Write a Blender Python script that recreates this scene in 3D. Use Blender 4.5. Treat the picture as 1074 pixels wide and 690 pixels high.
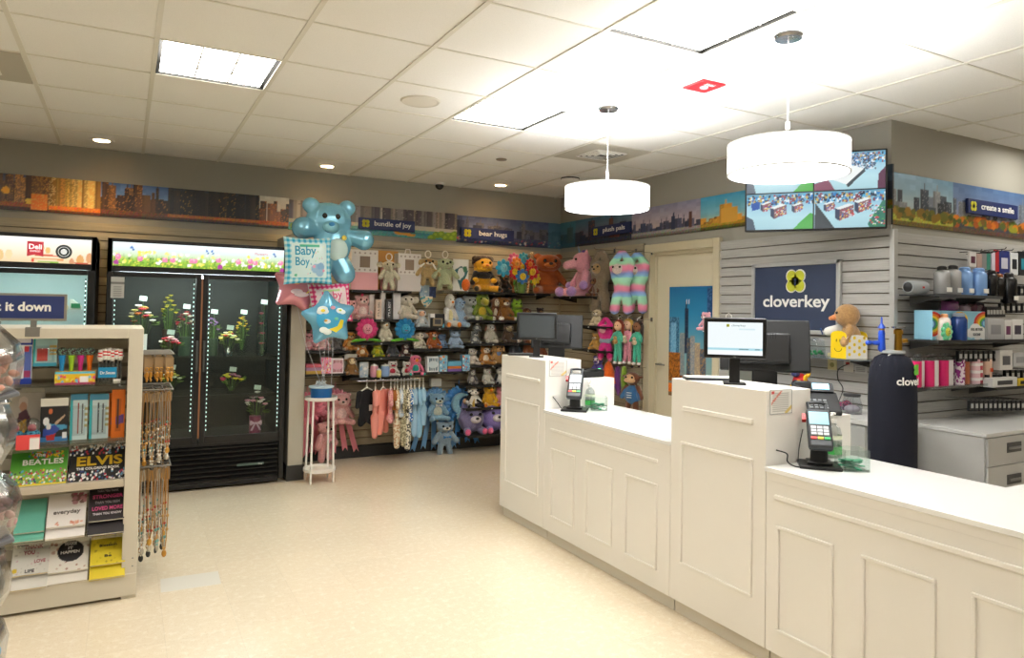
import bpy, bmesh, math, random
import numpy as np
from mathutils import Vector, Matrix, Euler
random.seed(7)
PI = math.pi
for o in list(bpy.data.objects): bpy.data.objects.remove(o)
SC = bpy.context.scene
COL = SC.collection

# ------------------------------------------------------------------ camera
FPX, YAW, PITCH, ROLL, SHY, CAMH = 743.114, 0.49999, 0.02591, 0.01753, -40.48, 1.50
CEIL = 2.808
_F = Vector((math.sin(YAW)*math.cos(PITCH), math.cos(YAW)*math.cos(PITCH), math.sin(PITCH)))
_R = Vector((math.cos(YAW), -math.sin(YAW), 0)); _U = _R.cross(_F)
_R2 = math.cos(ROLL)*_R + math.sin(ROLL)*_U; _U2 = -math.sin(ROLL)*_R + math.cos(ROLL)*_U
cd = bpy.data.cameras.new('camera'); cam = bpy.data.objects.new('camera', cd); COL.objects.link(cam)
cd.sensor_width = 36; cd.lens = FPX*36/1074; cd.shift_y = SHY/1074; cd.clip_start = .05
M = Matrix((_R2, _U2, -_F)).transposed().to_4x4(); M.translation = (0, 0, CAMH)
cam.matrix_world = M; SC.camera = cam

def ray(u, v): return _F + (u-537)/FPX*_R2 - (v-345-SHY)/FPX*_U2
def at(u, v, X=None, Y=None, Z=None):
    """the point of a wall, shelf or floor plane that is seen at a spot of the photograph"""
    r = ray(u, v)
    s = X/r.x if X is not None else Y/r.y if Y is not None else (Z-CAMH)/r.z
    return Vector((0, 0, CAMH)) + r*s

# ------------------------------------------------------------------ world, exposure
w = bpy.data.worlds.new('world'); SC.world = w; w.use_nodes = True
w.node_tree.nodes['Background'].inputs[0].default_value = (1, .93, .82, 1)
w.node_tree.nodes['Background'].inputs[1].default_value = .05
SC.view_settings.view_transform = 'Standard'; SC.view_settings.look = 'None'
SC.view_settings.gamma = 1; SC.view_settings.use_curve_mapping = False
SC.view_settings.exposure = 0.0
SC.cycles.transparent_max_bounces = 32

# ------------------------------------------------------------------ materials
def lin(c):
    if isinstance(c, str):
        c = c.lstrip('#'); c = [int(c[i:i+2], 16)/255 for i in (0, 2, 4)]
    return tuple(x/12.92 if x <= .04045 else ((x+.055)/1.055)**2.4 for x in c)
_M = {}
def mat(col, rough=.5, metal=0, kind='', emit=0, alpha=None, scale=60, col2=None, bump=0, coat=0):
    key = (str(col), rough, metal, kind, emit, alpha, scale, str(col2), bump, coat)
    if key in _M: return _M[key]
    m = bpy.data.materials.new(kind or 'surface'); m.use_nodes = True; nt = m.node_tree; N = nt.nodes; L = nt.links
    b = N['Principled BSDF']; c = lin(col)
    b.inputs['Base Color'].default_value = (*c, 1); b.inputs['Roughness'].default_value = rough
    b.inputs['Metallic'].default_value = metal
    if coat: b.inputs['Coat Weight'].default_value = coat; b.inputs['Coat Roughness'].default_value = .08
    tc = N.new('ShaderNodeTexCoord')
    def noise(s, d=2, r=.5):
        n = N.new('ShaderNodeTexNoise'); n.inputs['Scale'].default_value = s; n.inputs['Detail'].default_value = d
        n.inputs['Roughness'].default_value = r; L.new(tc.outputs['Object'], n.inputs['Vector']); return n
    def mix(fac, a, bb):
        x = N.new('ShaderNodeMix'); x.data_type = 'RGBA'; x.inputs[6].default_value = (*a, 1); x.inputs[7].default_value = (*bb, 1)
        L.new(fac, x.inputs[0]); return x.outputs[2]
    def ramp(src, p0, p1):
        r = N.new('ShaderNodeMapRange'); r.inputs[1].default_value = p0; r.inputs[2].default_value = p1
        L.new(src, r.inputs[0]); return r.outputs[0]
    def dobump(src, st, dist=.002):
        bp = N.new('ShaderNodeBump'); bp.inputs['Strength'].default_value = st; bp.inputs['Distance'].default_value = dist
        L.new(src, bp.inputs['Height']); L.new(bp.outputs[0], b.inputs['Normal'])
    if kind == 'fur':
        n = noise(90, 3, .7); c2 = lin(col2) if col2 else tuple(x*.72 for x in c)
        L.new(mix(ramp(n.outputs[0], .35, .65), c2, c), b.inputs['Base Color'])
        b.inputs['Sheen Weight'].default_value = .35; b.inputs['Roughness'].default_value = .95; dobump(n.outputs[0], .7, .006)
    elif kind == 'spots':
        v = N.new('ShaderNodeTexVoronoi'); v.inputs['Scale'].default_value = scale; L.new(tc.outputs['Object'], v.inputs['Vector'])
        L.new(mix(ramp(v.outputs['Distance'], .38, .42), lin(col2), c), b.inputs['Base Color'])
        b.inputs['Roughness'].default_value = .9
    elif kind == 'patches':
        n = noise(scale, 1)
        L.new(mix(ramp(n.outputs[0], .5, .53), c, lin(col2)), b.inputs['Base Color']); b.inputs['Roughness'].default_value = .9
    elif kind == 'rainbow':
        s = N.new('ShaderNodeSeparateXYZ'); L.new(tc.outputs['Object'], s.inputs[0])
        n = noise(9, 2); a = N.new('ShaderNodeMath'); a.operation = 'MULTIPLY_ADD'; a.inputs[1].default_value = .05
        L.new(n.outputs[0], a.inputs[0]); L.new(s.outputs[2], a.inputs[2])
        f = N.new('ShaderNodeMath'); f.operation = 'MULTIPLY'; f.inputs[1].default_value = 1/.19; L.new(a.outputs[0], f.inputs[0])
        g = N.new('ShaderNodeMath'); g.operation = 'FRACT'; L.new(f.outputs[0], g.inputs[0])
        r = N.new('ShaderNodeValToRGB'); L.new(g.outputs[0], r.inputs[0]); e = r.color_ramp.elements
        e[0].position = 0; e[0].color = (*lin('#8fd0e8'), 1); e[1].position = .22; e[1].color = (*lin('#90a4e0'), 1)
        for p_, q in ((.36, '#e889a8'), (.55, '#ef8fae'), (.68, '#a8dfb4'), (.85, '#a9e4c4')):
            z = e.new(p_); z.color = (*lin(q), 1)
        L.new(r.outputs[0], b.inputs['Base Color']); b.inputs['Roughness'].default_value = .95
        dobump(noise(90, 3, .7).outputs[0], .7, .006)
    elif kind == 'floor':
        br = N.new('ShaderNodeTexBrick'); br.offset = 0; br.squash = 1
        br.inputs['Scale'].default_value = 1; br.inputs['Brick Width'].default_value = .3048; br.inputs['Row Height'].default_value = .3048
        br.inputs['Mortar Size'].default_value = .0011; br.inputs['Mortar Smooth'].default_value = .3
        br.inputs['Color1'].default_value = (*c, 1); br.inputs['Color2'].default_value = (*(x*.955 for x in c), 1)
        br.inputs['Mortar'].default_value = (*(x*.86 for x in c), 1)
        mp = N.new('ShaderNodeMapping'); mp.inputs['Location'].default_value = (-.2, -.154, 0)
        L.new(tc.outputs['Object'], mp.inputs[0]); L.new(mp.outputs[0], br.inputs['Vector'])
        n = noise(130, 4, .75); n2 = noise(28, 4, .7)
        m1 = N.new('ShaderNodeMix'); m1.data_type = 'RGBA'; m1.inputs[7].default_value = (*lin('#c7a87e'), 1)
        L.new(br.outputs[0], m1.inputs[6]); L.new(ramp(n.outputs[0], .56, .74), m1.inputs[0])
        m2 = N.new('ShaderNodeMix'); m2.data_type = 'RGBA'; m2.inputs[7].default_value = (*lin('#f3ead8'), 1)
        L.new(m1.outputs[2], m2.inputs[6]); L.new(ramp(n2.outputs[0], .5, .8), m2.inputs[0])
        L.new(m2.outputs[2], b.inputs['Base Color'])
        n3 = noise(1.3, 3); r3 = N.new('ShaderNodeMapRange'); r3.inputs[3].default_value = .13; r3.inputs[4].default_value = .27
        L.new(n3.outputs[0], r3.inputs[0]); L.new(r3.outputs[0], b.inputs['Roughness'])
    elif kind == 'tile':
        n = noise(220, 3, .8); L.new(mix(ramp(n.outputs[0], .3, .5), tuple(x*.9 for x in c), c), b.inputs['Base Color']); dobump(n.outputs[0], .25)
    elif kind == 'paint':
        n = noise(140, 3); dobump(n.outputs[0], .08); n2 = noise(1.5, 2)
        L.new(mix(n2.outputs[0], tuple(x*.96 for x in c), c), b.inputs['Base Color'])
    elif kind == 'wood':
        mp = N.new('ShaderNodeMapping'); mp.inputs['Scale'].default_value = (1.5, 1.5, 40); L.new(tc.outputs['Object'], mp.inputs[0])
        n = N.new('ShaderNodeTexNoise'); n.inputs['Scale'].default_value = 3; n.inputs['Detail'].default_value = 5; L.new(mp.outputs[0], n.inputs['Vector'])
        L.new(mix(ramp(n.outputs[0], .3, .7), tuple(x*.84 for x in c), tuple(min(1, x*1.06) for x in c)), b.inputs['Base Color'])
    elif kind == 'attr' or kind == 'screen':
        a = N.new('ShaderNodeAttribute'); a.attribute_name = 'Col'
        if kind == 'attr': L.new(a.outputs['Color'], b.inputs['Base Color'])
        else:
            b.inputs['Base Color'].default_value = (.01, .01, .01, 1)
            L.new(a.outputs['Color'], b.inputs['Emission Color']); b.inputs['Emission Strength'].default_value = emit
    elif kind == 'glass':
        # thin clear pane: mostly transparent with a fresnel reflection
        o_ = N['Material Output']; t = N.new('ShaderNodeBsdfTransparent'); g = N.new('ShaderNodeBsdfGlossy')
        t.inputs[0].default_value = (*c, 1); g.inputs['Roughness'].default_value = rough
        fr = N.new('ShaderNodeLayerWeight'); fr.inputs[0].default_value = .5; pw = N.new('ShaderNodeMath'); pw.operation = 'POWER'; pw.inputs[1].default_value = 4
        L.new(fr.outputs['Facing'], pw.inputs[0])
        mx = N.new('ShaderNodeMixShader'); ad = N.new('ShaderNodeMath'); ad.operation = 'MULTIPLY_ADD'; ad.inputs[1].default_value = .7; ad.inputs[2].default_value = .022+(alpha or 0)
        L.new(pw.outputs[0], ad.inputs[0]); L.new(ad.outputs[0], mx.inputs[0]); L.new(t.outputs[0], mx.inputs[1]); L.new(g.outputs[0], mx.inputs[2])
        L.new(mx.outputs[0], o_.inputs['Surface'])
    elif bump:
        dobump(noise(scale, 3).outputs[0], bump)
    if kind == 'screen' or kind == 'glass': pass
    elif emit:
        b.inputs['Emission Color'].default_value = (*c, 1); b.inputs['Emission Strength'].default_value = emit
    if kind == 'shade':
        b.inputs['Transmission Weight'].default_value = 0
    _M[key] = m; return m
def fur(c, c2=None): return mat(c, kind='fur', col2=c2)
BLACK = mat('#08080a', .38); BLKM = mat('#0a0a0b', .6); WHITE = mat('#ece9e2', .45); CHROME = mat('#b8b8ba', .22, 1)
GLASS = mat('#f4f8f6', .03, kind='glass', alpha=.02); CLEAR = mat('#eef2f4', .08, kind='glass', alpha=.10)
PRINT = mat('#ffffff', .55, kind='attr'); GREY = mat('#8b8b88', .5); DARK = mat('#2a2826', .6)
EYE = mat('#050505', .12); WHTP = mat('#f2f0ea', .6); NAVY = mat('#1c2a5e', .45)

# ------------------------------------------------------------------ mesh builder
class MB:
    def __init__(s): s.v = []; s.f = []; s.m = []; s.cm = 0
    def add(s, vs, fs):
        k = len(s.v); s.v += [tuple(x) for x in vs]; s.f += [tuple(i+k for i in f) for f in fs]; s.m += [s.cm]*len(fs); return s
    def mi(s, i): s.cm = i; return s
    def box(s, c, d, R=None):
        x, y, z = d[0]/2, d[1]/2, d[2]/2
        vs = [Vector((a*x, b*y, e*z)) for a in (-1, 1) for b in (-1, 1) for e in (-1, 1)]
        if R is not None: vs = [R @ q for q in vs]
        c = Vector(c); return s.add([q+c for q in vs], [(0, 1, 3, 2), (4, 6, 7, 5), (0, 4, 5, 1), (2, 3, 7, 6), (0, 2, 6, 4), (1, 5, 7, 3)])
    def bx(s, x0, x1, y0, y1, z0, z1): return s.box(((x0+x1)/2, (y0+y1)/2, (z0+z1)/2), (abs(x1-x0), abs(y1-y0), abs(z1-z0)))
    def rev(s, c, prof, n=20, ax=(0, 0, 1), sx=1, cap=True):
        """profile (r, h) turned about an axis through c"""
        a = Vector(ax).normalized(); t = a.orthogonal().normalized(); u = a.cross(t); c = Vector(c); vs = []; fs = []
        for r, h in prof:
            for i in range(n):
                th = 2*PI*i/n; vs.append(c + a*h + (t*math.cos(th)*sx + u*math.sin(th))*max(r, 1e-5))
        for j in range(len(prof)-1):
            for i in range(n): fs.append((j*n+i, j*n+(i+1) % n, (j+1)*n+(i+1) % n, (j+1)*n+i))
        if cap and prof[0][0] > 1e-4: fs.append(tuple(range(n))[::-1])
        if cap and prof[-1][0] > 1e-4: fs.append(tuple(range((len(prof)-1)*n, len(prof)*n)))
        return s.add(vs, fs)
    def cyl(s, p0, p1, r0, r1=None, n=14):
        p0, p1 = Vector(p0), Vector(p1); return s.rev(p0, [(r0, 0), (r0 if r1 is None else r1, (p1-p0).length)], n, p1-p0)
    def ell(s, c, r, R=None, nu=14, nv=9):
        c = Vector(c); r = (r, r, r) if not hasattr(r, '__len__') else r; vs = [Vector((0, 0, r[2]))]; fs = []
        for j in range(1, nv):
            a = PI*j/nv
            for i in range(nu): b = 2*PI*i/nu; vs.append(Vector((r[0]*math.sin(a)*math.cos(b), r[1]*math.sin(a)*math.sin(b), r[2]*math.cos(a))))
        vs.append(Vector((0, 0, -r[2]))); e = len(vs)-1
        for i in range(nu): fs += [(0, 1+i, 1+(i+1) % nu), (e, e-nu+(i+1) % nu, e-nu+i)]
        for j in range(nv-2):
            for i in range(nu): a0 = 1+j*nu; fs.append((a0+i, a0+nu+i, a0+nu+(i+1) % nu, a0+(i+1) % nu))
        if R is not None: vs = [R @ q for q in vs]
        return s.add([q+c for q in vs], fs)
    def limb(s, p0, p1, r0, r1, n=10):
        p0, p1 = Vector(p0), Vector(p1); L = (p1-p0).length; pr = []
        for k in range(5): a = PI/2*k/4; pr.append((r0*math.sin(a), -r0*math.cos(a)))
        for k in range(5): a = PI/2*k/4; pr.append((r1*math.cos(a), L+r1*math.sin(a)))
        return s.rev(p0, pr, n, p1-p0)
    def tube(s, pts, r, n=7, closed=False):
        pts = [Vector(p) for p in pts]; vs = []; fs = []; m = len(pts); prev = None
        for i, p in enumerate(pts):
            a = pts[(i+1) % m] if (closed or i < m-1) else p; b = pts[i-1] if (closed or i > 0) else p
            t = (a-b).normalized()
            if prev is None: nrm = t.orthogonal().normalized()
            else: nrm = (prev - t*prev.dot(t)).normalized()
            prev = nrm; bn = t.cross(nrm); rr = r[i] if hasattr(r, '__len__') else r
            for k in range(n): th = 2*PI*k/n; vs.append(p+(nrm*math.cos(th)+bn*math.sin(th))*rr)
        for i in range(m if closed else m-1):
            j = (i+1) % m
            for k in range(n): fs.append((i*n+k, i*n+(k+1) % n, j*n+(k+1) % n, j*n+k))
        if not closed: fs += [tuple(range(n))[::-1], tuple(range((m-1)*n, m*n))]
        return s.add(vs, fs)
    def prism(s, poly, th, o=(0, 0, 0), R=(1, 0, 0), U=(0, 0, 1)):
        """2D outline (right, up) given a thickness th along right x up"""
        o, R, U = Vector(o), Vector(R).normalized(), Vector(U).normalized(); Nn = R.cross(U); n = len(poly)
        vs = [o+R*x+U*y - Nn*th/2 for x, y in poly] + [o+R*x+U*y + Nn*th/2 for x, y in poly]
        fs = [tuple(range(n))[::-1], tuple(range(n, 2*n))] + [(i, (i+1) % n, n+(i+1) % n, n+i) for i in range(n)]
        return s.add(vs, fs)
    def pillow(s, poly, th, o=(0, 0, 0), R=(1, 0, 0), U=(0, 0, 1), rings=6):
        """puffed cushion from an outline"""
        o, R, U = Vector(o), Vector(R).normalized(), Vector(U).normalized(); Nn = R.cross(U); n = len(poly)
        cx = sum(p[0] for p in poly)/n; cy = sum(p[1] for p in poly)/n
        for sg in (-1, 1):
            vs = []; fs = []
            for k in range(rings):
                t = k/rings; h = th/2*math.sqrt(max(0, 1-(1-t)**2.2)); q = 1-t
                for x, y in poly: vs.append(o+R*(cx+(x-cx)*q)+U*(cy+(y-cy)*q)+Nn*sg*h)
            vs.append(o+R*cx+U*cy+Nn*sg*th/2)
            for k in range(rings-1):
                for i in range(n): f = (k*n+i, k*n+(i+1) % n, (k+1)*n+(i+1) % n, (k+1)*n+i); fs.append(f if sg > 0 else f[::-1])
            for i in range(n): f = ((rings-1)*n+i, (rings-1)*n+(i+1) % n, rings*n); fs.append(f if sg > 0 else f[::-1])
            s.add(vs, fs)
        return s
    def mesh(s, name, mats, smooth=True):
        me = bpy.data.meshes.new(name); me.from_pydata(s.v, [], s.f); me.polygons.foreach_set('material_index', s.m)
        for m in (mats if isinstance(mats, (list, tuple)) else [mats]): me.materials.append(m)
        bm = bmesh.new(); bm.from_mesh(me); bmesh.ops.recalc_face_normals(bm, faces=bm.faces); bm.to_mesh(me); bm.free()
        if smooth: me.polygons.foreach_set('use_smooth', [True]*len(me.polygons)); me.set_sharp_from_angle(angle=math.radians(38))
        me.update(); return me
    def build(s, name, mats, parent=None, bevel=0, smooth=True, loc=None, rz=0, remesh=0, **tg):
        me = s.mesh(name, mats, smooth)
        if remesh: me = voxel(me, remesh)
        o = bpy.data.objects.new(name, me); COL.objects.link(o); o.parent = parent
        if loc is not None: o.location = loc
        if rz: o.rotation_euler.z = rz
        if bevel:
            b = o.modifiers.new('bevel', 'BEVEL'); b.width = bevel; b.segments = 2; b.limit_method = 'ANGLE'; b.angle_limit = math.radians(40)
        for k, v in tg.items(): o[k] = v
        return o
def voxel(me, vs):
    o = bpy.data.objects.new('t', me); COL.objects.link(o); r = o.modifiers.new('r', 'REMESH'); r.mode = 'VOXEL'; r.voxel_size = vs
    sm = o.modifiers.new('s', 'SMOOTH'); sm.factor = .6; sm.iterations = 3
    dg = bpy.context.evaluated_depsgraph_get(); n = bpy.data.meshes.new_from_object(o.evaluated_get(dg))
    n.polygons.foreach_set('use_smooth', [True]*len(n.polygons)); n.materials.clear(); n.materials.append(me.materials[0])
    bpy.data.objects.remove(o); return n
def thing(name, label, cat, loc=(0, 0, 0), rz=0, group=None):
    o = bpy.data.objects.new(name, None); COL.objects.link(o); o.location = loc; o.rotation_euler = (0, 0, rz)
    o.empty_display_size = .1; return tag(o, label, cat, group)
def tag(o, label, cat, group=None):
    o['label'] = label; o['category'] = cat
    if group: o['group'] = group
    return o
def struct(name, mb, m, parent=None, **k):
    o = mb.build(name, m, parent, **k)
    if parent is None: o['kind'] = 'structure'
    return o
def dup(root, loc, rz=None, label=None, group=None):
    r = root.copy(); COL.objects.link(r); r.location = loc
    if rz is not None: r.rotation_euler.z = rz
    if label: r['label'] = label
    if group: r['group'] = group
    for ch in list(root.children):
        c = ch.copy(); COL.objects.link(c); c.parent = r
        for g in list(ch.children): d = g.copy(); COL.objects.link(d); d.parent = c
    return r
def pic(name, arr, o, R, U, w, h, parent=None, m=None, th=0):
    """a printed picture: a grid of coloured vertices on a flat sheet"""
    H, W = arr.shape[:2]; o, R, U = Vector(o), Vector(R).normalized(), Vector(U).normalized()
    me = bpy.data.meshes.new(name)
    xs = np.linspace(0, w, W); ys = np.linspace(h, 0, H); g = np.array(o)[None, None]+xs[None, :, None]*np.array(R)+ys[:, None, None]*np.array(U)
    idx = np.arange(H*W).reshape(H, W); f = np.stack([idx[1:, :-1], idx[1:, 1:], idx[:-1, 1:], idx[:-1, :-1]], -1).reshape(-1, 4)
    me.from_pydata(g.reshape(-1, 3).tolist(), [], f.tolist())
    a = np.clip(arr.reshape(-1, 3), 0, 1); l = np.where(a <= .04045, a/12.92, ((a+.055)/1.055)**2.4)
    at_ = me.color_attributes.new('Col', 'FLOAT_COLOR', 'POINT'); at_.data.foreach_set('color', np.concatenate([l, np.ones((len(l), 1))], 1).ravel())
    me.materials.append(m or PRINT); me.update(); ob = bpy.data.objects.new(name, me); COL.objects.link(ob); ob.parent = parent; return ob
def text(name, s, o, R, U, h, m, parent=None, bold=.0, align='CENTER', width=None, th=.001):
    c = bpy.data.curves.new(name, 'FONT'); c.body = s; c.size = 1; c.offset = bold; c.align_x = align; c.extrude = .5; c.resolution_u = 3
    t = bpy.data.objects.new(name, c); COL.objects.link(t)
    dg = bpy.context.evaluated_depsgraph_get(); me = bpy.data.meshes.new_from_object(t.evaluated_get(dg)); bpy.data.objects.remove(t)
    R, U = Vector(R).normalized(), Vector(U).normalized(); Nn = R.cross(U); xs = [v.co.x for v in me.vertices] or [0, 1]
    sx = h if width is None else width/(max(xs)-min(xs))
    for v in me.vertices: v.co = Vector(o)+R*v.co.x*sx+U*v.co.y*h+Nn*(v.co.z*th*2)
    me.materials.clear(); me.materials.append(m); ob = bpy.data.objects.new(name, me); COL.objects.link(ob); ob.parent = parent; return ob
XA, YA, ZA = Vector((1, 0, 0)), Vector((0, 1, 0)), Vector((0, 0, 1))
# ---- small raster helpers for printed pictures (a = rows x cols x rgb, sRGB 0..1)
def hexa(c): c = c.lstrip('#'); return np.array([int(c[i:i+2], 16)/255 for i in (0, 2, 4)])
def grad(H, W, *cols):
    cs = [hexa(c) for c in cols]; t = np.linspace(0, len(cs)-1, H); out = np.zeros((H, W, 3))
    for i, x in enumerate(t): k = min(int(x), len(cs)-2); out[i] = cs[k]*(1-(x-k))+cs[k+1]*(x-k)
    return out
def poly(a, pts, col):
    H, W = a.shape[:2]; yy, xx = np.mgrid[0:H, 0:W]; ins = np.zeros((H, W), bool); n = len(pts)
    for i in range(n):
        x0, y0 = pts[i][0]*W, pts[i][1]*H; x1, y1 = pts[(i+1) % n][0]*W, pts[(i+1) % n][1]*H
        if y0 == y1: continue
        c = ((y0 > yy) != (y1 > yy)) & (xx < (x1-x0)*(yy-y0)/(y1-y0)+x0); ins ^= c
    a[ins] = hexa(col) if isinstance(col, str) else col
def disc(a, x, y, r, col, asp=None):
    H, W = a.shape[:2]; yy, xx = np.mgrid[0:H, 0:W]; s = r*H; a[((xx-x*W)**2+(yy-y*H)**2) < s*s] = hexa(col)
def skyline(W, H, sky, pal, seed, base=.85, lo=.2, hi=.8, lit=None, ground=None, dense=1.0, win=.5):
    r = np.random.RandomState(seed); a = grad(H, W, *sky); a += (r.rand(H//4+1, W//6+1, 1).repeat(4, 0).repeat(6, 1)[:H, :W]-.5)*.06
    x = -3
    for layer in range(2):
        x = -3
        while x < W:
            wd = r.randint(max(2, H//9), max(4, H//3)); ht = (lo+(hi-lo)*r.rand()**1.6)*(1 if layer else .8)
            if r.rand() < dense:
                c = hexa(pal[r.randint(len(pal))])*(.8+.35*r.rand()); t = int(H*(base-ht)); b = int(H*base); x0, x1 = max(0, x), max(0, min(W, x+wd)); t = max(0, t)
                a[t:b, x0:x1] = c
                a[t:b, x0:max(x0, x0+wd//3)] *= .82
                if lit is not None:
                    m = r.rand(max(0, b-t), max(0, x1-x0)) < win*.3; sub = a[t:b, x0:x1]; sub[m] = sub[m]*.45+.55*hexa(lit[r.randint(len(lit))])
                if ht > hi*.7 and x0 < W: a[max(0, t-H//8):t, min(W-1, x0+wd//2)] = c
            x += int(wd*(.6+.7*r.rand()))
    b = int(H*base)
    if ground:
        for i in range(b, H): a[i] = hexa(ground[min(len(ground)-1, (i-b)*len(ground)//max(1, H-b))])
        n = r.rand(H-b, W, 3); a[b:] = np.clip(a[b:]+(n-.5)*.18, 0, 1)
    return np.clip(a, 0, 1)
# ================================================================== SETTING
WALLP = mat('#a3a095', .75, kind='paint'); SLAT = mat('#b2b0ab', .5, kind='wood'); SLATW = mat('#b5a98f', .5, kind='wood')
XR, XRS, YB, YBS, YC = 4.46, 4.43, 7.0, 6.95, 2.92
XL, XE, YF = -4.5, 8.0, -3.5
struct('floor', MB().bx(XL, XE, YF, YB+.1, -.05, 0), mat('#e9dac0', .2, kind='floor'))
tl = MB().bx(0, .29, 0, .2, 0, .0008); struct('trim_1', tl, mat('#e4dfd4', .2), loc=(.206, 4.11, 0), rz=-.03)
# ceiling with lay-in grid: tiles 0.61 m; lamps and vents sit in named cells
GX, GY, G = .105, 3.902, .61
TROFF = [(0, 0), (3, 0), (3, -3), (0, -3), (-3, 0), (-3, -3), (0, -6), (3, -6), (-3, -6), (6, -6), (9, -3), (9, -6)]
VENTS = [(5, 1), (-2, 1)]
cm = MB(); holes = set(TROFF)
DOWN = [at(107, 147, Z=CEIL), at(343, 174, Z=CEIL), at(525, 194, Z=CEIL), Vector((-2.02, 6.62, CEIL))]
DCELL = {(int((p.x-GX)//G), int((p.y-GY)//G)): p for p in DOWN}
i0, i1 = int((XL-GX)/G)-1, int((XE-GX)/G)+1; j0, j1 = int((YF-GY)/G)-1, int((YB-GY)/G)+1
for i in range(i0, i1+1):
    for j in range(j0, j1+1):
        if (i, j) in holes: continue
        p = DCELL.get((i, j))
        x0, x1 = max(XL, GX+i*G), min(XE, GX+(i+1)*G); y0, y1 = max(YF, GY+j*G), min(YB, GY+(j+1)*G)
        if p is not None:
            a, b, c_, d_ = p.x-.061, p.x+.061, p.y-.061, p.y+.061
            cm.bx(x0, a, y0, y1, CEIL, CEIL+.015).bx(b, x1, y0, y1, CEIL, CEIL+.015).bx(a, b, y0, c_, CEIL, CEIL+.015).bx(a, b, d_, y1, CEIL, CEIL+.015); continue
        if x1 > x0 and y1 > y0: cm.bx(x0, x1, y0, y1, CEIL, CEIL+.015)
struct('ceiling', cm, mat('#f2f0ea', .9, kind='tile'), smooth=False)
gm = MB()
for i in range(i0, i1+2):
    x = GX+i*G
    if XL < x < XE: gm.bx(x-.012, x+.012, YF, YB, CEIL-.006, CEIL+.0005)
for j in range(j0, j1+2):
    y = GY+j*G
    if YF < y < YB: gm.bx(XL, XE, y-.006, y+.006, CEIL-.004, CEIL+.0003)
struct('trim_2', gm, mat('#e0dccf', .55), smooth=False)
struct('trim_3', MB().bx(XL, XE, YF, YB, CEIL+.35, CEIL+.4), mat('#55504a', .9))
struct('wall_back', MB().bx(XL, XR+.1, YB, YB+.12, 0, CEIL+.35), WALLP)
DY0, DY1, DZ = 4.50, 5.33, 2.06          # door opening in the right wall
wr = MB().bx(XR, XR+.14, DY1, YB, 0, CEIL+.35).bx(XR, XR+.14, YC, DY0, 0, CEIL+.35).bx(XR, XR+.14, DY0, DY1, DZ, CEIL+.35)
struct('wall_right', wr, WALLP)
struct('wall_corner', MB().bx(XR+.14, XE, YC, YC+.12, 0, CEIL+.35), WALLP)
WP2 = mat('#cfccc4', .75, kind='paint')
struct('wall_left', MB().bx(XL-.1, XL, YF, YB, 0, CEIL+.35), WP2)
struct('wall_front', MB().bx(XL, XE, YF-.1, YF, 0, CEIL+.35), WP2)
struct('wall_far', MB().bx(XE, XE+.1, YF, YC+.12, 0, CEIL+.35), WP2)
# slatwall boards with open grooves
def slat(name, a, b, z0, z1, m, nrm, pitch=.0762):
    """boards from a to b (2D), front face at a-b, thickness going back along -nrm"""
    a, b, n = Vector((*a, 0)), Vector((*b, 0)), Vector((*nrm, 0)); d = (b-a); L = d.length; d.normalize(); mb = MB(); z = z1
    ang = math.atan2(d.y, d.x); R = Matrix.Rotation(ang, 3, 'Z')
    while z > z0+.01:
        h = min(pitch-.0085, z-z0); c = (a+b)/2-n*.008; mb.box((c.x, c.y, z-h/2), (L, .016, h), R); z -= pitch
    o = struct(name, mb, m)
    c = (a+b)/2-n*.019; g = MB().box((c.x, c.y, (z0+z1)/2), (L, .006, z1-z0), R).build('groove_backing', mat('#665d4e', .7), o)
    return o
slat('trim_4', (XL, YBS), (XRS, YBS), .12, 2.165, SLATW, (0, -1))
slat('trim_5', (XRS, 5.45), (XRS, YBS-.001), .12, 2.16, SLATW, (-1, 0))
slat('trim_6', (XRS, YC-.02), (XRS, DY0-.07), .05, 2.10, SLAT, (-1, 0))
slat('trim_7', (XRS+.03, YC-.021), (XE, YC-.021), .05, 2.055, SLAT, (0, -1))
struct('trim_8', MB().bx(XRS-.012, XRS+.03, YC-.05, YC-.015, 0, 2.07), mat('#b4b4b0', .35, .3), bevel=.003)
struct('trim_9', MB().bx(XL, 1.38, 6.955, YB, 2.165, 2.215), WALLP)
# cove base
BASE = mat('#2b2a28', .5)
struct('baseboard_back', MB().bx(1.41, XRS, YBS-.03, YBS, 0, .115), BASE)
struct('baseboard_right', MB().bx(XRS-.02, XRS, 5.45, YBS-.03, 0, .115).bx(XRS-.012, XRS, YC, DY0-.08, 0, .1), BASE)
struct('baseboard_corner', MB().bx(XRS, XE, YC-.036, YC-.022, 0, .1), BASE)
# short wing wall beside the flower cooler
struct('wall_wing', MB().bx(1.255, 1.385, 6.235, YBS, 0, 2.12), mat('#b4ad9d', .7, kind='paint'), bevel=.004)
struct('baseboard_wing', MB().bx(1.247, 1.393, 6.227, 6.95, 0, .13), BASE)
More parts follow.
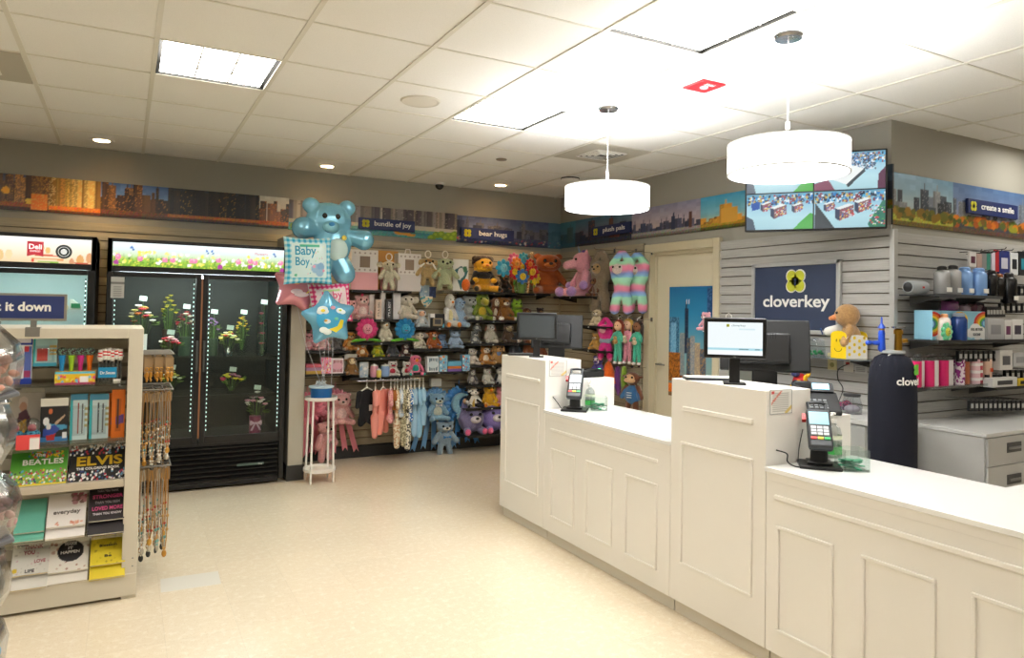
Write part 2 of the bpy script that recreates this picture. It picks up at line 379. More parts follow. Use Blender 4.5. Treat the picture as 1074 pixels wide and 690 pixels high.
# door
DW = mat('#d9cfb4', .5); DF = mat('#cfc4a6', .45)
d = struct('door_1', MB().bx(XR+.03, XR+.07, DY0+.015, DY1-.015, .01, DZ-.015), DW)
f = MB().bx(XR-.045, XR+.14, DY0-.07, DY0+.002, 0, DZ+.08).bx(XR-.045, XR+.14, DY1-.002, DY1+.09, 0, DZ+.08).bx(XR-.045, XR+.14, DY0, DY1, DZ, DZ+.08)
f.build('door_frame', DF, d, bevel=.006)
MB().bx(XR+.02, XR+.05, DY1-.03, DY1, 0, DZ).bx(XR+.0, XR+.03, DY0, DY1, DZ-.03, DZ).build('door_stop', DF, d)
MB().limb((XR-.03, DY1-.09, 1.0), (XR-.03, DY1-.20, 1.0), .009, .009).cyl((XR+.03, DY1-.09, 1.0), (XR-.03, DY1-.09, 1.0), .011).build('door_handle', CHROME, d)
# poster on the door
a = grad(100, 62, '#1f6a9c', '#2f86b4', '#6aa9c0', '#8fb0b0', '#7c5a3a')
r_ = np.random.RandomState(3)
def tower(a, x0, x1, y0, y1, c, wc=None, p=.25):
    H, W = a.shape[:2]; X0, X1, Y0, Y1 = int(x0*W), int(x1*W), int(y0*H), int(y1*H); a[Y0:Y1, X0:X1] = hexa(c)
    if wc: m = r_.rand(Y1-Y0, X1-X0) < p; a[Y0:Y1, X0:X1][m] = .5*hexa(wc)+.5*hexa(c)
tower(a, .38, .46, .2, .6, '#1d2c44', '#3a4a66'); tower(a, .40, .43, .14, .2, '#26354c'); a[12:16, 25] = 1; a[12:16, 28] = 1
tower(a, .0, .25, .28, .62, '#2c5a7c', '#7fc0e0', .3); tower(a, .06, .18, .33, .8, '#6fa8cc', '#b0d8f0', .3)
tower(a, .27, .38, .42, .85, '#7d8c92', '#b8b09a', .3); tower(a, .42, .5, .46, .82, '#4a5560', '#c08a50', .2); tower(a, .5, .6, .44, .8, '#8d949a', '#d8c8a8', .3)
tower(a, .6, .72, .5, .85, '#a89884', '#e8c890', .3); tower(a, .72, .85, .55, .8, '#56606c', '#d89850', .3); tower(a, .86, .97, .02, .6, '#274a78', '#5590c8', .3)
tower(a, 0, .28, .6, .86, '#7a4a20', '#ff9a30', .5); tower(a, .28, 1, .8, .88, '#5a3420', '#ff8c28', .5); tower(a, .42, .56, .78, .95, '#3c2420', '#b05020', .3)
tower(a, .55, .9, .84, .97, '#34445c', '#6a8098', .2); tower(a, 0, .42, .88, .96, '#d05818', '#ffa838', .5); tower(a, .1, 1, .95, 1, '#402418', '#e08028', .3)
pw = .80; p = at(703, 301, X=XR+.03); q = at(752, 408, X=XR+.03)
y0, y1 = 4.55, p.y; z1 = p.z
pr = MB().bx(XR+.022, XR+.03, y0, y1, .72, z1).build('door_poster', mat('#2f6a90', .3)); tag(pr, 'tall blue and orange city skyline poster on the cream door', 'poster')
pic('poster_print', a, (XR+.0215, y1, .72), -YA, ZA, y1-y0, z1-.72, pr, mat('#ffffff', .25, kind='attr'))

# ---------------------------------------------------------------- murals round the walls
def mural(name, label, a_, b_, z0, z1, arr, nrm, tf=None):
    a_, b_, n = Vector((*a_, 0)), Vector((*b_, 0)), Vector((*nrm, 0)); R = (b_-a_).normalized(); c = (a_+b_)/2
    ang = math.atan2(R.y, R.x); o = MB().box((c.x, c.y, (z0+z1)/2), ((b_-a_).length, .012, z1-z0), Matrix.Rotation(ang, 3, 'Z')).build(name, mat('#30343c', .5))
    tag(o, label, 'mural', 'skyline mural panels under the ceiling')
    s = a_+n*.0066; pic('mural_print', arr, (s.x, s.y, z0), R, ZA, (b_-a_).length, z1-z0, o, mat('#ffffff', .3, kind='attr')); return o
Zt, Zb = 2.512, 2.222
def X_(u, v=215): return at(u, v, Y=YB-.02).x
night = ['#2a1c1c', '#4a3020', '#1c1620', '#5c4028', '#38241c']
def cpt(*arrs): return np.concatenate(arrs, 1)
nH = 34
n0 = skyline(40, nH, ['#6a6470', '#8a8078'], ['#57504c', '#6a625c', '#3a3230'], 1, .8, .7, 1, ['#201c1c', '#c8b8a0'], ['#3c2820', '#5a3820'], 1, 1.2)
n0b = skyline(46, nH, ['#3a4458', '#705838'], ['#6a4a30', '#7a5634', '#4a3020'], 2, .78, .6, 1, ['#a87838', '#e0a048', '#3a2418'], ['#8a4820', '#3a2018'], 1, 1.2)
n0c = skyline(46, nH, ['#c8a860', '#b08848'], ['#d8b060', '#c09848', '#a87838'], 3, .8, .8, 1, ['#f0d890', '#806030'], ['#d07028', '#5a3018'], 1, 1)
n1 = skyline(64, nH, ['#3a5a90', '#6a88b0', '#50402c'], night, 5, .82, .4, .95, ['#c88838', '#6a4828'], ['#5a3420', '#2a1a14'], .8, .5)
n2 = skyline(96, nH, ['#1c2430', '#302828'], ['#14141c', '#1e1a1e', '#2a2020', '#101018'], 6, .8, .7, 1, ['#c89030', '#503820', '#2a2420'], ['#a05820', '#48281a', '#182028'], 1, .25)
n3 = skyline(34, nH, ['#b8b8b0', '#c8a888'], ['#403028', '#6a4430'], 7, .8, .3, .9, ['#e08030'], ['#a04c20', '#303028'], .7, .4)
# orange bridge houses and lamp glow
disc(n0b, .2, .45, .1, '#ff9a2a'); disc(n0b, .62, .7, .08, '#ffb040'); tower(n0b, .68, .98, .5, .95, '#d8742a', '#ffc060', .2); poly(n0, [(.42, .1), (.8, .3), (.8, 1), (.36, 1), (.36, .3)], '#2a2220')
tower(n0, .35, .85, .45, 1, '#4a2a20', '#6a4030', .2)
mural('skyline_mural', 'night skyline mural panel with amber lit towers above the coolers', (X_(-60), YB-.007), (1.36, YB-.007), Zb+.01, Zt+.012, np.clip(cpt(n0, n0b, n0c, n1, n2, n3)*1.2, 0, 1), (0, -1))
day = ['#8a8280', '#a89c90', '#6c6468', '#c0b4a4', '#585058', '#98887c']
d1 = skyline(46, nH, ['#7ca0c4', '#a8b8c0'], day, 11, .62, .6, .9, ['#403c40', '#c8bca8'], ['#b0a088', '#4a9088', '#3f8c8c', '#58a098'], 1, .16)
d2 = skyline(110, nH, ['#7498c8', '#a4b4c4'], day, 12, .6, .6, .9, ['#48444c', '#d8ccb8'], ['#d0c4a8', '#68a49c', '#3f8f94', '#4c9c98'], 1, .16)
poly(d2, [(.3, .5), (.96, .58), (1, .7), (.3, .6)], '#c8c0b0'); poly(d2, [(.42, .78), (.62, .84), (.6, .93), (.44, .88)], '#d89020')
for x, y in ((.8, .82), (.85, .78), (.92, .8), (.97, .76), (.89, .9), (.76, .92), (.95, .9)): disc(d2, x, y, .12, '#7a9a2c'); disc(d2, x-.01, y-.03, .05, '#9cb83c')
for x, y in ((.1, .84), (.25, .8), (.4, .9), (.55, .88)): disc(d1, x, y, .11, '#6c8c2c')
xm = X_(480)
mural('skyline_mural', 'daytime river mural panel with an orange boat behind bundle of joy', (1.36, YB-.007), (xm, YB-.007), Zb, Zt, cpt(d1, d2), (0, -1))
d3 = skyline(110, nH, ['#4e5a80', '#787e9c', '#9a98a4'], ['#3c4058', '#54566c', '#686a7c', '#7c7880'], 14, .72, .15, .6, ['#9a98a0', '#2c3048'], ['#4a506c', '#3c4664', '#2c3856'], .9, .3)
r_ = np.random.RandomState(5)
for k in range(40): x = r_.rand(); disc(d3, x, .72+.2*r_.rand(), .03, ['#e8e4e0', '#d04040', '#c8b090'][k % 3])
d3[:, 95:] = d3[:, 95:]*.4+hexa('#4c93a8')*.55
mural('skyline_mural', 'dusky lakefront mural panel behind the bear hugs sign', (xm, YB-.007), (XR, YB-.007), Zb-.015, Zt-.01, d3, (0, -1))
def Y_(u, v=240): return at(u, v, X=XR-.02).y
e1 = skyline(110, nH, ['#3c6c84', '#6a6878', '#a87868'], ['#20283c', '#2c2a38', '#5c3028', '#383848'], 21, .85, .15, .75, ['#c85830', '#403848'], ['#28384c', '#302c34'], .85, .3)
e1[:, :26] = e1[:, :26]*.5+hexa('#3f8fa4')*.5
ya, yb_, yc = YB-.02, Y_(662), Y_(734)
mural('skyline_mural', 'dusk skyline mural panel behind the plush pals sign', (XR-.007, ya), (XR-.007, yb_), Zb-.01, Zt-.005, e1, (-1, 0))
e2 = skyline(96, nH, ['#8a8aa8', '#b8a8b0', '#d8b8a0'], ['#38405c', '#4a4c64', '#5c586c'], 23, .82, .08, .36, ['#8880a0'], ['#9c9890', '#7a7468', '#5c544c'], .9, .2)
poly(e2, [(.60, .82), (.60, .4), (.615, .4), (.618, .12), (.622, .4), (.632, .05), (.637, .4), (.65, .4), (.65, .82)], '#28304c'); poly(e2, [(.84, .8), (.84, .34), (.88, .34), (.88, .8)], '#5c3a30')
mural('skyline_mural', 'pale pink skyline mural panel left of the orange evening panel', (XR-.007, yb_), (XR-.007, yc), Zb-.01, Zt-.005, e2, (-1, 0))
e3 = skyline(70, nH, ['#3f9cc4', '#7cb8c8', '#e8c878'], ['#b07830', '#d89838', '#70501c'], 25, .82, .1, .5, ['#f0c050'], ['#a88428', '#5c5a20', '#3c4018'], .8, .3)
poly(e3, [(.22, .8), (.22, .4), (.4, .4), (.4, .8)], '#d8a040'); poly(e3, [(.58, .8), (.58, .25), (.63, .25), (.63, .8)], '#28505c')
mural('skyline_mural', 'blue sky and golden towers mural panel left of the television', (XR-.007, yc), (XR-.007, 3.6), Zb-.01, Zt-.005, e3, (-1, 0))
e4 = skyline(70, nH, ['#30404c', '#50606c'], ['#28303c', '#3c4048'], 27, .8, .3, .8, None, ['#6a5a20', '#4c6020'], .8)
mural('skyline_mural', 'dark skyline mural panel partly hidden behind the television', (XR-.007, 3.6), (XR-.007, YC-.02), Zb-.01, Zt-.005, e4, (-1, 0))
def Xc(u, v=230): return at(u, v, Y=YC-.01).x
def park(W, seed, sky, trees, lawn):
    a = skyline(W, nH+6, sky, ['#4c5460', '#6c7480', '#38404c', '#8a8c90'], seed, .72, .1, .62, ['#b8b8b8'], lawn, .55, .3); r = np.random.RandomState(seed)
    for k in range(W): disc(a, r.rand(), .68+.12*r.rand(), .05+.04*r.rand(), trees[r.randint(len(trees))])
    return a
zz0, zz1 = 2.105, 2.455
mural('skyline_mural', 'park and grey towers mural panel at the wall corner', (XR+.0, YC-.007), (Xc(999), YC-.007), zz0, zz1, park(66, 31, ['#6a98b8', '#a8c0c8', '#d8d4c8'], ['#6a6a28', '#8a6a20', '#4c5420', '#a07828'], ['#9aa83c', '#b8b848', '#6c5a2c']), (0, -1))
mural('skyline_mural', 'autumn park mural panel behind the create a smile sign', (Xc(999), YC-.007), (7.0, YC-.007), zz0, zz1, park(150, 33, ['#4c6c98', '#7c88a8', '#b0a0a8'], ['#a84c1c', '#c8701c', '#8a8c28', '#6c4c20', '#4c5c28'], ['#5c3c28', '#38404c', '#5c4438']), (0, -1))
# small blue signs on the murals
def clover(mb, c, R, U, s, th=.004):
    for sx in (-1, 1):
        for sy in (-1, 1):
            pts = []
            for k in range(14):
                t = 2*PI*k/14; rr = s*.30*(1+.16*math.cos(3*t+PI)*0+.0); pts.append((sx*s*.235+rr*math.cos(t), sy*s*.235+rr*math.sin(t)))
            mb.prism(pts, th, c, R, U)
    mb.prism([(-.2*s, -.2*s), (.2*s, -.2*s), (.2*s, .2*s), (-.2*s, .2*s)], th, c, R, U)
YEL = mat('#d8d02c', .5); LIME = mat('#b8c030', .5)
def keyhole(mb, c, R, U, s, th): mb.prism([(s*.1*math.cos(2*PI*k/12), s*.05+s*.1*math.sin(2*PI*k/12)) for k in range(12)], th, c, R, U).prism([(-.04*s, .05*s), (.04*s, .05*s), (.07*s, -.25*s), (-.07*s, -.25*s)], th, c, R, U)
def banner(label, words, c, R, w, h, fr=.66):
    R = Vector(R).normalized(); n = R.cross(ZA); ang = math.atan2(R.y, R.x)
    o = MB().box((0, 0, 0), (w, .02, h)).build('category_sign', NAVY, None, bevel=.002, loc=c, rz=ang); tag(o, label, 'sign', 'navy category signs on the murals')
    mb = MB(); clover(mb, Vector((-w*.5+h*.62, -.0115, 0)), XA, ZA, h*.62, .003); mb.build('clover_badge', YEL, o)
    mb = MB(); keyhole(mb, Vector((-w*.5+h*.62, -.0145, 0)), XA, ZA, h*.5, .003); mb.build('keyhole_mark', NAVY, o)
    text('sign_lettering', words, (h*.5, -.011, -h*.13), XA, ZA, h*.60, WHTP, o, bold=.012, width=w*fr); return o
p = at(406, 236, Y=YB-.03); banner('navy sign lettered bundle of joy on the river mural', 'bundle of joy', p, XA, at(433, 238, Y=YB-.03).x-at(374, 235, Y=YB-.03).x, .115)
p = at(511.5, 246, Y=YB-.03); banner('navy sign lettered bear hugs on the lakefront mural', 'bear hugs', p, XA, at(539, 246, Y=YB-.03).x-at(483.5, 244, Y=YB-.03).x, .125, .53)
p = at(641, 241, X=XR-.03); banner('navy sign lettered plush pals on the dusk mural', 'plush pals', p, -YA, abs(at(660, 238, X=XR-.03).y-at(620, 241, X=XR-.03).y), .11, .56)
p = at(1041, 219.5, Y=YC-.03); banner('navy sign lettered create a smile on the autumn park mural', 'create a smile', p, XA, at(1067, 221, Y=YC-.03).x-at(1015, 217, Y=YC-.03).x, .105)

# ---------------------------------------------------------------- ceiling lights and fittings
DIFF = mat('#fdf9f0', .5, emit=15); LV = mat('#f4f0e6', .4, emit=.8); FRM = mat('#1a1916', .5)
tr = thing('ceiling_light', 'recessed square ceiling light above the left aisle with visible louvre panes', 'ceiling light', (GX+G/2, GY+G/2, CEIL), 0, 'recessed square ceiling lights')
MB().bx(-.3, .3, -.3, .3, .07, .08).bx(-.3, -.294, -.3, .3, 0, .08).bx(.294, .3, -.3, .3, 0, .08).bx(-.3, .3, -.3, -.294, 0, .08).bx(-.3, .3, .294, .3, 0, .08).build('housing', FRM, tr)
MB().bx(-.272, .272, -.288, .288, .012, .018).build('diffuser', DIFF, tr)
lv = MB()
for x in (-.09, .09): lv.bx(x-.004, x+.004, -.288, .288, .004, .012)
for y in (-.1, .1): lv.bx(-.272, .272, y-.004, y+.004, .004, .012)
lv.build('louvre', mat('#a8a498', .5), tr)
labs = {(3, 0): 'bright recessed square ceiling light in the middle, between the speaker and the near pendant', (3, -3): 'largest bright square ceiling light at the top edge beside the near pendant'}
for c in TROFF[1:]:
    dup(tr, (GX+(c[0]+.5)*G, GY+(c[1]+.5)*G, CEIL), None, labs.get(c, 'recessed square ceiling light above the store area behind the viewer'))
for k, (u, v, L_) in enumerate(((107, 147, 'round recessed downlight nearest the deli cooler'), (343, 174, 'round recessed downlight above the bear balloon'), (525, 194, 'round recessed downlight above the bear hugs sign'), (-200, 110, 'round recessed downlight beyond the left edge'))):
    p = DOWN[k]; dl = thing('downlight', L_, 'downlight', (p.x, p.y, CEIL), 0, 'row of round downlights along the back wall')
    MB().rev((0, 0, -.006), [(.058, .01), (.06, 0), (.088, 0), (.092, .006)], 28, cap=False).build('trim_ring', WHTP, dl)
    MB().rev((0, 0, 0), [(.0595, 0), (.0595, .10), (.0, .10)], 28, cap=False).build('can', mat('#c8c4bc', .4), dl)
    MB().rev((0, 0, .085), [(.0, 0), (.055, 0)], 24).build('lens', mat('#ffe2b0', .4, emit=950), dl)
lab = ['drum pendant lamp nearest the viewer, above the near register', 'smaller looking drum pendant lamp farther away, above the far register']
SHADE = mat('#ffffff', .6, emit=1.6)
for k, (u, v) in enumerate(((827, 37), (638, 113))):
    p = at(u, v, Z=CEIL); pd = thing('pendant_lamp', lab[k], 'pendant lamp', (p.x, p.y, CEIL), 0, 'white drum pendant lamps over the counter')
    MB().rev((0, 0, -.02), [(.02, -.004), (.06, 0), (.066, .012), (.06, .02)], 28).build('canopy', CHROME, pd, label='chrome canopy')
    MB().cyl((0, 0, -.02), (0, 0, -.41), .0045).cyl((0, 0, -.41), (0, 0, -.515), .011).cyl((0, 0, -.515), (0, 0, -.67), .004).build('stem', mat('#dcdcdc', .25, .8), pd)
    R0, H0, zt = .27, .142, -.515
    MB().rev((0, 0, zt-H0), [(R0, 0), (R0, H0), (R0-.003, H0), (R0-.003, 0), (R0, 0)], 56, cap=False).build('drum_shade', SHADE, pd)
    MB().rev((0, 0, zt-H0-.002), [(R0-.006, 0), (R0+.002, 0), (R0+.002, .006), (R0-.006, .006), (R0-.006, 0)], 56, cap=False).rev((0, 0, zt-.004), [(R0-.006, 0), (R0+.002, 0), (R0+.002, .006), (R0-.006, .006), (R0-.006, 0)], 56, cap=False).build('shade_rim', mat('#c9c9c6', .4), pd)
    MB().rev((0, 0, zt-H0+.02), [(.0, 0), (R0-.02, 0), (R0-.02, .004), (0, .004)], 48).rev((0, 0, zt-H0+.006), [(0, 0), (.012, .002), (.012, .016)], 16).build('bottom_diffuser', mat('#fbfdff', .6, emit=24), pd)
    MB().rev((0, 0, zt-H0+.05), [(.0, 0), (R0-.03, 0), (R0-.03, .004), (0, .004)], 48).build('upper_diffuser', mat('#fbfdff', .6, emit=50), pd)
    MB().cyl((-R0, 0, zt-.01), (R0, 0, zt-.01), .003).cyl((0, -R0, zt-.01), (0, R0, zt-.01), .003).build('spider', CHROME, pd)
# speaker, vents, smoke detectors, dome cameras, red plate, sprinkler
p = at(441, 106, Z=CEIL); o = thing('ceiling_speaker', 'round white flush ceiling speaker left of the middle light', 'speaker', (p.x, p.y, CEIL))
MB().rev((0, 0, -.009), [(.105, .003), (.118, 0), (.128, .009)], 40, cap=False).build('bezel', mat('#d6d0c2', .5), o); MB().rev((0, 0, -.006), [(0, 0), (.106, 0), (.106, .005), (0, .005)], 36).build('grille', mat('#dcd6c8', .6), o)
for k, c in enumerate(VENTS):
    o = thing('air_vent', ['square louvred air vent behind the far pendant rod', 'square louvred air vent at the left edge of the ceiling'][k], 'vent', (GX+(c[0]+.5)*G, GY+(c[1]+.5)*G, CEIL), 0, 'louvred ceiling vents')
    MB().bx(-.29, .29, -.29, .29, -.008, -.001).build('vent_panel', mat('#bdb7a8', .6), o)
    fr = MB()
    for s in (.15, .115, .08, .045):
        for sg in (-1, 1): fr.box((0, sg*s, -.015), (2*s, .012, .004), Matrix.Rotation(sg*.6, 3, 'X')).box((sg*s, 0, -.015), (.012, 2*s, .004), Matrix.Rotation(-sg*.6, 3, 'Y'))
    fr.build('louvre_blades', mat('#e4e0d6', .5), o); MB().bx(-.15, .15, -.15, .15, -.012, -.009).build('vent_throat', mat('#3a3834', .8), o)
p = at(598, 186, Z=CEIL); o = thing('smoke_detector', 'white disc smoke detector beside the far pendant shade', 'smoke detector', (p.x, p.y, CEIL)); MB().rev((0, 0, -.045), [(.0, 0), (.05, 0), (.085, .018), (.09, .045)], 28).build('cover', WHTP, o); MB().rev((0, 0, -.02), [(.092, 0), (.094, .006), (.092, .012)], 28, cap=False).build('vent_slot', DARK, o)
p = at(526, 167, Z=CEIL); MB().rev((0, 0, -.012), [(.03, 0), (.045, .004), (.05, .012)], 20).build('sprinkler_cap', mat('#857a6c', .4, .6), None, loc=(p.x, p.y, CEIL), label='small round bronze sprinkler cap in a ceiling tile', category='sprinkler')
p = at(461, 192, Z=CEIL); o = thing('dome_camera', 'small dark dome security camera at the back wall ceiling line', 'security camera', (p.x, min(p.y, 6.9), CEIL)); MB().rev((0, 0, -.02), [(.05, 0), (.055, .02)], 24).build('camera_base', WHTP, o); MB().ell((0, 0, -.025), (.046, .046, .045)).build('dome', mat('#1c1a18', .1), o)
a_ = at(718, 90, Z=CEIL); b_ = at(740, 83, Z=CEIL); c_ = at(759, 88, Z=CEIL); d_ = at(737, 96, Z=CEIL); cc = (a_+b_+c_+d_)/4
o = MB().bx(-.085, .085, -.085, .085, -.012, 0).build('alarm_plate', mat('#b3202a', .4), None, bevel=.002, loc=(cc.x, cc.y, CEIL), label='red square fire alarm plate on the ceiling', category='alarm'); MB().rev((0, 0, -.02), [(0, 0), (.02, 0), (.026, .008)], 18).build('strobe', mat('#e0c8c8', .2), o)
text('alarm_lettering', 'FIRE', (0, -.06, -.0125), -XA, YA, .04, WHTP, o)
# ================================================================== SERVICE COUNTER
CW = mat('#efebe4', .38); CT = mat('#f3f3f1', .16, coat=.3); PL = mat('#ddd5c6', .5)
CX = 2.43
def frame(mb, y0, y1, z0, z1, x=CX, w=.014):
    for a, b, c, d in ((y0, y1, z0, z0+w), (y0, y1, z1-w, z1), (y0, y0+w, z0+w, z1-w), (y1-w, y1, z0+w, z1-w)):
        mb.bx(x-.009, x+.002, a, b, c, d)
def pedestal(y0, y1, label):
    t = thing('register_pedestal', label, 'counter', (CX, (y0+y1)/2, 0), 0, 'raised register pedestals of the counter'); h = (y1-y0)/2
    MB().bx(0, .28, -h, h, .075, 1.165).build('pedestal_body', CW, t, bevel=.002)
    MB().bx(.281, .56, -h, h, .075, 1.035).build('equipment_shelf', CW, t, bevel=.002)
    MB().bx(.035, .52, -h+.005, h-.005, 0, .075).build('plinth', PL, t)
    f = MB(); frame(f, -h+.07, h-.075, .262, .862, 0); f.build('panel_moulding', CW, t, bevel=.003)
    MB().bx(-.011, .002, -h+.07, h-.09, 1.012, 1.036).build('rail_moulding', CW, t, bevel=.004); return t
pedestal(2.152, 2.752, 'tall white register pedestal in the middle of the counter carrying the lit display')
pedestal(3.972, 4.585, 'tall white register pedestal at the far end of the counter nearest the plush wall')
def run(y0, y1, panels, label, rail, ret=False):
    t = thing('service_counter', label, 'counter', (CX, 0, 0), 0, 'low panelled sections of the counter')
    MB().bx(0, .03, y0, y1, .075, .826).bx(.5, .56, y0, y1, .075, .826).bx(.03, .5, y0, y0+.02, .075, .826).bx(.03, .5, y1-.02, y1, .075, .826).build('front_panel', CW, t, bevel=.002)
    MB().bx(.035, .52, y0, y1, 0, .075).build('plinth', PL, t)
    m = MB()
    if ret: m.prism([(-.012, y0), (1.9, y0), (1.9, 1.492), (.565, 1.492), (.565, y1), (-.012, y1)], .02, (0, 0, .836), XA, YA)
    else: m.bx(-.012, .565, y0, y1, .826, .846)
    m.build('worktop', CT, t, bevel=.002, label='glossy white worktop')
    MB().bx(-.003, .001, y0+.006, y1-.006, .79, .826).build('edge_trim', CW, t, bevel=.001)
    for a, b in panels: f = MB(); frame(f, a, b, .172, .612, 0); f.build('panel_moulding', CW, t, bevel=.003)
    MB().bx(-.011, .002, rail[0], rail[1], .718, .738).build('rail_moulding', CW, t, bevel=.004)
    if ret: MB().bx(.565, 1.9, .92, .95, .075, .826).bx(.565, 1.9, 1.44, 1.46, .075, .826).bx(1.87, 1.9, .95, 1.44, .075, .826).build('return_panel', CW, t)
    return t
run(2.755, 3.969, [(2.85, 3.115), (3.23, 3.49), (3.615, 3.88)], 'low white counter section between the two tall register pedestals', (2.85, 3.89))
run(.92, 2.149, [(1.82, 2.09), (1.425, 1.70), (1.03, 1.31)], 'low white counter section nearest the viewer, turning the corner at right', (1.02, 2.10), True)

# ------------------------------------------------------------------ register gear
def disp(loc, ang, label, lit):
    t = thing('customer_display', label, 'display', loc, ang, 'customer displays on the register pedestals')
    z = .125
    MB().bx(-.14, .14, -.012, .018, z-.005, z+.185).build('display_housing', BLACK, t, bevel=.006)
    if lit:
        a = np.ones((46, 70, 3))*hexa('#eef6f8'); a[36:39] = hexa('#a8d8e4'); a[39:] = hexa('#f4fafa'); a[9:11, 40:60] = hexa('#d4e8ee'); a[37, 40:52] = hexa('#38606c'); a[37, 60:66] = hexa('#38606c')
        s = pic('screen', a, (-.122, -.0125, z+.012), XA, ZA, .244, .152, t, mat('#ffffff', .2, kind='screen', emit=1.05))
        text('screen_lettering', 'cloverkey', (.015, -.0135, z+.145), XA, ZA, .013, mat('#4c7078', .5), t, width=.062)
        mb = MB(); clover(mb, Vector((-.032, -.0135, z+.149)), XA, ZA, .013, .001); mb.build('clover_logo', LIME, t)
    else: MB().bx(-.122, .122, -.0135, -.012, z+.012, z+.165).build('screen', mat('#3c4042', .25), t)
    text('maker_mark', 'hp', (0, -.0125, z+.0005), XA, ZA, .010, GREY, t)
    MB().bx(-.024, .024, -.0, .02, .0, z+.02).build('pole', BLACK, t, bevel=.003); MB().bx(-.05, .05, -.03, .05, 0, .008).build('display_foot', BLACK, t, bevel=.002); return t
def monitor(loc, ang, label, w=.43, h=.265):
    t = thing('register_monitor', label, 'monitor', loc, ang, 'black register monitors seen from behind')
    R = Matrix.Rotation(math.radians(-14), 3, 'X'); c = Vector((0, .03, .30))
    MB().box(c, (w, .028, h), R).build('monitor_shell', BLKM, t, bevel=.008)
    MB().box(c+R @ Vector((0, -.03, -.02)), (w*.56, .036, h*.6), R).build('rear_housing', BLACK, t, bevel=.012)
    v = MB()
    for k in range(9): v.box(c+R @ Vector((-.05+.0125*k, -.049, .04)), (.004, .002, .03), R)
    v.build('vent_slots', mat('#000000', .8), t)
    MB().bx(-.06, .06, -.01, .03, .01, .22).build('stand_neck', BLACK, t, bevel=.006); MB().bx(-.075, .075, -.06, .07, 0, .014).build('stand_base', BLACK, t, bevel=.005); 
    MB().box(c+R @ Vector((0, .0145, 0)), (w-.03, .002, h-.03), R).build('screen', mat('#202428', .15), t); return t
SH = 1.166; S2 = 1.036
angD = math.radians(-46)   # display front looks towards the shop floor
def at_ang(x, y): return math.atan2(-(-x), y)
disp(at(768, 404, Z=SH)+Vector((.045, .03, 0)), math.radians(-43), 'lit customer display with white screen on the middle pedestal', True)
monitor(Vector((2.825, 2.515, S2)), math.radians(-45), 'black register monitor behind the lit customer display', .43, .265)
disp(Vector((2.53, 4.26, SH)), math.radians(-33), 'customer display with dark grey screen on the far pedestal', False)
monitor(Vector((2.815, 4.45, S2)), math.radians(-36), 'black register monitor on the far pedestal behind the dark display', .38, .255)
# card terminals
def terminal(loc, ang, label, lit):
    t = thing('card_terminal', label, 'card terminal', loc, ang, 'card terminals on counter stands'); R = Matrix.Rotation(math.radians(43), 3, 'X'); t.scale = (1.12,)*3
    MB().bx(-.075, .075, -.07, .07, 0, .012).bx(-.045, .045, -.035, .045, .012, .022).build('stand_base', BLACK, t, bevel=.003)
    MB().cyl((0, .005, .02), (0, .005, .12), .032, .03, 22).build('stand_neck', BLKM, t)
    c = Vector((0, -.0, .140))
    bd = MB().box(c, (.088, .185, .03), R).build('terminal_body', mat('#2c2f33', .4), t, bevel=.01)
    fr = MB(); pts = [c+R @ Vector(q) for q in ((-.03, .09, .0), (-.034, .13, .0), (0, .135, 0), (.034, .13, 0), (.03, .09, 0))]; fr.tube(pts, .007); fr.build('handle_loop', mat('#2c2f33', .4), t)
    MB().box(c+R @ Vector((0, .045, .0155)), (.07, .06, .002), R).build('screen', mat('#7fb4c4' if lit else '#8c9498', .3, emit=.5 if lit else .1), t)
    kp = MB(); 
    for i in range(3):
        for j in range(3): kp.box(c+R @ Vector((-.022+.022*i, -.002-.015*j, .017)), (.018, .011, .004), R)
    kp.build('keypad', mat('#c8ccd0', .5), t)
    for i, q in enumerate(('#d83a30', '#e0c030', '#38b060')): MB().box(c+R @ Vector((-.024+.024*i, -.052, .017)), (.02, .01, .004), R).build('key', mat(q, .4), t)
    MB().box(c+R @ Vector((-.052, .055, 0)), (.014, .03, .018), R).build('card_reader', mat('#c8302c', .4), t); return t
pt = at(858, 489, Z=.846); terminal(pt+Vector((.0, -.005, 0)), math.radians(-46), 'card terminal with bright blue screen on the nearest worktop', True)
pt = at(603, 428, Z=.846); terminal(Vector((2.59, 3.86, .846)), math.radians(-40), 'card terminal with dull grey screen on the far low counter', False)
# cables
def cable(label, pts, r=.003, col=BLACK, name='cable'):
    P = [Vector(p) for p in pts]; out = []
    for i in range(len(P)-1):
        p0 = P[max(0, i-1)]; p1 = P[i]; p2 = P[i+1]; p3 = P[min(len(P)-1, i+2)]
        for k in range(8):
            t = k/8; out.append(.5*((2*p1)+(p2-p0)*t+(2*p0-5*p1+4*p2-p3)*t*t+(3*p1-p0-3*p2+p3)*t**3))
    out.append(P[-1]); return tag(MB().tube(out, r, 6).build(name, col, None), label, 'cable')
a0 = at(814, 472, Y=2.149); cable('black cable from the middle pedestal side to the bright card terminal', [a0, a0+Vector((.02, -.04, -.01)), at(826, 484, Z=.86), at(834, 489, Z=.852), pt*0+at(846, 490, Z=.851)])
b0 = at(580, 416, Y=3.969); cable('black cable from the far pedestal side to the dull card terminal', [b0, b0+Vector((.02, -.03, -.04)), at(590, 429, Z=.853), at(600, 431, Z=.851)])
cable('thin black cord hanging from the bright card terminal to its stand', [at(842, 450, Y=2.06), at(838, 470, Y=2.06), at(837, 486, Z=.852)], .002, name='cord')
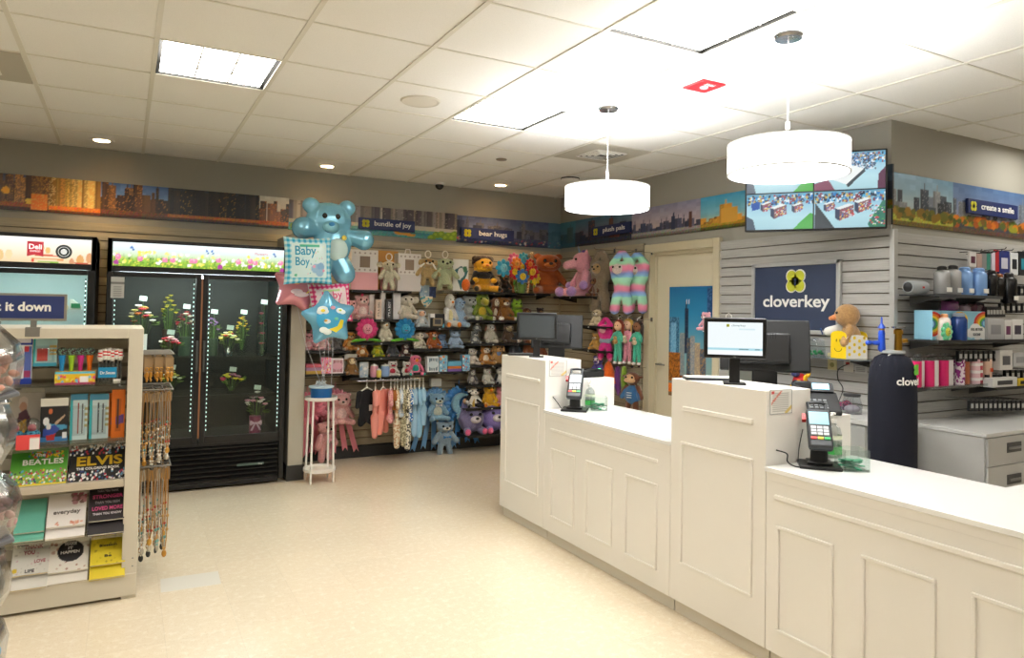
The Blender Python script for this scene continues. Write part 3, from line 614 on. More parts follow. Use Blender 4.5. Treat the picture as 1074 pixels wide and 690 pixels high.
# sanitiser bottles and glass dishes
def pump(loc, label, s=1):
    t = thing('pump_bottle', label, 'bottle', loc, 0, 'clear pump bottles beside the card terminals')
    MB().rev((0, 0, 0), [(0, .002), (.03*s, 0), (.033*s, .01), (.033*s, .09*s), (.026*s, .12*s), (.012*s, .13*s), (.012*s, .14*s)], 22).build('bottle_body', CLEAR, t)
    MB().rev((0, 0, .003), [(0, 0), (.0315*s, .002), (.0315*s, .06*s), (0, .06*s)], 20).build('liquid', mat('#dfeee4', .1, kind='glass', alpha=.05), t)
    MB().rev((0, 0, .02), [(.0335*s, 0), (.0335*s, .03*s)], 22, cap=False).build('bottle_label', mat('#3fae50', .5), t)
    MB().rev((0, 0, .075*s), [(.0337*s, 0), (.0337*s, .016*s)], 22, cap=False).build('label_band', mat('#e8ecd0', .5), t)
    MB().rev((0, 0, .138*s), [(.015*s, 0), (.015*s, .016), (.005, .018), (.005, .036), (.012, .038), (.012, .046), (0, .048)], 16).limb((0, 0, .138*s+.042), (-.03, -.012, .138*s+.036), .005, .004).build('pump_head', WHTP, t); return t
pump(at(875, 484, Z=.846)+Vector((.07, .06, 0)), 'clear pump bottle with green label beside the bright card terminal', 1.15)
pump(at(618, 428, Z=.846)+Vector((.02, .02, 0)), 'small clear pump bottle beside the dull card terminal', 1.0)
GLS = mat('#f6faf8', .04, kind='glass', alpha=.02)
def dish(loc, label, sl):
    t = thing('glass_dish', label, 'glass dish', loc, math.radians(-30), 'square glass dishes beside the card terminals'); s = .052; m = MB()
    for a, b, c, d in ((-s, s, -s, -s+.004), (-s, s, s-.004, s), (-s, -s+.004, -s, s), (s-.004, s, -s, s)): m.bx(a, b, c, d, 0, .09)
    m.bx(-s, s, -s, s, 0, .006); m.build('glass_wall', GLS, t)
    o = tag(bpy.data.objects.new('coins', None), sl, 'trinkets'); bpy.data.objects.remove(o)
    m = MB(); r = random.Random(3)
    for k in range(16): m.box((r.uniform(-.03, .03), r.uniform(-.03, .03), .012+.0022*k), (.045, .022, .004), Euler((r.uniform(-.2, .2), r.uniform(-.2, .2), r.uniform(0, 3))).to_matrix())
    c = m.build('paper_slips', mat('#2f8c68', .6), None, bevel=.001, loc=loc, rz=.3); tag(c, sl, 'paper slips', 'slips in the glass dishes'); c['kind'] = 'stuff'; return t
dish(at(893, 495, Z=.846)+Vector((.045, .03, 0)), 'square clear glass dish beside the bright card terminal', 'green slips heaped in the nearer glass dish')
dish(at(629, 431, Z=.846)+Vector((.02, .04, 0)), 'square clear glass dish beside the dull card terminal', 'green slips heaped in the farther glass dish')
# notices on pedestal sides
def notice(y, x0, x1, z0, z1, label):
    a = np.ones((26, 24, 3))*hexa('#e9e6df'); a[0] = a[-1] = hexa('#6c6c70'); a[:, 0] = a[:, -1] = hexa('#6c6c70')
    for k in range(4, 24, 2): a[k, 3:20] = hexa('#b8b4ae')
    poly(a, [(.05, .5), (.45, .05), (.55, .05), (.05, .62)], '#d88878'); poly(a, [(.6, .95), (.95, .6), (.95, .75), (.75, .95)], '#e0c878'); poly(a, [(.06, .06), (.2, .06), (.2, .18), (.06, .18)], '#d04038')
    o = MB().bx(x0, x1, y-.003, y, z0, z1).build('counter_notice', WHTP, None); tag(o, label, 'notice', 'framed notices on the pedestal sides'); pic('notice_print', a, (x0, y-.0034, z0), XA, ZA, x1-x0, z1-z0, o)
for yy, (u0, v0, u1, v1), L_ in ((2.1505, (807, 409, 830, 433), 'small framed paper notice on the side of the middle pedestal'), (3.9705, (576, 378, 594, 394), 'small framed paper notice on the side of the far pedestal')):
    p, q = at(u0, v0, Y=yy), at(u1, v1, Y=yy); notice(yy, p.x, q.x, q.z, p.z, L_)
# cash drawers and small black printers on the lower shelves, phone, scanner
def drawer(loc, label, ang):
    t = thing('cash_drawer', label, 'cash drawer', loc, ang, 'black cash drawers'); MB().bx(-.13, .13, -.15, .15, 0, .035).build('drawer_box', BLKM, t, bevel=.004); MB().bx(-.12, .12, -.14, .14, .035, .045).build('drawer_lid', BLACK, t, bevel=.003); MB().bx(-.03, .03, -.155, -.15, .01, .025).build('drawer_lock', GREY, t)
drawer((2.85, 4.10, S2+.0), 'flat black cash drawer on the far pedestal shelf', 0) if False else None
t = thing('desk_phone', 'black desk phone with lit blue screen behind the middle pedestal', 'phone', Vector((2.875, 2.25, S2)), math.radians(-42)); Rp = Matrix.Rotation(math.radians(28), 3, 'X')
MB().box((0, 0, .045), (.20, .16, .025), Rp).bx(-.09, .09, .0, .07, 0, .05).build('phone_base', BLKM, t, bevel=.006)
MB().limb((-.082, -.06, .045), (-.082, .07, .125), .020, .020).box((-.082, .005, .095), (.032, .14, .02), Rp).build('handset', BLACK, t, bevel=.004)
MB().box((.03, .075, .108), (.115, .055, .02), Matrix.Rotation(math.radians(48), 3, 'X')).build('screen_housing', BLACK, t, bevel=.003)
MB().box((.03, .068, .117), (.075, .034, .004), Matrix.Rotation(math.radians(48), 3, 'X')).build('screen', mat('#a8e0f4', .2, emit=.9), t)
k_ = MB()
for i in range(4):
    for j in range(4): k_.box(Vector((0, 0, .045))+Rp @ Vector((-.03+.022*i, -.055+.02*j, .0135)), (.014, .009, .004), Rp)
k_.build('keypad', mat('#8c9094', .5), t)
t = thing('barcode_scanner', 'small black barcode scanner on its stand beside the middle register monitor', 'scanner', Vector((2.90, 2.36, S2)), math.radians(-40))
MB().rev((0, 0, 0), [(0, 0), (.05, 0), (.05, .01), (.02, .03), (.018, .08)], 20).build('scanner_stand', BLACK, t); MB().box((0, -.01, .105), (.075, .12, .045), Matrix.Rotation(-.35, 3, 'X')).build('scanner_head', BLKM, t, bevel=.012); MB().box((.0, .0, .133), (.02, .03, .006)).build('scan_light', mat('#38d888', .3, emit=1), t)
t = thing('receipt_printer', 'low black receipt printer on the far pedestal shelf', 'printer', Vector((2.86, 4.10, S2))); MB().bx(-.09, .09, -.07, .07, 0, .05).build('printer_body', BLKM, t, bevel=.01); MB().bx(-.06, .06, -.072, -.03, .05, .056).build('paper_cover', BLACK, t, bevel=.003); MB().bx(.06, .07, -.05, -.03, .052, .058).build('status_light', mat('#60f0a0', .3, emit=2), t)
t = thing('clipboard', 'dark folder lying on top of the middle pedestal', 'folder', Vector((2.55, 2.62, SH)), math.radians(-30)); MB().bx(-.12, .12, -.05, .05, 0, .012).build('folder_cover', mat('#23272e', .5), t, bevel=.003); MB().bx(-.115, .115, -.045, .045, .0125, .016).build('paper_sheet', WHTP, t)
t = thing('clipboard', 'dark folder lying on top of the far pedestal', 'folder', Vector((2.55, 4.47, SH)), math.radians(-20)); MB().bx(-.12, .1, -.05, .05, 0, .012).build('folder_cover', mat('#16181c', .5), t, bevel=.003); MB().bx(-.11, .09, -.04, .04, .0125, .014).build('paper_sheet', mat('#55565a'), t)
t = thing('white_carton', 'slim tall white box behind the low counter beside the middle pedestal', 'box', Vector((3.04, 2.86, 0))); MB().bx(-.03, .05, -.1, .06, 0, .93).build('box_shell', WHTP, t, bevel=.004); MB().bx(-.032, -.03, -.06, .02, .8, .82).build('box_slot', GREY, t)

# ------------------------------------------------------------------ chair behind the counter
p = at(783, 392, X=3.42); ch = thing('office_chair', 'grey green office chair back showing under the middle monitor', 'chair', (p.x, p.y, 0), math.radians(20))
CF = mat('#7c8078', .9, bump=.3, scale=300)
MB().box((0, .0, 1.02), (.44, .07, .50)).build('backrest', CF, ch, bevel=.05); MB().box((0, -.25, .56), (.46, .46, .09)).build('seat', CF, ch, bevel=.03)
MB().cyl((0, -.25, .1), (0, -.25, .52), .025).build('gas_column', BLACK, ch); MB().bx(-.03, .03, .03, .06, .5, .95).build('back_bracket', BLACK, ch)
for k in range(5):
    a = 2*PI*k/5; leg = MB().limb((0, -.25, .10), (.28*math.cos(a), -.25+.28*math.sin(a), .07), .022, .014).build('leg', BLACK, ch); MB().ell((.28*math.cos(a), -.25+.28*math.sin(a), .03), .03).build('caster', BLKM, leg)

# ================================================================== DISPLAY COOLERS
CB = mat('#08080a', .38); CBI = mat('#1d1e1c', .6)
def flow_header(W, H, kind):
    r = np.random.RandomState(9)
    if kind == 'flowers':
        a = grad(H, W, '#f4fbfc', '#e6f4f6', '#d8ecc8', '#9ac84c', '#7cac34')
        g0 = int(H*.62)
        for x in range(0, W): a[g0-r.randint(0, 6):, x] *= .9+.15*r.rand()
        for k in range(300): x, y = r.rand(), .62+.38*r.rand(); disc(a, x, y, .03, ['#5a9028', '#a8cc40', '#e8e060', '#c8d848'][k % 4])
        for k in range(90): x, y = r.rand(), .35+.5*r.rand(); disc(a, x, y, .045+.03*r.rand(), ['#f4ec60', '#ffffff', '#f4f090', '#f8f8e8'][k % 4])
        for k in range(11): x = (k+.5)/11+.03*r.randn(); y = .5+.16*r.rand(); disc(a, x, y, .11, '#f08ab0'); disc(a, x-.004, y-.05, .05, '#f8c0d4')
        for x, y in ((.02, .82), (.6, .86), (.78, .8), (.985, .9)): disc(a, x, y, .1, '#b03c98')
        for x in (.1, .52, .55, .93): disc(a, x, .2, .05, '#5888c8'); disc(a, x+.008, .3, .04, '#4878b8')
        return a
    a = grad(H, W, '#fdfaf4', '#f8f0e2', '#f4e4c8', '#ecd0a4')
    for x, y, rr, c in ((.25, .72, .2, '#e8c488'), (.32, .68, .18, '#f0d8a8'), (.05, .85, .16, '#e8c890'), (.58, .4, .14, '#f0cc88'), (.63, .48, .13, '#ecc078'), (.9, .8, .2, '#e0a868'), (.98, .72, .2, '#dca070'), (.83, .88, .13, '#d89870')): disc(a, x, y, rr, c)
    for x0, x1, y, c in ((.5, .72, .66, '#d86848'), (.52, .74, .74, '#f0e4c0'), (.5, .76, .8, '#e09858'), (0, .12, .76, '#78a848'), (.55, .72, .92, '#8cb848'), (.85, 1, .93, '#c85840'), (.1, .22, .9, '#a8c050')): poly(a, [(x0, y-.03), (x1, y), (x1, y+.05), (x0, y+.03)], c)
    disc(a, .51, .88, .07, '#e04838'); return a
def cooler(x0, x1, ndoor, label, kind, lit):
    t = thing('display_cooler', label, 'cooler', (x0, 6.22, 0)); W = x1-x0; D = .71
    m = MB().bx(0, .035, 0, D, .06, 1.99).bx(W-.035, W, 0, D, .06, 1.99).bx(0, W, D-.04, D, .06, 1.99).bx(0, W, 0.05, D, 1.74, 1.99).bx(0, W, 0, .05, 1.965, 1.99).bx(0, W, 0, .05, 1.735, 1.775).bx(0, .03, 0, .05, 1.7, 1.99).bx(W-.03, W, 0, .05, 1.7, 1.99).bx(0, W, .03, D, .06, .385).bx(.05, W-.05, .08, D, 0, .06)
    m.build('cabinet_shell', CB, t, bevel=.004)
    hp = flow_header(170, 26, kind); MB().bx(.03, W-.03, .0, .012, 1.775, 1.965).build('sign_backing', CBI, t)
    hd = pic('lit_header', hp, (.035, -.002, 1.778), XA, ZA, W-.07, .184, t, mat('#ffffff', .4, kind='screen', emit=1.15))
    il = mat('#d8e4e4' if lit else '#22221d', .6)
    MB().bx(.036, .045, .02, D-.05, .39, 1.73).bx(W-.045, W-.036, .02, D-.05, .39, 1.73).bx(.045, W-.045, D-.055, D-.045, .39, 1.73).bx(.04, W-.04, .04, D-.05, .386, .395).bx(.04, W-.04, .04, D-.05, 1.728, 1.735).build('interior_liner', il, t)
    MB().bx(.08, W-.08, .06, .10, 1.70, 1.722).build('added_lamp', mat('#e4f4f8', .4, emit=(30 if lit else 95)), t)  # hidden lamp behind the header, added to brighten the cooler contents
    zs = (1.055, .74) if not lit else (1.43, 1.12, .8)
    for z in zs:
        s = MB()
        for k in range(14): y = .12+.5*k/13; s.bx(.05, W-.05, y, y+.004, z-.004, z)
        s.bx(.05, W-.05, .11, .118, z-.022, z+.004); s.build('shelf', mat('#24241f' if not lit else '#d8e0e0', .5), t)
    dw = W/ndoor
    for k in range(ndoor):
        a, b = k*dw+.004, (k+1)*dw-.004; fz0, fz1 = .40, 1.73; e = .042 if ndoor > 1 else .05
        d = MB().bx(a, a+e, -.03, .0, fz0-.03, fz1).bx(b-e, b, -.03, .0, fz0-.03, fz1).bx(a+e, b-e, -.03, 0, fz0-.03, fz0+.03).bx(a+e, b-e, -.03, 0, fz1-.035, fz1).build('door', CB, t, bevel=.004)
        MB().bx(a+e, b-e, -.02, -.014, fz0+.03, fz1-.035).build('glass_pane', mat('#eef2ee', .02, kind='glass', alpha=0), d)
        hx = b-.022 if (k == 0) else a+.022
        MB().bx(hx-.008, hx+.008, -.05, -.03, .95, 1.2).build('handle', mat('#5a5c5c', .35, .6), d, bevel=.003)
        for sx in (a+e+.012, b-e-.012):
            L_ = MB()
            L_.bx(sx-.004, sx+.004, .005, .012, fz0+.06, fz1-.06); L_.build('light_housing', mat('#30322f', .5), d)
            q = MB()
            for j in range(34): z = fz0+.08+j*(fz1-fz0-.16)/33; q.box((sx, .003, z), (.006, .003, .012))
            q.build('led_strip', mat('#d8f0f4', .3, emit=(5 if lit else 2.5)), d)
    if ndoor > 1: MB().bx(dw-.006, dw+.006, -.032, -.02, .42, 1.70).build('door_seal', mat('#8a5a38', .5), t)
    g = MB()
    for k in range(8): z = .075+k*.037; g.box((W/2, -.004, z), (W-.09, .03, .012), Matrix.Rotation(.5, 3, 'X'))
    g.build('grille', mat('#161616', .4), t); MB().bx(0, .04, -.02, .03, .04, .37).bx(W-.04, W, -.02, .03, .04, .37).bx(.04, W-.04, -.02, .03, .35, .375).bx(.04, W-.04, -.01, .03, .02, .055).build('grille_frame', CB, t, bevel=.004)
    MB().bx(.05, W-.05, .028, .032, .06, .35).build('grille_backing', mat('#050505', .9), t)
    return t, W
fc, FW = cooler(-.125, 1.215, 2, 'black two-door glass flower cooler with spring flower header', 'flowers', False)
MB().bx(FW-.37, FW-.16, -.03, -.026, .17, .19).build('maker_plate', mat('#5c706c', .3, .5), fc)
text('maker_lettering', 'True', (FW-.19, -.0305, .173), XA, ZA, .016, WHTP, fc)
text('header_lettering', 'Flowers', (FW-.22, -.004, 1.91), XA, ZA, .032, mat('#d84a5a', .5, emit=.5), fc)
a = np.ones((20, 14, 3))*hexa('#b8b8b4'); a[5] = a[6] = hexa('#70706c'); 
for k in range(9, 18, 2): a[k, 3:11] = hexa('#8a8a88')
MB().bx(.03, .12, -.0335, -.031, 1.53, 1.69).build('door_note', mat('#b8b8b4', .6), fc); pic('note_print', a, (.03, -.0345, 1.53), XA, ZA, .09, .16, fc)
dc, DWd = cooler(-1.02, -.195, 1, 'black single-door deli cooler with bright interior and sandwich header', 'deli', True)
# deli badges on header
q = at(37, 261, Y=6.21); w0 = q.x+1.02; zc = q.z
m = MB().prism([(-.05, -.055), (0, -.04), (.05, -.055), (.05, .055), (-.05, .055)], .003, (w0, -.006, zc), XA, ZA).build('red_badge', mat('#c43a48', .5, emit=.5), dc)
text('badge_lettering', 'Deli', (w0, -.0085, zc+.0), XA, ZA, .05, mat('#ffffff', .5, emit=.8), dc, bold=.02); text('badge_small_lettering', 'EXPRESS', (w0, -.0085, zc-.022), XA, ZA, .017, mat('#ffffff', .5, emit=.8), dc)
q = at(67, 264, Y=6.21); w1 = q.x+1.02; MB().rev((w1, -.004, q.z), [(.0, 0), (.052, 0), (.052, .003), (0, .003)], 28, (0, -1, 0)).build('round_badge', mat('#3c4444', .5, emit=.2), dc); MB().rev((w1, -.0075, q.z), [(.034, 0), (.037, .001), (.034, .002)], 28, (0, -1, 0), cap=False).rev((w1, -.0075, q.z), [(0, 0), (.02, 0), (.02, .002), (0, .002)], 20, (0, -1, 0)).build('badge_ring', mat('#e8ecec', .5, emit=.6), dc)
# sandwich packs on the deli shelves
for k, x in enumerate((-.62, -.52, -.42, -.33)):
    o = thing('sandwich_pack', ['green labelled sandwich pack deep behind the it down sign', 'green labelled sandwich pack behind the it down sign', 'wrapped sandwich pack beside the edge of the it down sign', 'green labelled pack right of the it down sign in the deli cooler'][k], 'sandwich', (x, 6.45, 1.432), 0, 'packs on the deli cooler shelves')
    MB().prism([(-.04, 0), (.04, 0), (.04, .03), (-.02, .08), (-.04, .08)], .09, (0, 0, 0), XA, ZA).build('pack_wrap', mat('#e4e0d0' if k != 2 else '#e8c8a0', .3), o, bevel=.004); MB().bx(-.03, .03, -.052, -.046, .015, .05).build('pack_label', mat('#2f7a4c', .5), o)
for k, x in enumerate((-.9, -.8, -.7, -.6, -.5, -.4, -.3)):
    o = thing('salad_tub', 'green lidded tub in the row along the lower deli cooler shelf', 'tub', (x, 6.4, 1.122), 0, 'tubs on the lower deli shelf'); MB().rev((0, 0, 0), [(0, 0), (.035, 0), (.045, .05), (.045, .055)], 18).build('tub_body', mat('#dfe6dc', .3), o); MB().rev((0, 0, .055), [(.047, 0), (.047, .01), (0, .012)], 18).build('tub_lid', mat('#3a8450', .4), o)
for k, x in enumerate((-.85, -.66, -.47)):
    o = thing('drink_bottle', 'small drink bottle standing on the lowest deli cooler shelf', 'bottle', (x, 6.4, .802), 0, 'bottles on the lowest deli shelf'); MB().rev((0, 0, 0), [(0, 0), (.03, 0), (.032, .1), (.014, .15), (.014, .17)], 16).build('bottle_body', mat('#c8d4d0', .2), o); MB().rev((0, 0, .17), [(.016, 0), (.016, .015), (0, .015)], 14).build('bottle_cap', mat('#3060a0', .4), o)

# ------------------------------------------------------------------ bouquets
def bouquet(u, v, dia, hh, cols, vase, label, card=True, z=None, y=6.5, leaf='#5a7428', vcol='#a04868'):
    p = at(u, v, Y=y); z = p.z if z is None else z; t = thing('flower_bouquet', label, 'bouquet', (p.x, y, z), 0, 'bouquets in the flower cooler'); r = random.Random(int(u*7+v)); vh = hh*.42
    if vase == 'tall':
        MB().rev((0, 0, 0), [(0, .002), (.035, 0), (.045, hh*.1), (.05, hh*.5), (.04, hh*.9), (.036, hh)], 24).build('vase', mat('#e4f0f2', .05, kind='glass', alpha=.14), t); vh = .01
    elif vase == 'glass': MB().rev((0, 0, 0), [(0, .002), (.028, 0), (.042, vh*.4), (.028, vh*.8), (.036, vh)], 20).build('vase', mat('#d4e8f0', .05, kind='glass', alpha=.35), t)
    elif vase == 'bowl': MB().rev((0, 0, 0), [(0, .002), (.03, 0), (.05, vh*.5), (.035, vh)], 20).build('vase', GLS, t)
    else: MB().rev((0, 0, 0), [(0, .0), (.046, 0), (.048, vh), (.04, vh)], 26).build('vase', mat(vcol, .35, coat=.4), t)
    st = MB(); fl = [MB() for _ in cols]; lf = MB(); n = 15 if vase != 'tall' else 4
    for k in range(n):
        if vase == 'tall': x, yy, zz = r.uniform(-.012, .012), r.uniform(-.012, .012), hh*(.25+.2*k)
        else:
            a = k*2.4; q = math.sqrt((k+.5)/n)*dia/2; x, yy = q*math.cos(a), q*math.sin(a)*.7; zz = vh+(hh-vh)*(.35+.5*(1-(q/(dia/2))**2)+.12*r.random())
        st.cyl((x*.15, yy*.15, vh*.3), (x, yy, zz), .0018, n=5)
        f = fl[k % len(cols)]; s = dia*.125+.003*r.random() if vase != 'tall' else .02
        f.ell((x, yy, zz), (s*.55, s*.55, s*.5), nu=8, nv=6)
        for j in range(6): b = j*PI/3+k; f.ell((x+s*.6*math.cos(b), yy+s*.6*math.sin(b), zz+.15*s), (s*.5, s*.5, s*.28), Euler((0, 0, b)).to_matrix(), 7, 5)
    for k in range(14 if vase != 'tall' else 5):
        a = k*2.1; q = dia*(.45+.2*r.random()) if vase != 'tall' else .02; b = (q*math.cos(a), q*math.sin(a)*.7, vh+(hh-vh)*(.1+.5*r.random())) if vase != 'tall' else (q*math.cos(a), q*math.sin(a), hh*(.1+.17*k))
        lf.ell(b, (.03*dia/.16, .010, .004), Euler((r.uniform(-.3, .3), r.uniform(-.6, .2), a)).to_matrix(), 8, 5)
    st.build('stems', mat('#4c6828', .6), t); lf.build('leaves', mat(leaf, .6), t)
    for f, c in zip(fl, cols): f.build('blooms', mat(c, .7), t)
    if card:
        MB().cyl((.01, -.02, vh), (.01, -.03, hh+.02), .0015, n=5).build('card_pick', mat('#7c9c5c'), t)
        MB().box((.01, -.032, hh+.035), (.055, .002, .038), Euler((0, .12, 0)).to_matrix()).build('price_card', mat('#cfe0d4', .5), t)
    if vase == 'bow':
        b = MB()
        for s in (-1, 1): b.pillow([(0, 0), (s*.045, .026), (s*.05, 0), (s*.045, -.02)], .012, (0, -.052, vh*.62)); b.prism([(0, 0), (s*.012, 0), (s*.045, -.06), (s*.028, -.062)], .002, (0, -.052, vh*.62))
        b.ell((0, -.055, vh*.62), .01); b.build('bow', mat('#e4b4cc', .4), t, label='pale pink ribbon bow')
    return t
ZS, ZM, ZF = 1.056, .741, .396
bouquet(147, 341, .17, .26, ['#d8c878', '#f0ece0', '#b83038', '#c89848'], 'plain', 'pale mixed bouquet behind the top of the card shelf unit, left cooler door', z=1.28, vcol='#e8e8e0') if False else None
bouquet(147, 371, .18, .44, ['#c8bc70', '#f0ece0', '#b83038', '#c87830'], 'plain', 'tall pale green and red bouquet leftmost in the flower cooler', True, ZS, vcol='#e8e4dc')
bouquet(177, 372, .15, .17, ['#e8e0d0', '#c83040', '#f0b0b8'], 'glass', 'low red and white bouquet in the left cooler door, lower of the front row', True, ZS, 6.42)
bouquet(176, 366, .12, .52, ['#b8a82c', '#ccb838'], 'plain', 'tall yellow bouquet at the back behind the left cooler door', False, ZS, 6.7, vcol='#4a3a30')
bouquet(193, 371, .14, .38, ['#b02838', '#7c2430', '#d8d0b8'], 'plain', 'dark red rose bouquet nearest the hinge between the cooler doors', True, ZS, 6.6, '#6c8048', '#384838')
bouquet(222, 371, .10, .34, ['#9870b0', '#b080b8'], 'plain', 'purple bouquet leftmost behind the right cooler door', True, ZS, 6.58, vcol='#3c4a38')
bouquet(239, 372, .15, .21, ['#e8d860', '#f0e8c0', '#d8e088', '#c83830'], 'glass', 'yellow and cream bouquet in a silvery glass vase, right cooler door', True, ZS, 6.4)
bouquet(253, 371, .10, .34, ['#dcac28', '#d8c040'], 'bowl', 'tall yellow rose bouquet behind the cream bouquet', True, ZS, 6.6)
bouquet(274, 372, .06, .43, ['#b83048', '#c04058'], 'tall', 'tall narrow glass vase of submerged red roses', True, ZS, 6.42)
bouquet(242, 412, .17, .17, ['#b83050', '#c8b830', '#a06880'], 'bowl', 'small red and yellow bouquet in a low glass bowl on the second shelf', True, ZM, 6.45)
bouquet(267, 455, .17, .36, ['#e8e0d4', '#e8a0b0', '#f0e8e0', '#d890a0'], 'bow', 'pink and white bouquet in a pink vase with a bow at the cooler bottom', True, ZF, 6.4)
bouquet(178, 412, .15, .2, ['#c8b838', '#c8c8a0', '#a8a038'], 'bowl', 'yellow and white bouquet on the second shelf behind the jewellery rack', True, ZM, 6.45)
for k, z in enumerate((ZM,)): pass
# ================================================================== PLUSH TOYS
def plush(name, label, loc, h, col, belly=None, ear='round', earc=None, snout='short', snoutc=None, face=None, rz=0, group='plush animals on the wall shelves',
          pose='sit', feet=None, m=None, extra=None, eyes=True, nose='#1a1210', w=1.32, nolegs=False, tilt=0, earm=None, armm=None, cat='plush toy'):
    """seated, lying, hanging or round stuffed animal; faces -y"""
    t = thing(name, label, cat, loc, rz, group); bm_ = m or fur(col); S = lambda *q: Vector(q)*h
    W = w
    if pose == 'sit' and h < .4: h *= 1.1; S = lambda *q: Vector(q)*h
    b = MB(); hz = .70
    hc = Vector((tilt*.10, -.04, hz)); hr = (.205*W, .205, .20)
    if pose == 'sit':
        b.ell(S(0, .02, .30), (.195*W*h, .165*h, .26*h)); b.ell(S(*hc), [q*h for q in hr]); b.ell(S(0, -.02, .12), (.2*W*h, .17*h, .12*h))
        arms = [((s*.15*W, -.02, .47), (s*.25*W, -.13, .24), .075, .07) for s in (-1, 1)]
        legs = [((s*.11*W, -.05, .10), (s*.22*W, -.30, .085), .09, .085) for s in (-1, 1)]
    elif pose == 'hang':      # long body hanging from raised arms
        hz = .70; hc = Vector((0, -.06, .70)); hr = (.115*W, .115, .115)
        b.ell(S(0, 0, .45), (.115*W*h, .10*h, .22*h)); b.ell(S(*hc), [q*h for q in hr])
        arms = [((s*.09*W, 0, .56), (s*.125*W, -.01, .78), .075, .07) for s in (-1, 1)]+[((s*.125*W, -.01, .78), (s*.03, -.01, .94), .068, .055) for s in (-1, 1)]
        legs = [((s*.07*W, 0, .30), (s*.095*W, -.02, .08), .078, .082) for s in (-1, 1)]
    elif pose == 'dangle':    # hanging by the head, limbs down
        b.ell(S(0, 0, .44), (.13*W*h, .09*h, .19*h)); hc = Vector((0, -.02, .78)); hr = (.15*W, .13, .14); b.ell(S(*hc), [q*h for q in hr])
        arms = [((s*.11*W, -.01, .58), (s*.20*W, -.06, .38), .05*min(W, 1.5), .05*min(W, 1.5)) for s in (-1, 1)]
        legs = [((s*.06*W, 0, .32), (s*.09*W, -.03, .08), .055*min(W, 1.5), .058*min(W, 1.5)) for s in (-1, 1)]
    elif pose == 'lie':
        b.ell(S(0, .06, .28), (.34*h, .22*h, .26*h)); hc = Vector((-.12+tilt*.1, -.14, .52)); hr = (.27, .24, .25); b.ell(S(*hc), [q*h for q in hr])
        arms = [((s*.22-.05, -.12, .2), (s*.32-.08, -.32, .10), .10, .10) for s in (-1, 1)]; legs = [((.28, s*.1, .15), (.5, -.15+s*.1, .1), .1, .1) for s in (-1, 1)]
    elif pose == 'ball':
        W *= .72
        b.ell(S(0, 0, .48), (.46*h*W, .40*h, .47*h), nu=20, nv=14); hc = Vector((0, -.06, .58)); hr = (.43*W, .36, .36); arms = []
        legs = [((s*.27*W, -.26, .10), (s*.30*W, -.38, .10), .12, .13) for s in (-1, 1)]
    elif pose == 'stand':
        b.ell(S(0, .0, .50), (.09*h, .16*h, .09*h)); b.limb(S(0, -.10, .52), S(0, -.14, .84), .055*h, .035*h); hc = Vector((0, -.17, .88)); hr = (.05, .085, .05); b.ell(S(*hc), [q*h for q in hr])
        arms = [((s*.06, -.11, .48), (s*.075, -.12, .03), .04, .028) for s in (-1, 1)]; legs = [((s*.06, .11, .48), (s*.075, .12, .03), .045, .028) for s in (-1, 1)]
    H = lambda x, y, z: S(hc.x+x*hr[0], hc.y+y*hr[1], hc.z+z*hr[2])
    if nolegs: legs = []
    hx, hy, hzr = hr[0]*h, hr[1]*h, hr[2]*h
    for a0, a1, r0, r1 in arms:
        if armm: MB().limb(S(*a0), S(*a1), r0*h, r1*h).build('arm', armm, t)
        else: b.limb(S(*a0), S(*a1), r0*h, r1*h)
    for a0, a1, r0, r1 in legs: b.limb(S(*a0), S(*a1), r0*h, r1*h)
    sep = not (earc is None and earm is None)
    for s in (-1, 1):
        e = MB() if sep else b
        if ear == 'round': e.ell(H(s*.78, .1, .72), (hx*.36, hy*.2, hzr*.38))
        elif ear == 'point': e.rev(H(s*.62, .1, .6), [(hx*.34, 0), (hx*.2, hzr*.35), (0.0, hzr*.75)], 10, (s*.35, 0, 1))
        elif ear == 'floppy': e.ell(H(s*1.0, -.1, -.05), (hx*.22, hy*.4, hzr*.75), Euler((0, s*-.25, 0)).to_matrix())
        elif ear == 'big': e.ell(H(s*1.25, .15, .1), (hx*.62, hy*.16, hzr*.72))
        elif ear == 'long': e.ell(H(s*.5, .2, 1.35), (hx*.2, hy*.14, hzr*.72), Euler((0, s*.25, 0)).to_matrix())
        elif ear == 'side': e.ell(H(s*1.12, .1, .25), (hx*.4, hy*.18, hzr*.2))
        elif ear == 'frog': e.ell(H(s*.5, -.15, .95), (hx*.32, hy*.32, hzr*.34))
        if sep and e.v: e.build('ear', earm or fur(earc), t)
    vs = h/46 if pose != 'ball' else h/40
    b.build('body', bm_, t, remesh=max(.0035, vs))
    sc = snoutc or belly or col
    if snout == 'short': MB().ell(H(0, -.9, -.25), (hx*.46, hy*.38, hzr*.34)).build('muzzle', fur(sc), t)
    elif snout == 'long': MB().limb(H(0, -.5, -.15), H(0, -1.65, -.4), hx*.5, hx*.4).build('muzzle', fur(sc), t)
    elif snout == 'mid': MB().limb(H(0, -.5, -.05), H(0, -1.25, -.25), hx*.42, hx*.2).build('muzzle', fur(sc), t)
    elif snout == 'trunk': MB().tube([H(0, -.8, -.1), H(0, -1.3, -.4), H(0, -1.45, -.9), H(.1, -1.6, -1.2)], [hx*.3, hx*.24, hx*.2, hx*.17], 10).build('trunk', bm_, t)
    elif snout == 'beak': MB().rev(H(0, -.8, -.1), [(hx*.3, 0), (hx*.22, hy*.3), (0, hy*.55)], 12, (0, -1, -.1)).build('beak', mat(sc, .7), t)
    elif snout == 'wide': MB().ell(H(0, -.85, -.3), (hx*.75, hy*.5, hzr*.42)).build('muzzle', fur(sc), t)
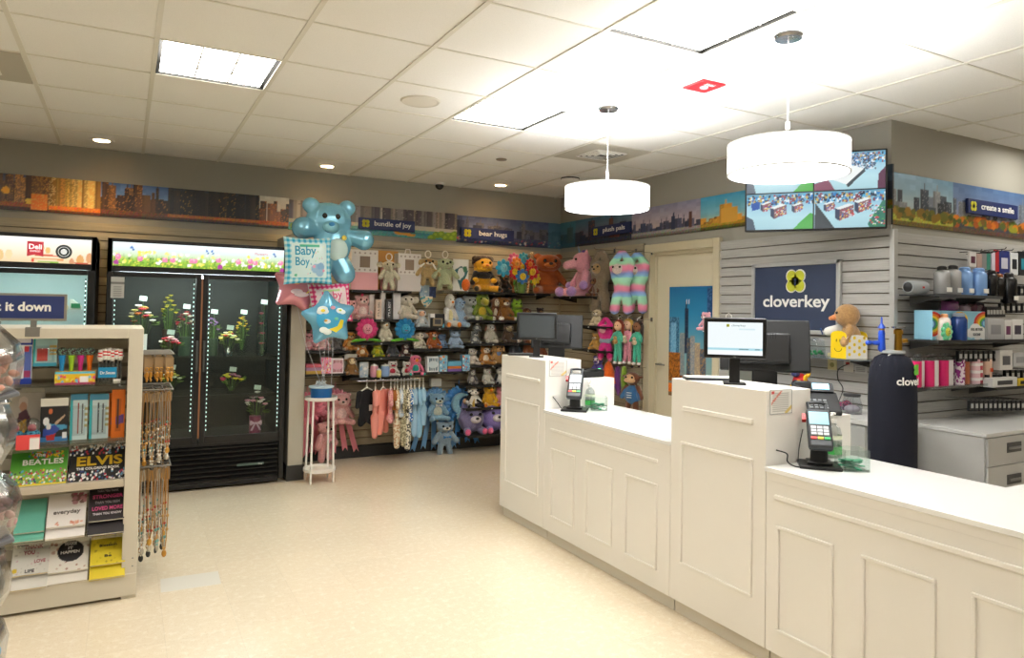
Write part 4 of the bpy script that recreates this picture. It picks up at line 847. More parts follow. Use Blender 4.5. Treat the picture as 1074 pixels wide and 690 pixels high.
    if face: MB().ell(H(0, -.55, -.02), (hx*.68, hy*.55, hzr*.72)).build('face_patch', fur(face), t)
    if belly and pose in ('sit', 'ball'):
        if pose == 'sit': MB().ell(S(0, -.06, .30), (.13*W*h, .11*h, .19*h)).build('belly_patch', fur(belly), t)
    if eyes:
        eo = -.86 if not face else -1.02
        for s in (-1, 1): MB().ell(H(s*.40, eo if snout != 'none' else -.9, .22), hx*.13, nu=9, nv=6).build('eye', EYE, t)
    if snout in ('short', 'wide', 'long') and nose:
        d = {'short': (0, -1.24, -.12), 'wide': (0, -1.3, -.15), 'long': (0, -2.0, -.32)}[snout]; MB().ell(H(*d), (hx*.16, hx*.1, hx*.11), nu=8, nv=6).build('nose', mat(nose, .4), t)
    if feet:
        for a0, a1, r0, r1 in legs:
            d = (Vector(a1)-Vector(a0)).normalized(); MB().ell(S(*a1)+d*r1*h*.55, (r1*h*.8, r1*h*.62, r1*h*.8)).build('foot_pad', fur(feet), t)
    if extra: extra(t, h, H, S, (hx, hy, hzr))
    return t
YS = 6.62                                  # front edge plane of the wall shelves
SHB = mat('#1d1c1b', .45)
def shelf(x0, x1, z, label, depth=.3, m=SHB, xw=False, tagstrip=False):
    t = thing('wall_shelf', label, 'shelf', ((x0+x1)/2, YBS, z) if not xw else (XRS, (x0+x1)/2, z), 0 if not xw else -PI/2, 'black shelves on the slatwall'); w = (x1-x0)/2-.004
    MB().bx(-w, w, -depth, -.004, -.012, 0).build('shelf_panel', m, t, bevel=.001); MB().bx(-w, w, -depth-.006, -depth, -.022, .002).build('front_lip', mat('#2a2826', .3, .3), t)
    for s in (-1, 1): MB().prism([(0, 0), (depth*.8, 0), (depth*.8, -.012), (0, -.05)], .004, (s*(w-.006), -.004, -.012), -YA, ZA).build('bracket', SHB, t)
    MB().box((0, -depth-.0075, -.012), (.016, .003, .012)).build('tag_clip', mat('#c8c8c4', .4), t); return t
E0, E1, E2, E3, E4, E5 = 1.39, 1.895, 2.50, 3.11, 3.72, 4.12
Z1 = dict(a=1.385, b=1.30, c=1.075, d=.865)     # leftmost bay
SHELV = [(E0, E1, 1.36, 'highest black shelf of the bay behind the balloons'), (E0, E1, 1.075, 'middle black shelf of the bay behind the balloons, under pink plush'), (E0, E1, .863, 'black shelf with pink toy boxes'),
 (E1, E2, 1.655, 'top black shelf carrying the baby gift boxes'), (E1, E2, 1.375, 'black shelf with the pink bear and tall book boxes'), (E1, E2, 1.15, 'black shelf with owl and two flower plush'), (E1, E2, 1.006, 'black shelf with tiger and frog plush'), (E1, E2, .815, 'black shelf directly above the baby clothes rail'),
 (E2, E3, 1.296, 'black shelf with duck and photo frame'), (E2, E3, 1.078, 'black shelf with hippo and giraffe plush'), (E2, E3, .85, 'black shelf with blue toy boxes'),
 (E3, E4, 1.668, 'top black shelf with the bee costume bear'), (E3, E4, 1.37, 'black shelf with alligator and brown bear plush'), (E3, E4, 1.13, 'black shelf with grey husky plush'), (E3, E4, .903, 'black shelf with black and white dog plush'), (E3, E4, .695, 'black shelf with panda and raccoon plush'), (E3, E4, .46, 'black shelf with cow and duck plush'),
 (E4, E5, 1.668, 'top black shelf with the big brown bear in the corner'), (E4, E5, 1.37, 'corner black shelf behind the far monitor'), (E4, E5, 1.13, 'corner black shelf lower behind the far monitor'), (E4, E5, .903, 'corner black shelf hidden partly by the far pedestal')]
for x0, x1, z, L_ in SHELV: shelf(x0, x1, z, L_)
shelf(E3, 4.40, .19, 'lowest deck shelf with the round purple unicorns', .36)
for a, b, z, L_ in ((5.93, 6.6, 1.64, 'side wall top shelf under the pink unicorn'), (5.62, 6.22, 1.34, 'side wall shelf with the small white dog plush'), (5.62, 6.22, 1.10, 'side wall shelf with hamburger coloured plush'), (5.62, 6.22, .84, 'side wall shelf with purple and white plush')): shelf(a, b, z, L_, .3, xw=True)
UPR = mat('#8c8880', .35, .6)
def pl(u, vb, vt, z, Y=6.72):
    p = at(u, vb, Y=Y); q = at(u, vt, Y=Y); return Vector((p.x, Y, z)), max(.05, q.z-p.z)
def P(name, label, u, vb, vt, z, col, Y=6.74, **k):
    l, h = pl(u, vb, vt, z, Y-.08); l.y = Y; return plush(name, label, l, h, col, **k)
# --- helper decorations
def badge(c, pos, r, name='badge'):
    def f(t, h, H, S, hr): MB().ell(S(*pos), (r*h, .02*h, r*h)).build(name, mat(c, .7), t)
    return f
def bow(c):
    def f(t, h, H, S, hr):
        b = MB()
        for s in (-1, 1): b.pillow([(0, 0), (s*.11*h, .05*h), (s*.12*h, -.04*h)], .03*h, S(0, -.2, .52))
        b.ell(S(0, -.21, .52), .02*h); b.build('bow', mat(c, .6), t)
    return f
def horn(c, mane=None):
    def f(t, h, H, S, hr):
        MB().rev(H(0, -.25, .9), [(hr[0]*.16, 0), (0.0, hr[2]*.8)], 10, (0, -.35, 1)).build('horn', mat(c, .4), t)
        if mane:
            m = MB()
            for k in range(5): m.ell(H(.08, .15+.25*k, .95-.28*k), (hr[0]*.28, hr[1]*.3, hr[2]*.26))
            m.build('mane', fur(mane), t)
    return f
def legs_row(): pass
DUCKF = '#e07a1c'
# shelf z1.375 (bay 2)
P('plush_bear', 'pale pink plush bear with arms out, right of the blue star balloon', 382, 334, 309, 1.375, '#ecb8b4', belly='#f4dcd4', earc='#ecb8b4', extra=badge('#d84868', (-.06, -.2, .93), .06, 'hair_bow'))
P('plush_elephant', 'cream white plush elephant sitting above the blue flower plush', 429, 335, 309, 1.375, '#d9d0bd', ear='big', snout='trunk')
# bay 1
P('plush_bear', 'small peach pink plush bear half hidden by the blue star balloon', 369, 343, 321, 1.36, '#e8a8a4', belly='#f0c0b8', Y=6.72)
P('plush_rabbit', 'pink plush rabbit at the left end under the pink star balloon', 325, 368, 349, 1.075, '#e4a0a8', belly='#f0c8c8', ear='long')
P('plush_rabbit', 'pink plush bunny with pale spots right of the pink rabbit', 340, 368, 349, 1.075, '#eab4b6', belly='#f4d4d0', ear='floppy')
P('plush_elephant', 'grey plush elephant with white feet right of the pink bunnies', 355, 368, 352, 1.075, '#6e6c6c', ear='big', snout='trunk', feet='#d8d4cc')
P('plush_giraffe', 'small ochre plush giraffe left of the pink flower plush', 369, 367, 347, 1.075, '#b87828', belly='#d8b070', ear='side', feet='#d8d0c0', snoutc='#d8b888', Y=6.70)
# z1.15
P('plush_owl', 'cream plush owl between the pink and blue flower plush', 406, 359, 335, 1.15, '#e0d5be', ear='point', snout='beak', snoutc='#a87838', face='#efe6d2', w=.95)
# z1.006
P('plush_tiger', 'orange brown plush tiger with white muzzle under the pink flower', 382, 375, 359, 1.006, '#c07c30', belly='#ecd8b8', snoutc='#f0e4d0', feet='#5a2c1c')
P('plush_frog', 'lime and yellow plush frog under the owl', 398, 375, 359, 1.006, '#a0ac20', belly='#dcc428', ear='frog', snout='wide', snoutc='#c8c030', feet='#e0c820', nose=None)
P('plush_donkey', 'dark grey plush donkey with pink feet under the owl', 414, 375, 358, 1.006, '#4c4c50', ear='long', snoutc='#6a6666', feet='#d8a098')
P('plush_dog', 'dark brown and white plush puppy under the blue flower', 428, 375, 361, 1.006, '#4a2418', belly='#e8e0d4', face='#e8e0d4', ear='floppy', feet='#e0d8cc')
# bay 3 z1.296
P('plush_doll', 'baby doll in white and pale blue knitted suit under the hanging bibs', 444, 343, 324, 1.296, '#c4ccd0', ear='none', snout='none', face='#e8b898', belly='#e4e4e0', feet='#d8dce0')
P('plush_duck', 'white plush duck holding a cream basket', 474, 343, 307, 1.296, '#e8e4dc', ear='none', snout='beak', snoutc='#e0802c', feet='#e08430', w=.62, belly='#ecdfa8')
P('plush_dragon', 'pale blue plush dragon with darker blue horns beside the white duck', 484, 344, 312, 1.296, '#9cb8d4', ear='side', earc='#5c8cc8', feet='#b4cce0', w=.7)
P('plush_koala', 'pale grey plush koala with green badge behind the blue dragon', 496, 337, 311, 1.37, '#a8aca8', feet='#7c7470', extra=badge('#4c6c38', (.05, -.19, .5), .06), Y=6.76)
# bay 3 z1.078
P('plush_elephant', 'cream plush elephant with grey inner ears below the baby doll', 442, 366, 348, 1.078, '#d8cdb8', ear='big', earc='#a8a4a0', snout='trunk')
P('plush_giraffe', 'russet plush giraffe with green collar below the photo frame', 457, 366, 346, 1.078, '#a85a24', ear='side', snoutc='#e8dcc8', extra=badge('#4c8c4c', (0, -.17, .52), .09, 'collar'))
P('plush_bear', 'small blue plush bear hidden behind the blue hippo', 466, 366, 351, 1.078, '#8ca8c8', Y=6.82)
P('plush_hippo', 'powder blue plush hippo lying with a wide muzzle', 480, 367, 347, 1.078, '#9fb4cc', ear='round', snout='wide', w=1.4, nose=None)
# bay 4 z1.37
P('plush_alligator', 'green and yellow plush alligator sitting below the bee bear', 508, 336, 308, 1.37, '#7c9024', belly='#d8b830', ear='frog', snout='long', snoutc='#a8a030', feet='#dcdcc8', nose=None)
P('plush_monkey', 'cream faced plush monkey between the alligator and the brown bear', 522, 336, 311, 1.37, '#7a4a28', belly='#e0d4bc', face='#e4d8c0', ear='side', w=.75, feet='#e8dcd0')
P('plush_bear', 'caramel plush bear with white feet right of the monkey', 532, 336, 311, 1.37, '#96601f', snoutc='#e8e0d0', feet='#f0ece4')
P('plush_frog', 'bright lime plush frog behind the caramel bear', 545, 337, 315, 1.37, '#8cb820', ear='frog', snout='wide', snoutc='#a8cc38', nose=None, Y=6.80)
P('plush_dog', 'small brown plush dog peeking over the far monitor', 556, 333, 319, 1.37, '#6a3c1c', ear='floppy', snoutc='#c88840')
P('plush_bear', 'small dark plush bear peeking over the right side of the far monitor', 570, 334, 320, 1.37, '#34221a', snoutc='#a87848', Y=6.78)
# z1.13
P('plush_husky', 'grey and white plush husky on top of another husky', 503, 349, 338, 1.255, '#747674', belly='#e0dcd4', snoutc='#e8e4dc', ear='point', pose='sit', Y=6.74, w=1.4)
P('plush_husky', 'grey and white plush husky under its twin at the shelf edge', 501, 360, 347, 1.13, '#70726f', belly='#e0dcd4', snoutc='#e8e4dc', ear='point', feet='#e4e0d8', w=1.4, Y=6.70)
P('plush_dog', 'cream and brown plush beagle lying beside the huskies', 517, 360, 339, 1.13, '#cfc6b4', earc='#7a4a30', ear='floppy', face='#c8c4bc', snoutc='#e8e0d4', w=1.1)
P('plush_sloth', 'dark brown plush sloth with pale face left of the far monitor', 536, 360, 340, 1.13, '#54402e', face='#b8a888', ear='none', snout='none', m=None)
P('plush_elephant', 'dark grey plush elephant in shadow left of the huskies', 493, 361, 345, 1.13, '#5a5c5e', ear='big', snout='trunk', Y=6.84) if False else None
P('plush_bear', 'rust brown plush bear left above the far pedestal', 561, 372, 355, .99, '#8a4418', snoutc='#b8743c', Y=6.66) if False else None
# z.903
P('plush_dog', 'black and white plush border collie at the shelf end', 498, 383, 365, .903, '#e0d4c4', earc='#18181a', ear='floppy', feet='#e8dccc')
P('plush_cat', 'orange and white plush fox cat beside the black and white dog', 512, 384, 364, .903, '#c48438', belly='#ecdcc4', face='#e8d8c0', ear='point', feet='#d8a050')
P('plush_dog', 'sandy plush dog with a blue scarf right of the orange cat', 525, 383, 361, .903, '#b88c50', ear='floppy', snoutc='#d0a468', extra=badge('#6c84b0', (0, -.16, .5), .11, 'scarf'))
P('plush_dog', 'dark blue plush dog above the far pedestal edge', 541, 372, 353, .985, '#26303e', snoutc='#b8a898', ear='floppy', Y=6.70) if False else None
for k, (u, c, s_, L_) in enumerate(((543, '#30343c', '#c8b8a8', 'dark plush penguin just above the far pedestal top'), (557, '#8a4a1c', '#c08040', 'rust brown plush bear just above the far pedestal top, left'), (568, '#7a3c18', '#b87038', 'rust brown plush bear just above the far pedestal top, right'))):
    P('plush_bear', L_, u, 388, 354, .903, c, snoutc=s_, w=.7, Y=6.76)
# z.695
P('plush_raccoon', 'grey plush raccoon with dark eye patches above the cow', 498, 404, 387, .695, '#76706e', belly='#d8d4cc', face='#cdc8c0', feet='#242424', w=1.1)
P('plush_cat', 'white plush cat with pink nose above the yellow duck', 514, 405, 387, .695, '#d9d4c6', ear='point', nose='#d87890', w=1.15)
P('plush_panda', 'black and white plush panda beside the far pedestal', 528, 405, 387, .695, '#e4e0d8', earc='#1c1c1c', feet='#1c1c1c', belly='#eceae2', armm=fur('#1c1c1c'))
# z.46
P('plush_cow', 'black and white plush cow with drooping ears', 499, 428, 406, .46, '#e8e4dc', m=mat('#e8e4dc', kind='patches', col2='#161616', scale=14), ear='side', earc='#16161a', snout='wide', snoutc='#ece6dc', feet='#161616')
P('plush_duck', 'bright yellow plush duckling with orange feet', 516, 428, 404, .46, '#e0a810', ear='none', snout='beak', snoutc='#e07818', feet='#e07a18', w=1.2)
P('plush_pig', 'rose pink plush pig half hidden by the far pedestal', 529, 427, 407, .46, '#d88c98', snoutc='#e8a8b0', ear='point')
# round unicorns
P('plush_unicorn', 'round grey purple plush unicorn with pink feet, left of the pair', 497, 457, 425, .19, '#8078a0', pose='ball', ear='point', snoutc='#d8d0d4', feet='#e86490', extra=horn('#c8a850'), Y=6.76)
P('plush_unicorn', 'round violet plush unicorn with pink feet and yellow horn', 520, 457, 425, .19, '#8e7cc0', pose='ball', ear='point', snoutc='#e8e0e0', feet='#f06c90', extra=horn('#e8c430'), Y=6.76)
# top shelf z1.668
def bee(t, h, H, S, hr):
    m = MB()
    for k in range(12): a = 2*PI*k/12; m.ell(S(.15*math.cos(a), -.02+.13*math.sin(a), .60), (.095*h, .09*h, .07*h))
    m.build('yellow_ruff', fur('#ecb414'), t); m = MB()
    for z_ in (.42,): m.ell(S(0, .02, z_), (.265*h, .225*h, .12*h))
    m.build('black_band', fur('#18120c'), t); m = MB()
    for s in (-1, 1): m.ell(S(s*.26, -.14, .30), (.09*h, .08*h, .07*h))
    m.build('mitten', fur('#f0b818'), t)
    m = MB(); 
    for s in (-1, 1): m.ell(H(s*.45, .1, .55), (hr[0]*.6, hr[1]*.7, hr[2]*.6))
    m.ell(H(0, .22, .32), (hr[0]*1.08, hr[1]*.98, hr[2]*.9)); m.build('hood', fur('#3a2414'), t)
P('plush_bear', 'big plush bear in a black and yellow bee costume on the top shelf', 509, 306, 268, 1.668, '#dca018', snoutc='#e8a828', ear='round', earc='#3a2414', feet='#18120c', armm=fur('#18120c'), extra=bee, Y=6.76, nose='#d87020')
l, h = pl(491, 305, 290, 1.668, 6.6); o = MB().ell((0, 0, .07), (.055, .05, .07), nu=18, nv=12).build('plush_ball', fur('#e86c18'), None, loc=(l.x, 6.68, 1.668)); tag(o, 'fluffy orange plush ball beside the bee bear', 'plush toy', 'plush animals on the wall shelves')
P('plush_gorilla', 'black plush gorilla with brown face below the blue flower plush', 532, 306, 285, 1.668, '#16110e', face='#8a5426', ear='side', feet='#8a4c1e', w=1.2)
P('plush_monkey', 'brown plush monkey just right of the black gorilla', 541, 306, 287, 1.668, '#9c5c20', snoutc='#c88c48', Y=6.82, w=.8)
P('plush_dog', 'green frog plush under the plush flower bunch', 546, 311, 296, 1.668, '#5c7c30', face='#b8bca8', ear='floppy', w=.9, Y=6.70)
# giraffe standing
l, h = pl(560, 315, 268, 1.668, 6.66); l.y = 6.72
plush('plush_giraffe', 'tall standing plush giraffe left of the big brown bear', l, h, '#d08a3c', pose='stand', ear='side', snout='short', snoutc='#e0a860', m=mat('#e8cfa0', kind='spots', col2='#b8641c', scale=60), rz=-.5)
# big brown bear
l, h = pl(579, 318, 269, 1.64, 6.6); l.y = 6.70; l.z = 1.668
plush('plush_bear', 'very big rust brown plush bear seated in the corner', l, .49, '#a04c10', snoutc='#b86420', rz=-.3, w=1.5)
# pink unicorn on the side wall shelf
p = at(606, 322, X=4.15)
def uni(t, h, H, S, hr):
    horn('#7890a8', '#7a5ca8')(t, h, H, S, hr)
    for s in (-1, 1): MB().ell(S(s*.28, -.40, .09), (.11*h, .10*h, .10*h)).build('hoof', fur('#b890d0'), t); MB().ell(S(s*.32, -.16, .22), .09*h).build('hoof', fur('#b890d0'), t)
plush('plush_unicorn', 'large pink plush unicorn with a blue horn beside the big brown bear', Vector((4.22, 6.16, 1.64)), .52, '#e8a0ae', snout='long', snoutc='#eca8b4', ear='point', rz=-1.72, w=1.0, extra=uni, nose=None)
plush('plush_bear', 'small brown plush bear tucked behind the pink unicorn', Vector((4.25, 5.98, 1.64)), .2, '#6a3c1c', rz=-PI/2, snoutc='#a8743c')
# hanging long arm animals
def hang(label, name, u, vt, vb, X, Hh, col, **k):
    p = at(u, vb, X=X); q = at(u, vt, X=X); k.setdefault('pose', 'hang'); return plush(name, label, Vector((X, p.y, p.z)), q.z-p.z, col, rz=-PI/2+.35, group='plush hanging on the side wall hooks', **k)
hang('long grey brown hanging plush monkey left of the rainbow sloths', 'plush_monkey', 630, 262, 329, 4.28, .6, '#8a7860', face='#b89460', snout='short', snoutc='#c09a64', w=1.1, ear='none')
hang('front rainbow striped hanging plush sloth', 'plush_sloth', 652, 262, 330, 4.20, .6, '#a0c0e0', m=mat('#a0c0e0', kind='rainbow'), face='#e4d0c8', snout='none', w=1.25, ear='none')
hang('rear rainbow striped hanging plush sloth beside the door frame', 'plush_sloth', 668, 264, 329, 4.33, .6, '#a0c0e0', m=mat('#a0c0e0', kind='rainbow'), face='#e4d0c8', snout='none', w=1.25, ear='none')
hang('hot pink hanging plush monkey in a grey vest', 'plush_monkey', 635, 332, 377, 4.20, .4, '#e02888', face='#e8a8b0', ear='none', snout='none', w=1.3, feet='#f080a8', extra=lambda t, h, H, S, hr: MB().ell(S(0, 0, .44), (.17*h, .105*h, .11*h)).build('vest', fur('#98a4b4'), t))
def doll(label, u, vt, vb, X, cloth, hair, skin, hold):
    p = at(u, vb, X=X); q = at(u, vt, X=X); h = q.z-p.z; S = lambda *a: Vector(a)*h
    t = thing('rag_doll', label, 'doll', Vector((X, p.y, p.z)), -PI/2+.35, 'rag dolls hanging on the side wall'); MB().ell(S(0, 0, .84), (.10*h, .09*h, .11*h)).build('head', mat(skin, .8), t)
    b = MB().ell(S(0, 0, .58), (.11*h, .075*h, .16*h)); [b.limb(S(s*.05, 0, .45), S(s*.06, -.01, .08), .05*h, .045*h) for s in (-1, 1)]; [b.limb(S(s*.09, 0, .68), S(s*.14, -.07, .52), .035*h, .03*h) for s in (-1, 1)]
    b.build('outfit', fur(cloth), t, remesh=max(.0035, h/50)); m = MB().ell(S(0, .03, .87), (.12*h, .09*h, .115*h))
    for s in (-1, 1): m.limb(S(s*.10, .02, .85), S(s*.12, .0, .52), .045*h, .03*h)
    m.build('hair', fur(hair), t)
    for s in (-1, 1): MB().ell(S(s*.03, -.085, .85), .012*h).build('eye', EYE, t); MB().ell(S(s*.065, -.03, .035), (.04*h, .06*h, .035*h)).build('shoe', mat('#e8dcd8' if s else '#fff', .7), t)
    MB().tube([S(.0, 0, .94), S(.0, 0, 1.02), S(0, .15, 1.06)], .004, 6).build('hang_loop', WHTP, t)
    MB().ell(S(0, -.12, .50), (.06*h, .045*h, .055*h)).ell(S(0, -.13, .58), (.045*h, .04*h, .04*h)).build('held_toy', fur(hold), t); return t
doll('red haired rag doll in green scrubs', 648, 334, 382, 4.22, '#4cb898', '#8a3010', '#e8b890', '#c09858')
doll('blonde rag doll in pink clothes', 658, 333, 382, 4.30, '#e898a8', '#e0b050', '#ecc0a0', '#d8c8a8')
doll('dark haired rag doll in green scrubs beside the door frame', 668, 335, 383, 4.24, '#3ca888', '#2c1c14', '#8a5838', '#d8c0a0')
p = at(663, 434, X=4.2); plush('plush_monkey', 'brown plush monkey in a blue hoodie near the door frame', Vector((4.2, p.y, p.z)), at(663, 386, X=4.2).z-p.z, '#6a3c20', face='#d8a878', ear='side', snout='wide', snoutc='#dcb080', rz=-1.2, pose='dangle', w=1.25, feet='#c89468', nose=None, group='plush hanging on the side wall hooks',
    extra=lambda t, h, H, S, hr: (MB().ell(S(0, 0, .42), (.19*h, .14*h, .22*h)).limb(S(-.13, 0, .56), S(-.22, -.06, .38), .07*h, .065*h).limb(S(.13, 0, .56), S(.22, -.06, .38), .07*h, .065*h).build('hoodie', fur('#2c6494'), t), [MB().box(S(0, -.142, .47-.05*k), (.12*h, .003, .014*h)).build('hoodie_lettering', WHTP, t) for k in range(3)]))
p = at(623, 347, X=4.16); plush('plush_dog', 'small white and cream plush dog under the grey brown monkey', Vector((4.2, p.y, 1.34)), .17, '#d9c8a4', snoutc='#f0e8dc', rz=-1.2, ear='floppy', w=1.2)
p = at(622, 370, X=4.16); plush('plush_bear', 'yellow and cream plush bear on the side wall behind the far monitor', Vector((4.2, p.y, 1.10)), .17, '#c09040', snoutc='#e8d8b8', rz=-1.2, w=1.3)
p = at(624, 398, X=4.16); plush('plush_penguin', 'purple and white plush bird above the far pedestal shelf', Vector((4.2, p.y, .84)), .2, '#5c4c98', face='#e8dcec', feet='#d04888', rz=-1.2, w=1.2)
p = at(638, 396, X=4.2); o = thing('plush_cone', 'bright orange pointed plush hanging above the white pedestal shelf', 'plush toy', Vector((4.2, p.y, p.z-.05)), -PI/2, 'plush hanging on the side wall hooks'); MB().rev((0, 0, 0), [(0, -.02), (.10, 0), (.085, .05), (.03, .19), (0, .22)], 20).build('body', fur('#e86410'), o, remesh=.006); [MB().ell((s*.03, -.08, .06), .008).build('eye', EYE, o) for s in (-1, 1)]
for u, vt, vb, c, L_ in ((648, 384, 415, '#6c2c78', 'long purple plush tail hanging beside the hoodie monkey'), (655, 384, 414, '#7c9a28', 'long lime green plush tail hanging beside the hoodie monkey')):
    p = at(u, vt, X=4.25); q = at(u, vb, X=4.25); o = MB().tube([p-q, (p-q)*.6+Vector((0, .01, 0)), (p-q)*.3, Vector((0, -.015, 0))], [.02, .035, .033, .012], 10).build('plush_snake', fur(c), None, loc=q); tag(o, L_, 'plush toy', 'plush hanging on the side wall hooks')
# hooks carrying the hanging plush
hk = None
for k, (u, v) in enumerate(((630, 262), (652, 262), (668, 264), (635, 332), (648, 334), (658, 333), (668, 335), (663, 386), (638, 374), (648, 384), (655, 384))):
    y_ = at(u, v, X=4.25).y; z_ = at(u, v, X=4.25).z
    o = MB().tube([(0, 0, 0), (-.24, 0, .0), (-.262, 0, .02)], .003, 6).bx(-.004, 0, -.015, .015, -.02, .02).build('display_hook', CHROME, None, loc=(XRS-.001, y_, z_)) if hk is None else dup(hk, (XRS-.001, y_, z_))
    tag(o, 'thin chrome display hook on the plush side wall', 'hook', 'display hooks on the plush side wall'); hk = hk or o
# plush flowers
def flower(label, c, u, v, Y, r, petal, centre, z=None, stem=None, rz=0, n=8, bare=False):
    p = at(u, v, Y=Y); t = thing('plush_flower', label, 'plush flower', p, rz, 'plush flowers on the wall'); m = MB()
    for k in range(n): a = 2*PI*k/n; m.ell((r*.62*math.cos(a), 0, r*.62*math.sin(a)), (r*.42, r*.18, r*.30), Matrix.Rotation(-a, 3, 'Y'))
    m.build('petals', fur(petal), t); MB().ell((0, -r*.12, 0), (r*.48, r*.22, r*.48)).build('flower_centre', fur(centre), t)
    MB().tube([(-r*.15, -r*.33, -r*.08), (0, -r*.35, -r*.16), (r*.15, -r*.33, -r*.08)], r*.03, 5).build('smile', mat('#802030' if centre != '#e8c020' else '#a04020', .6), t)
    for s in (-1, 1): MB().ell((s*r*.13, -r*.33, r*.08), r*.04).build('eye', EYE, t)
    if stem:
        MB().tube([(0, .01, -r*.6), (0, .015, stem)], r*.09, 8).build('stem', fur('#4c8c20'), t); q = MB()
        for s in (-1, 1) if not bare else (): q.ell((s*r*.7, .0, stem+.01), (r*.75, r*.2, r*.14), Matrix.Rotation(s*.15, 3, 'Y'))
        if not bare: q.build('leaves', fur('#5cb020'), t)
    return t
flower('pink plush flower with a message disc and green leaves', 0, 385, 345, 6.62, .105, '#d83878', '#eca0b0', stem=-.115, n=12)
flower('teal blue plush flower with green leaves beside the owl', 0, 425, 345, 6.62, .105, '#1c80b4', '#38a0c4', stem=-.115, n=12)
for k, (L_, u, v, r, pc, cc, st) in enumerate((('light blue plush flower leftmost of the bunch', 528, 281, .085, '#2c9cc0', '#70c0d4', -.1), ('pink plush flower at the top of the bunch', 539, 272, .065, '#e0608c', '#f0b0b8', -.15), ('teal plush flower at the top right of the bunch', 549, 271, .06, '#2c98b4', '#48b0c0', -.15),
  ('orange plush flower high in the bunch', 542, 276, .06, '#e87820', '#f0a040', -.15), ('red plush flower at the left of the bunch', 540, 285, .075, '#c41c28', '#e8c020', -.14), ('blue plush flower in the middle of the bunch', 547, 280, .07, '#3474b4', '#e8c020', -.15), ('blue plush flower lowest in the bunch', 548, 290, .075, '#3474b4', '#e8c020', -.1), ('red plush flower at the right of the bunch', 558, 285, .08, '#cc1820', '#e8c020', -.12), ('yellow plush flower right below the red one', 561, 292, .065, '#e8c414', '#f0d030', -.1), ('red and orange plush flower above the right red flower', 556, 277, .055, '#d02818', '#e88028', -.14))):
    flower(L_, 0, u, v, 6.50+.03*(k%3), r*1.08, pc, cc, bare=True, stem=st)
o = thing('flower_pot', 'green plush pot holding the plush flower bunch', 'plush pot', Vector((at(548, 303, Y=6.56).x, 6.58, 1.668))); MB().rev((0, 0, 0), [(0, 0), (.035, 0), (.05, .08), (.052, .1), (0, .1)], 18).build('pot_body', fur('#6c8c3c'), o); MB().ell((0, 0, .1), (.05, .05, .02)).build('pot_filling', fur('#4c7c28'), o)
# ================================================================== RIGHT SIDE: TV, sign, shelf, tank, cabinets
tv = thing('television', 'wall mounted television showing four store camera views', 'television', (0, 0, 0))
L0, R0_ = Vector((3.79, 3.56, 2.065)), Vector((4.33, 2.86, 2.065)); Rv = (R0_-L0); TW = Rv.length; Rv.normalize(); TH = .525; Nv = Rv.cross(ZA)
ang = math.atan2(Rv.y, Rv.x); Rm = Matrix.Rotation(ang, 3, 'Z'); c = (L0+R0_)/2+ZA*TH/2-Nv*.03
MB().box(c, (TW, .05, TH), Rm).build('television_shell', BLACK, tv, bevel=.006)
def storeview(sd, kind):
    r = np.random.RandomState(sd); a = grad(56, 92, '#5c98b4', '#9ccade', '#b4dce6', '#a8d0da')
    for k in range(260): x, y = r.rand(), .02+.24*r.rand(); poly(a, [(x, y), (x+.03, y), (x+.03, y+.06), (x, y+.06)], ['#2c7cc0', '#3f4c60', '#d8e8f0', '#58b0d8', '#8c4c58', '#203044', '#c8b060'][k % 7])
    def unit(x, y, s):
        poly(a, [(x, y), (x+.20*s, y-.12*s), (x+.20*s, y+.14*s), (x, y+.3*s)], '#8c6468'); poly(a, [(x-.06*s, y-.04*s), (x, y), (x, y+.3*s), (x-.06*s, y+.22*s)], '#3c4660'); poly(a, [(x-.06*s, y-.04*s), (x+.13*s, y-.16*s), (x+.2*s, y-.12*s), (x, y)], '#e4ecec')
        for k in range(int(70*s)): u, v = r.rand(), r.rand(); px, py = x+.19*s*u, y-.11*s*u+.03+.24*s*v; poly(a, [(px, py), (px+.02, py-.01), (px+.02, py+.02), (px, py+.03)], ['#c84848', '#e0c870', '#405070', '#d8d8e0', '#5878b0', '#a04060'][k % 6])
    if kind in (0, 2):
        for x, y, s in ((.25, .3, .6), (.42, .42, .9), (.72, .36, .6)): unit(x, y, s)
        poly(a, [(.7, .98), (.95, .55), (1, .6), (1, 1), (.75, 1)], '#48a848'); poly(a, [(0, .6), (.1, .7), (.14, 1), (0, 1)], '#506070'); poly(a, [(.07, .25), (.2, .2), (.2, .4), (.08, .45)], '#2c58a8')
    if kind == 1:
        for x, y, s in ((.17, .36, .6), (.36, .5, 1.0), (.62, .34, .9)): unit(x, y, s)
        poly(a, [(.02, .3), (.3, 1), (0, 1)], '#303c44'); poly(a, [(.75, .9), (.95, .3), (1, .3), (1, 1), (.78, 1)], '#3c7c68')
        for k in range(60): x, y = .78+.2*r.rand(), .4+.55*r.rand(); disc(a, x, y, .02, ['#d84858', '#e8e0e0', '#385878', '#58a858'][k % 4])
    if kind == 3:
        for k in range(300): x, y = .35+.5*r.rand(), .02+.42*r.rand(); poly(a, [(x, y), (x+.025, y+.01), (x+.02, y+.05), (x, y+.04)], ['#3c88c0', '#d8e4ec', '#405468', '#28405c', '#8c98a8'][k % 5])
        poly(a, [(.25, .7), (.55, .35), (.7, .45), (.45, .85)], '#e8eeee'); poly(a, [(.45, .85), (.7, .45), (.72, .52), (.48, .93)], '#38444c'); poly(a, [(.9, .6), (1, .4), (1, 1), (.88, 1)], '#582848'); poly(a, [(0, .8), (.2, .7), (.3, 1), (0, 1)], '#7c3c58')
    return a
gp = .008; pw_, ph_ = (TW-.024-gp)/2, (TH-.024-gp)/2; SCRM = mat('#ffffff', .2, kind='screen', emit=1.0)
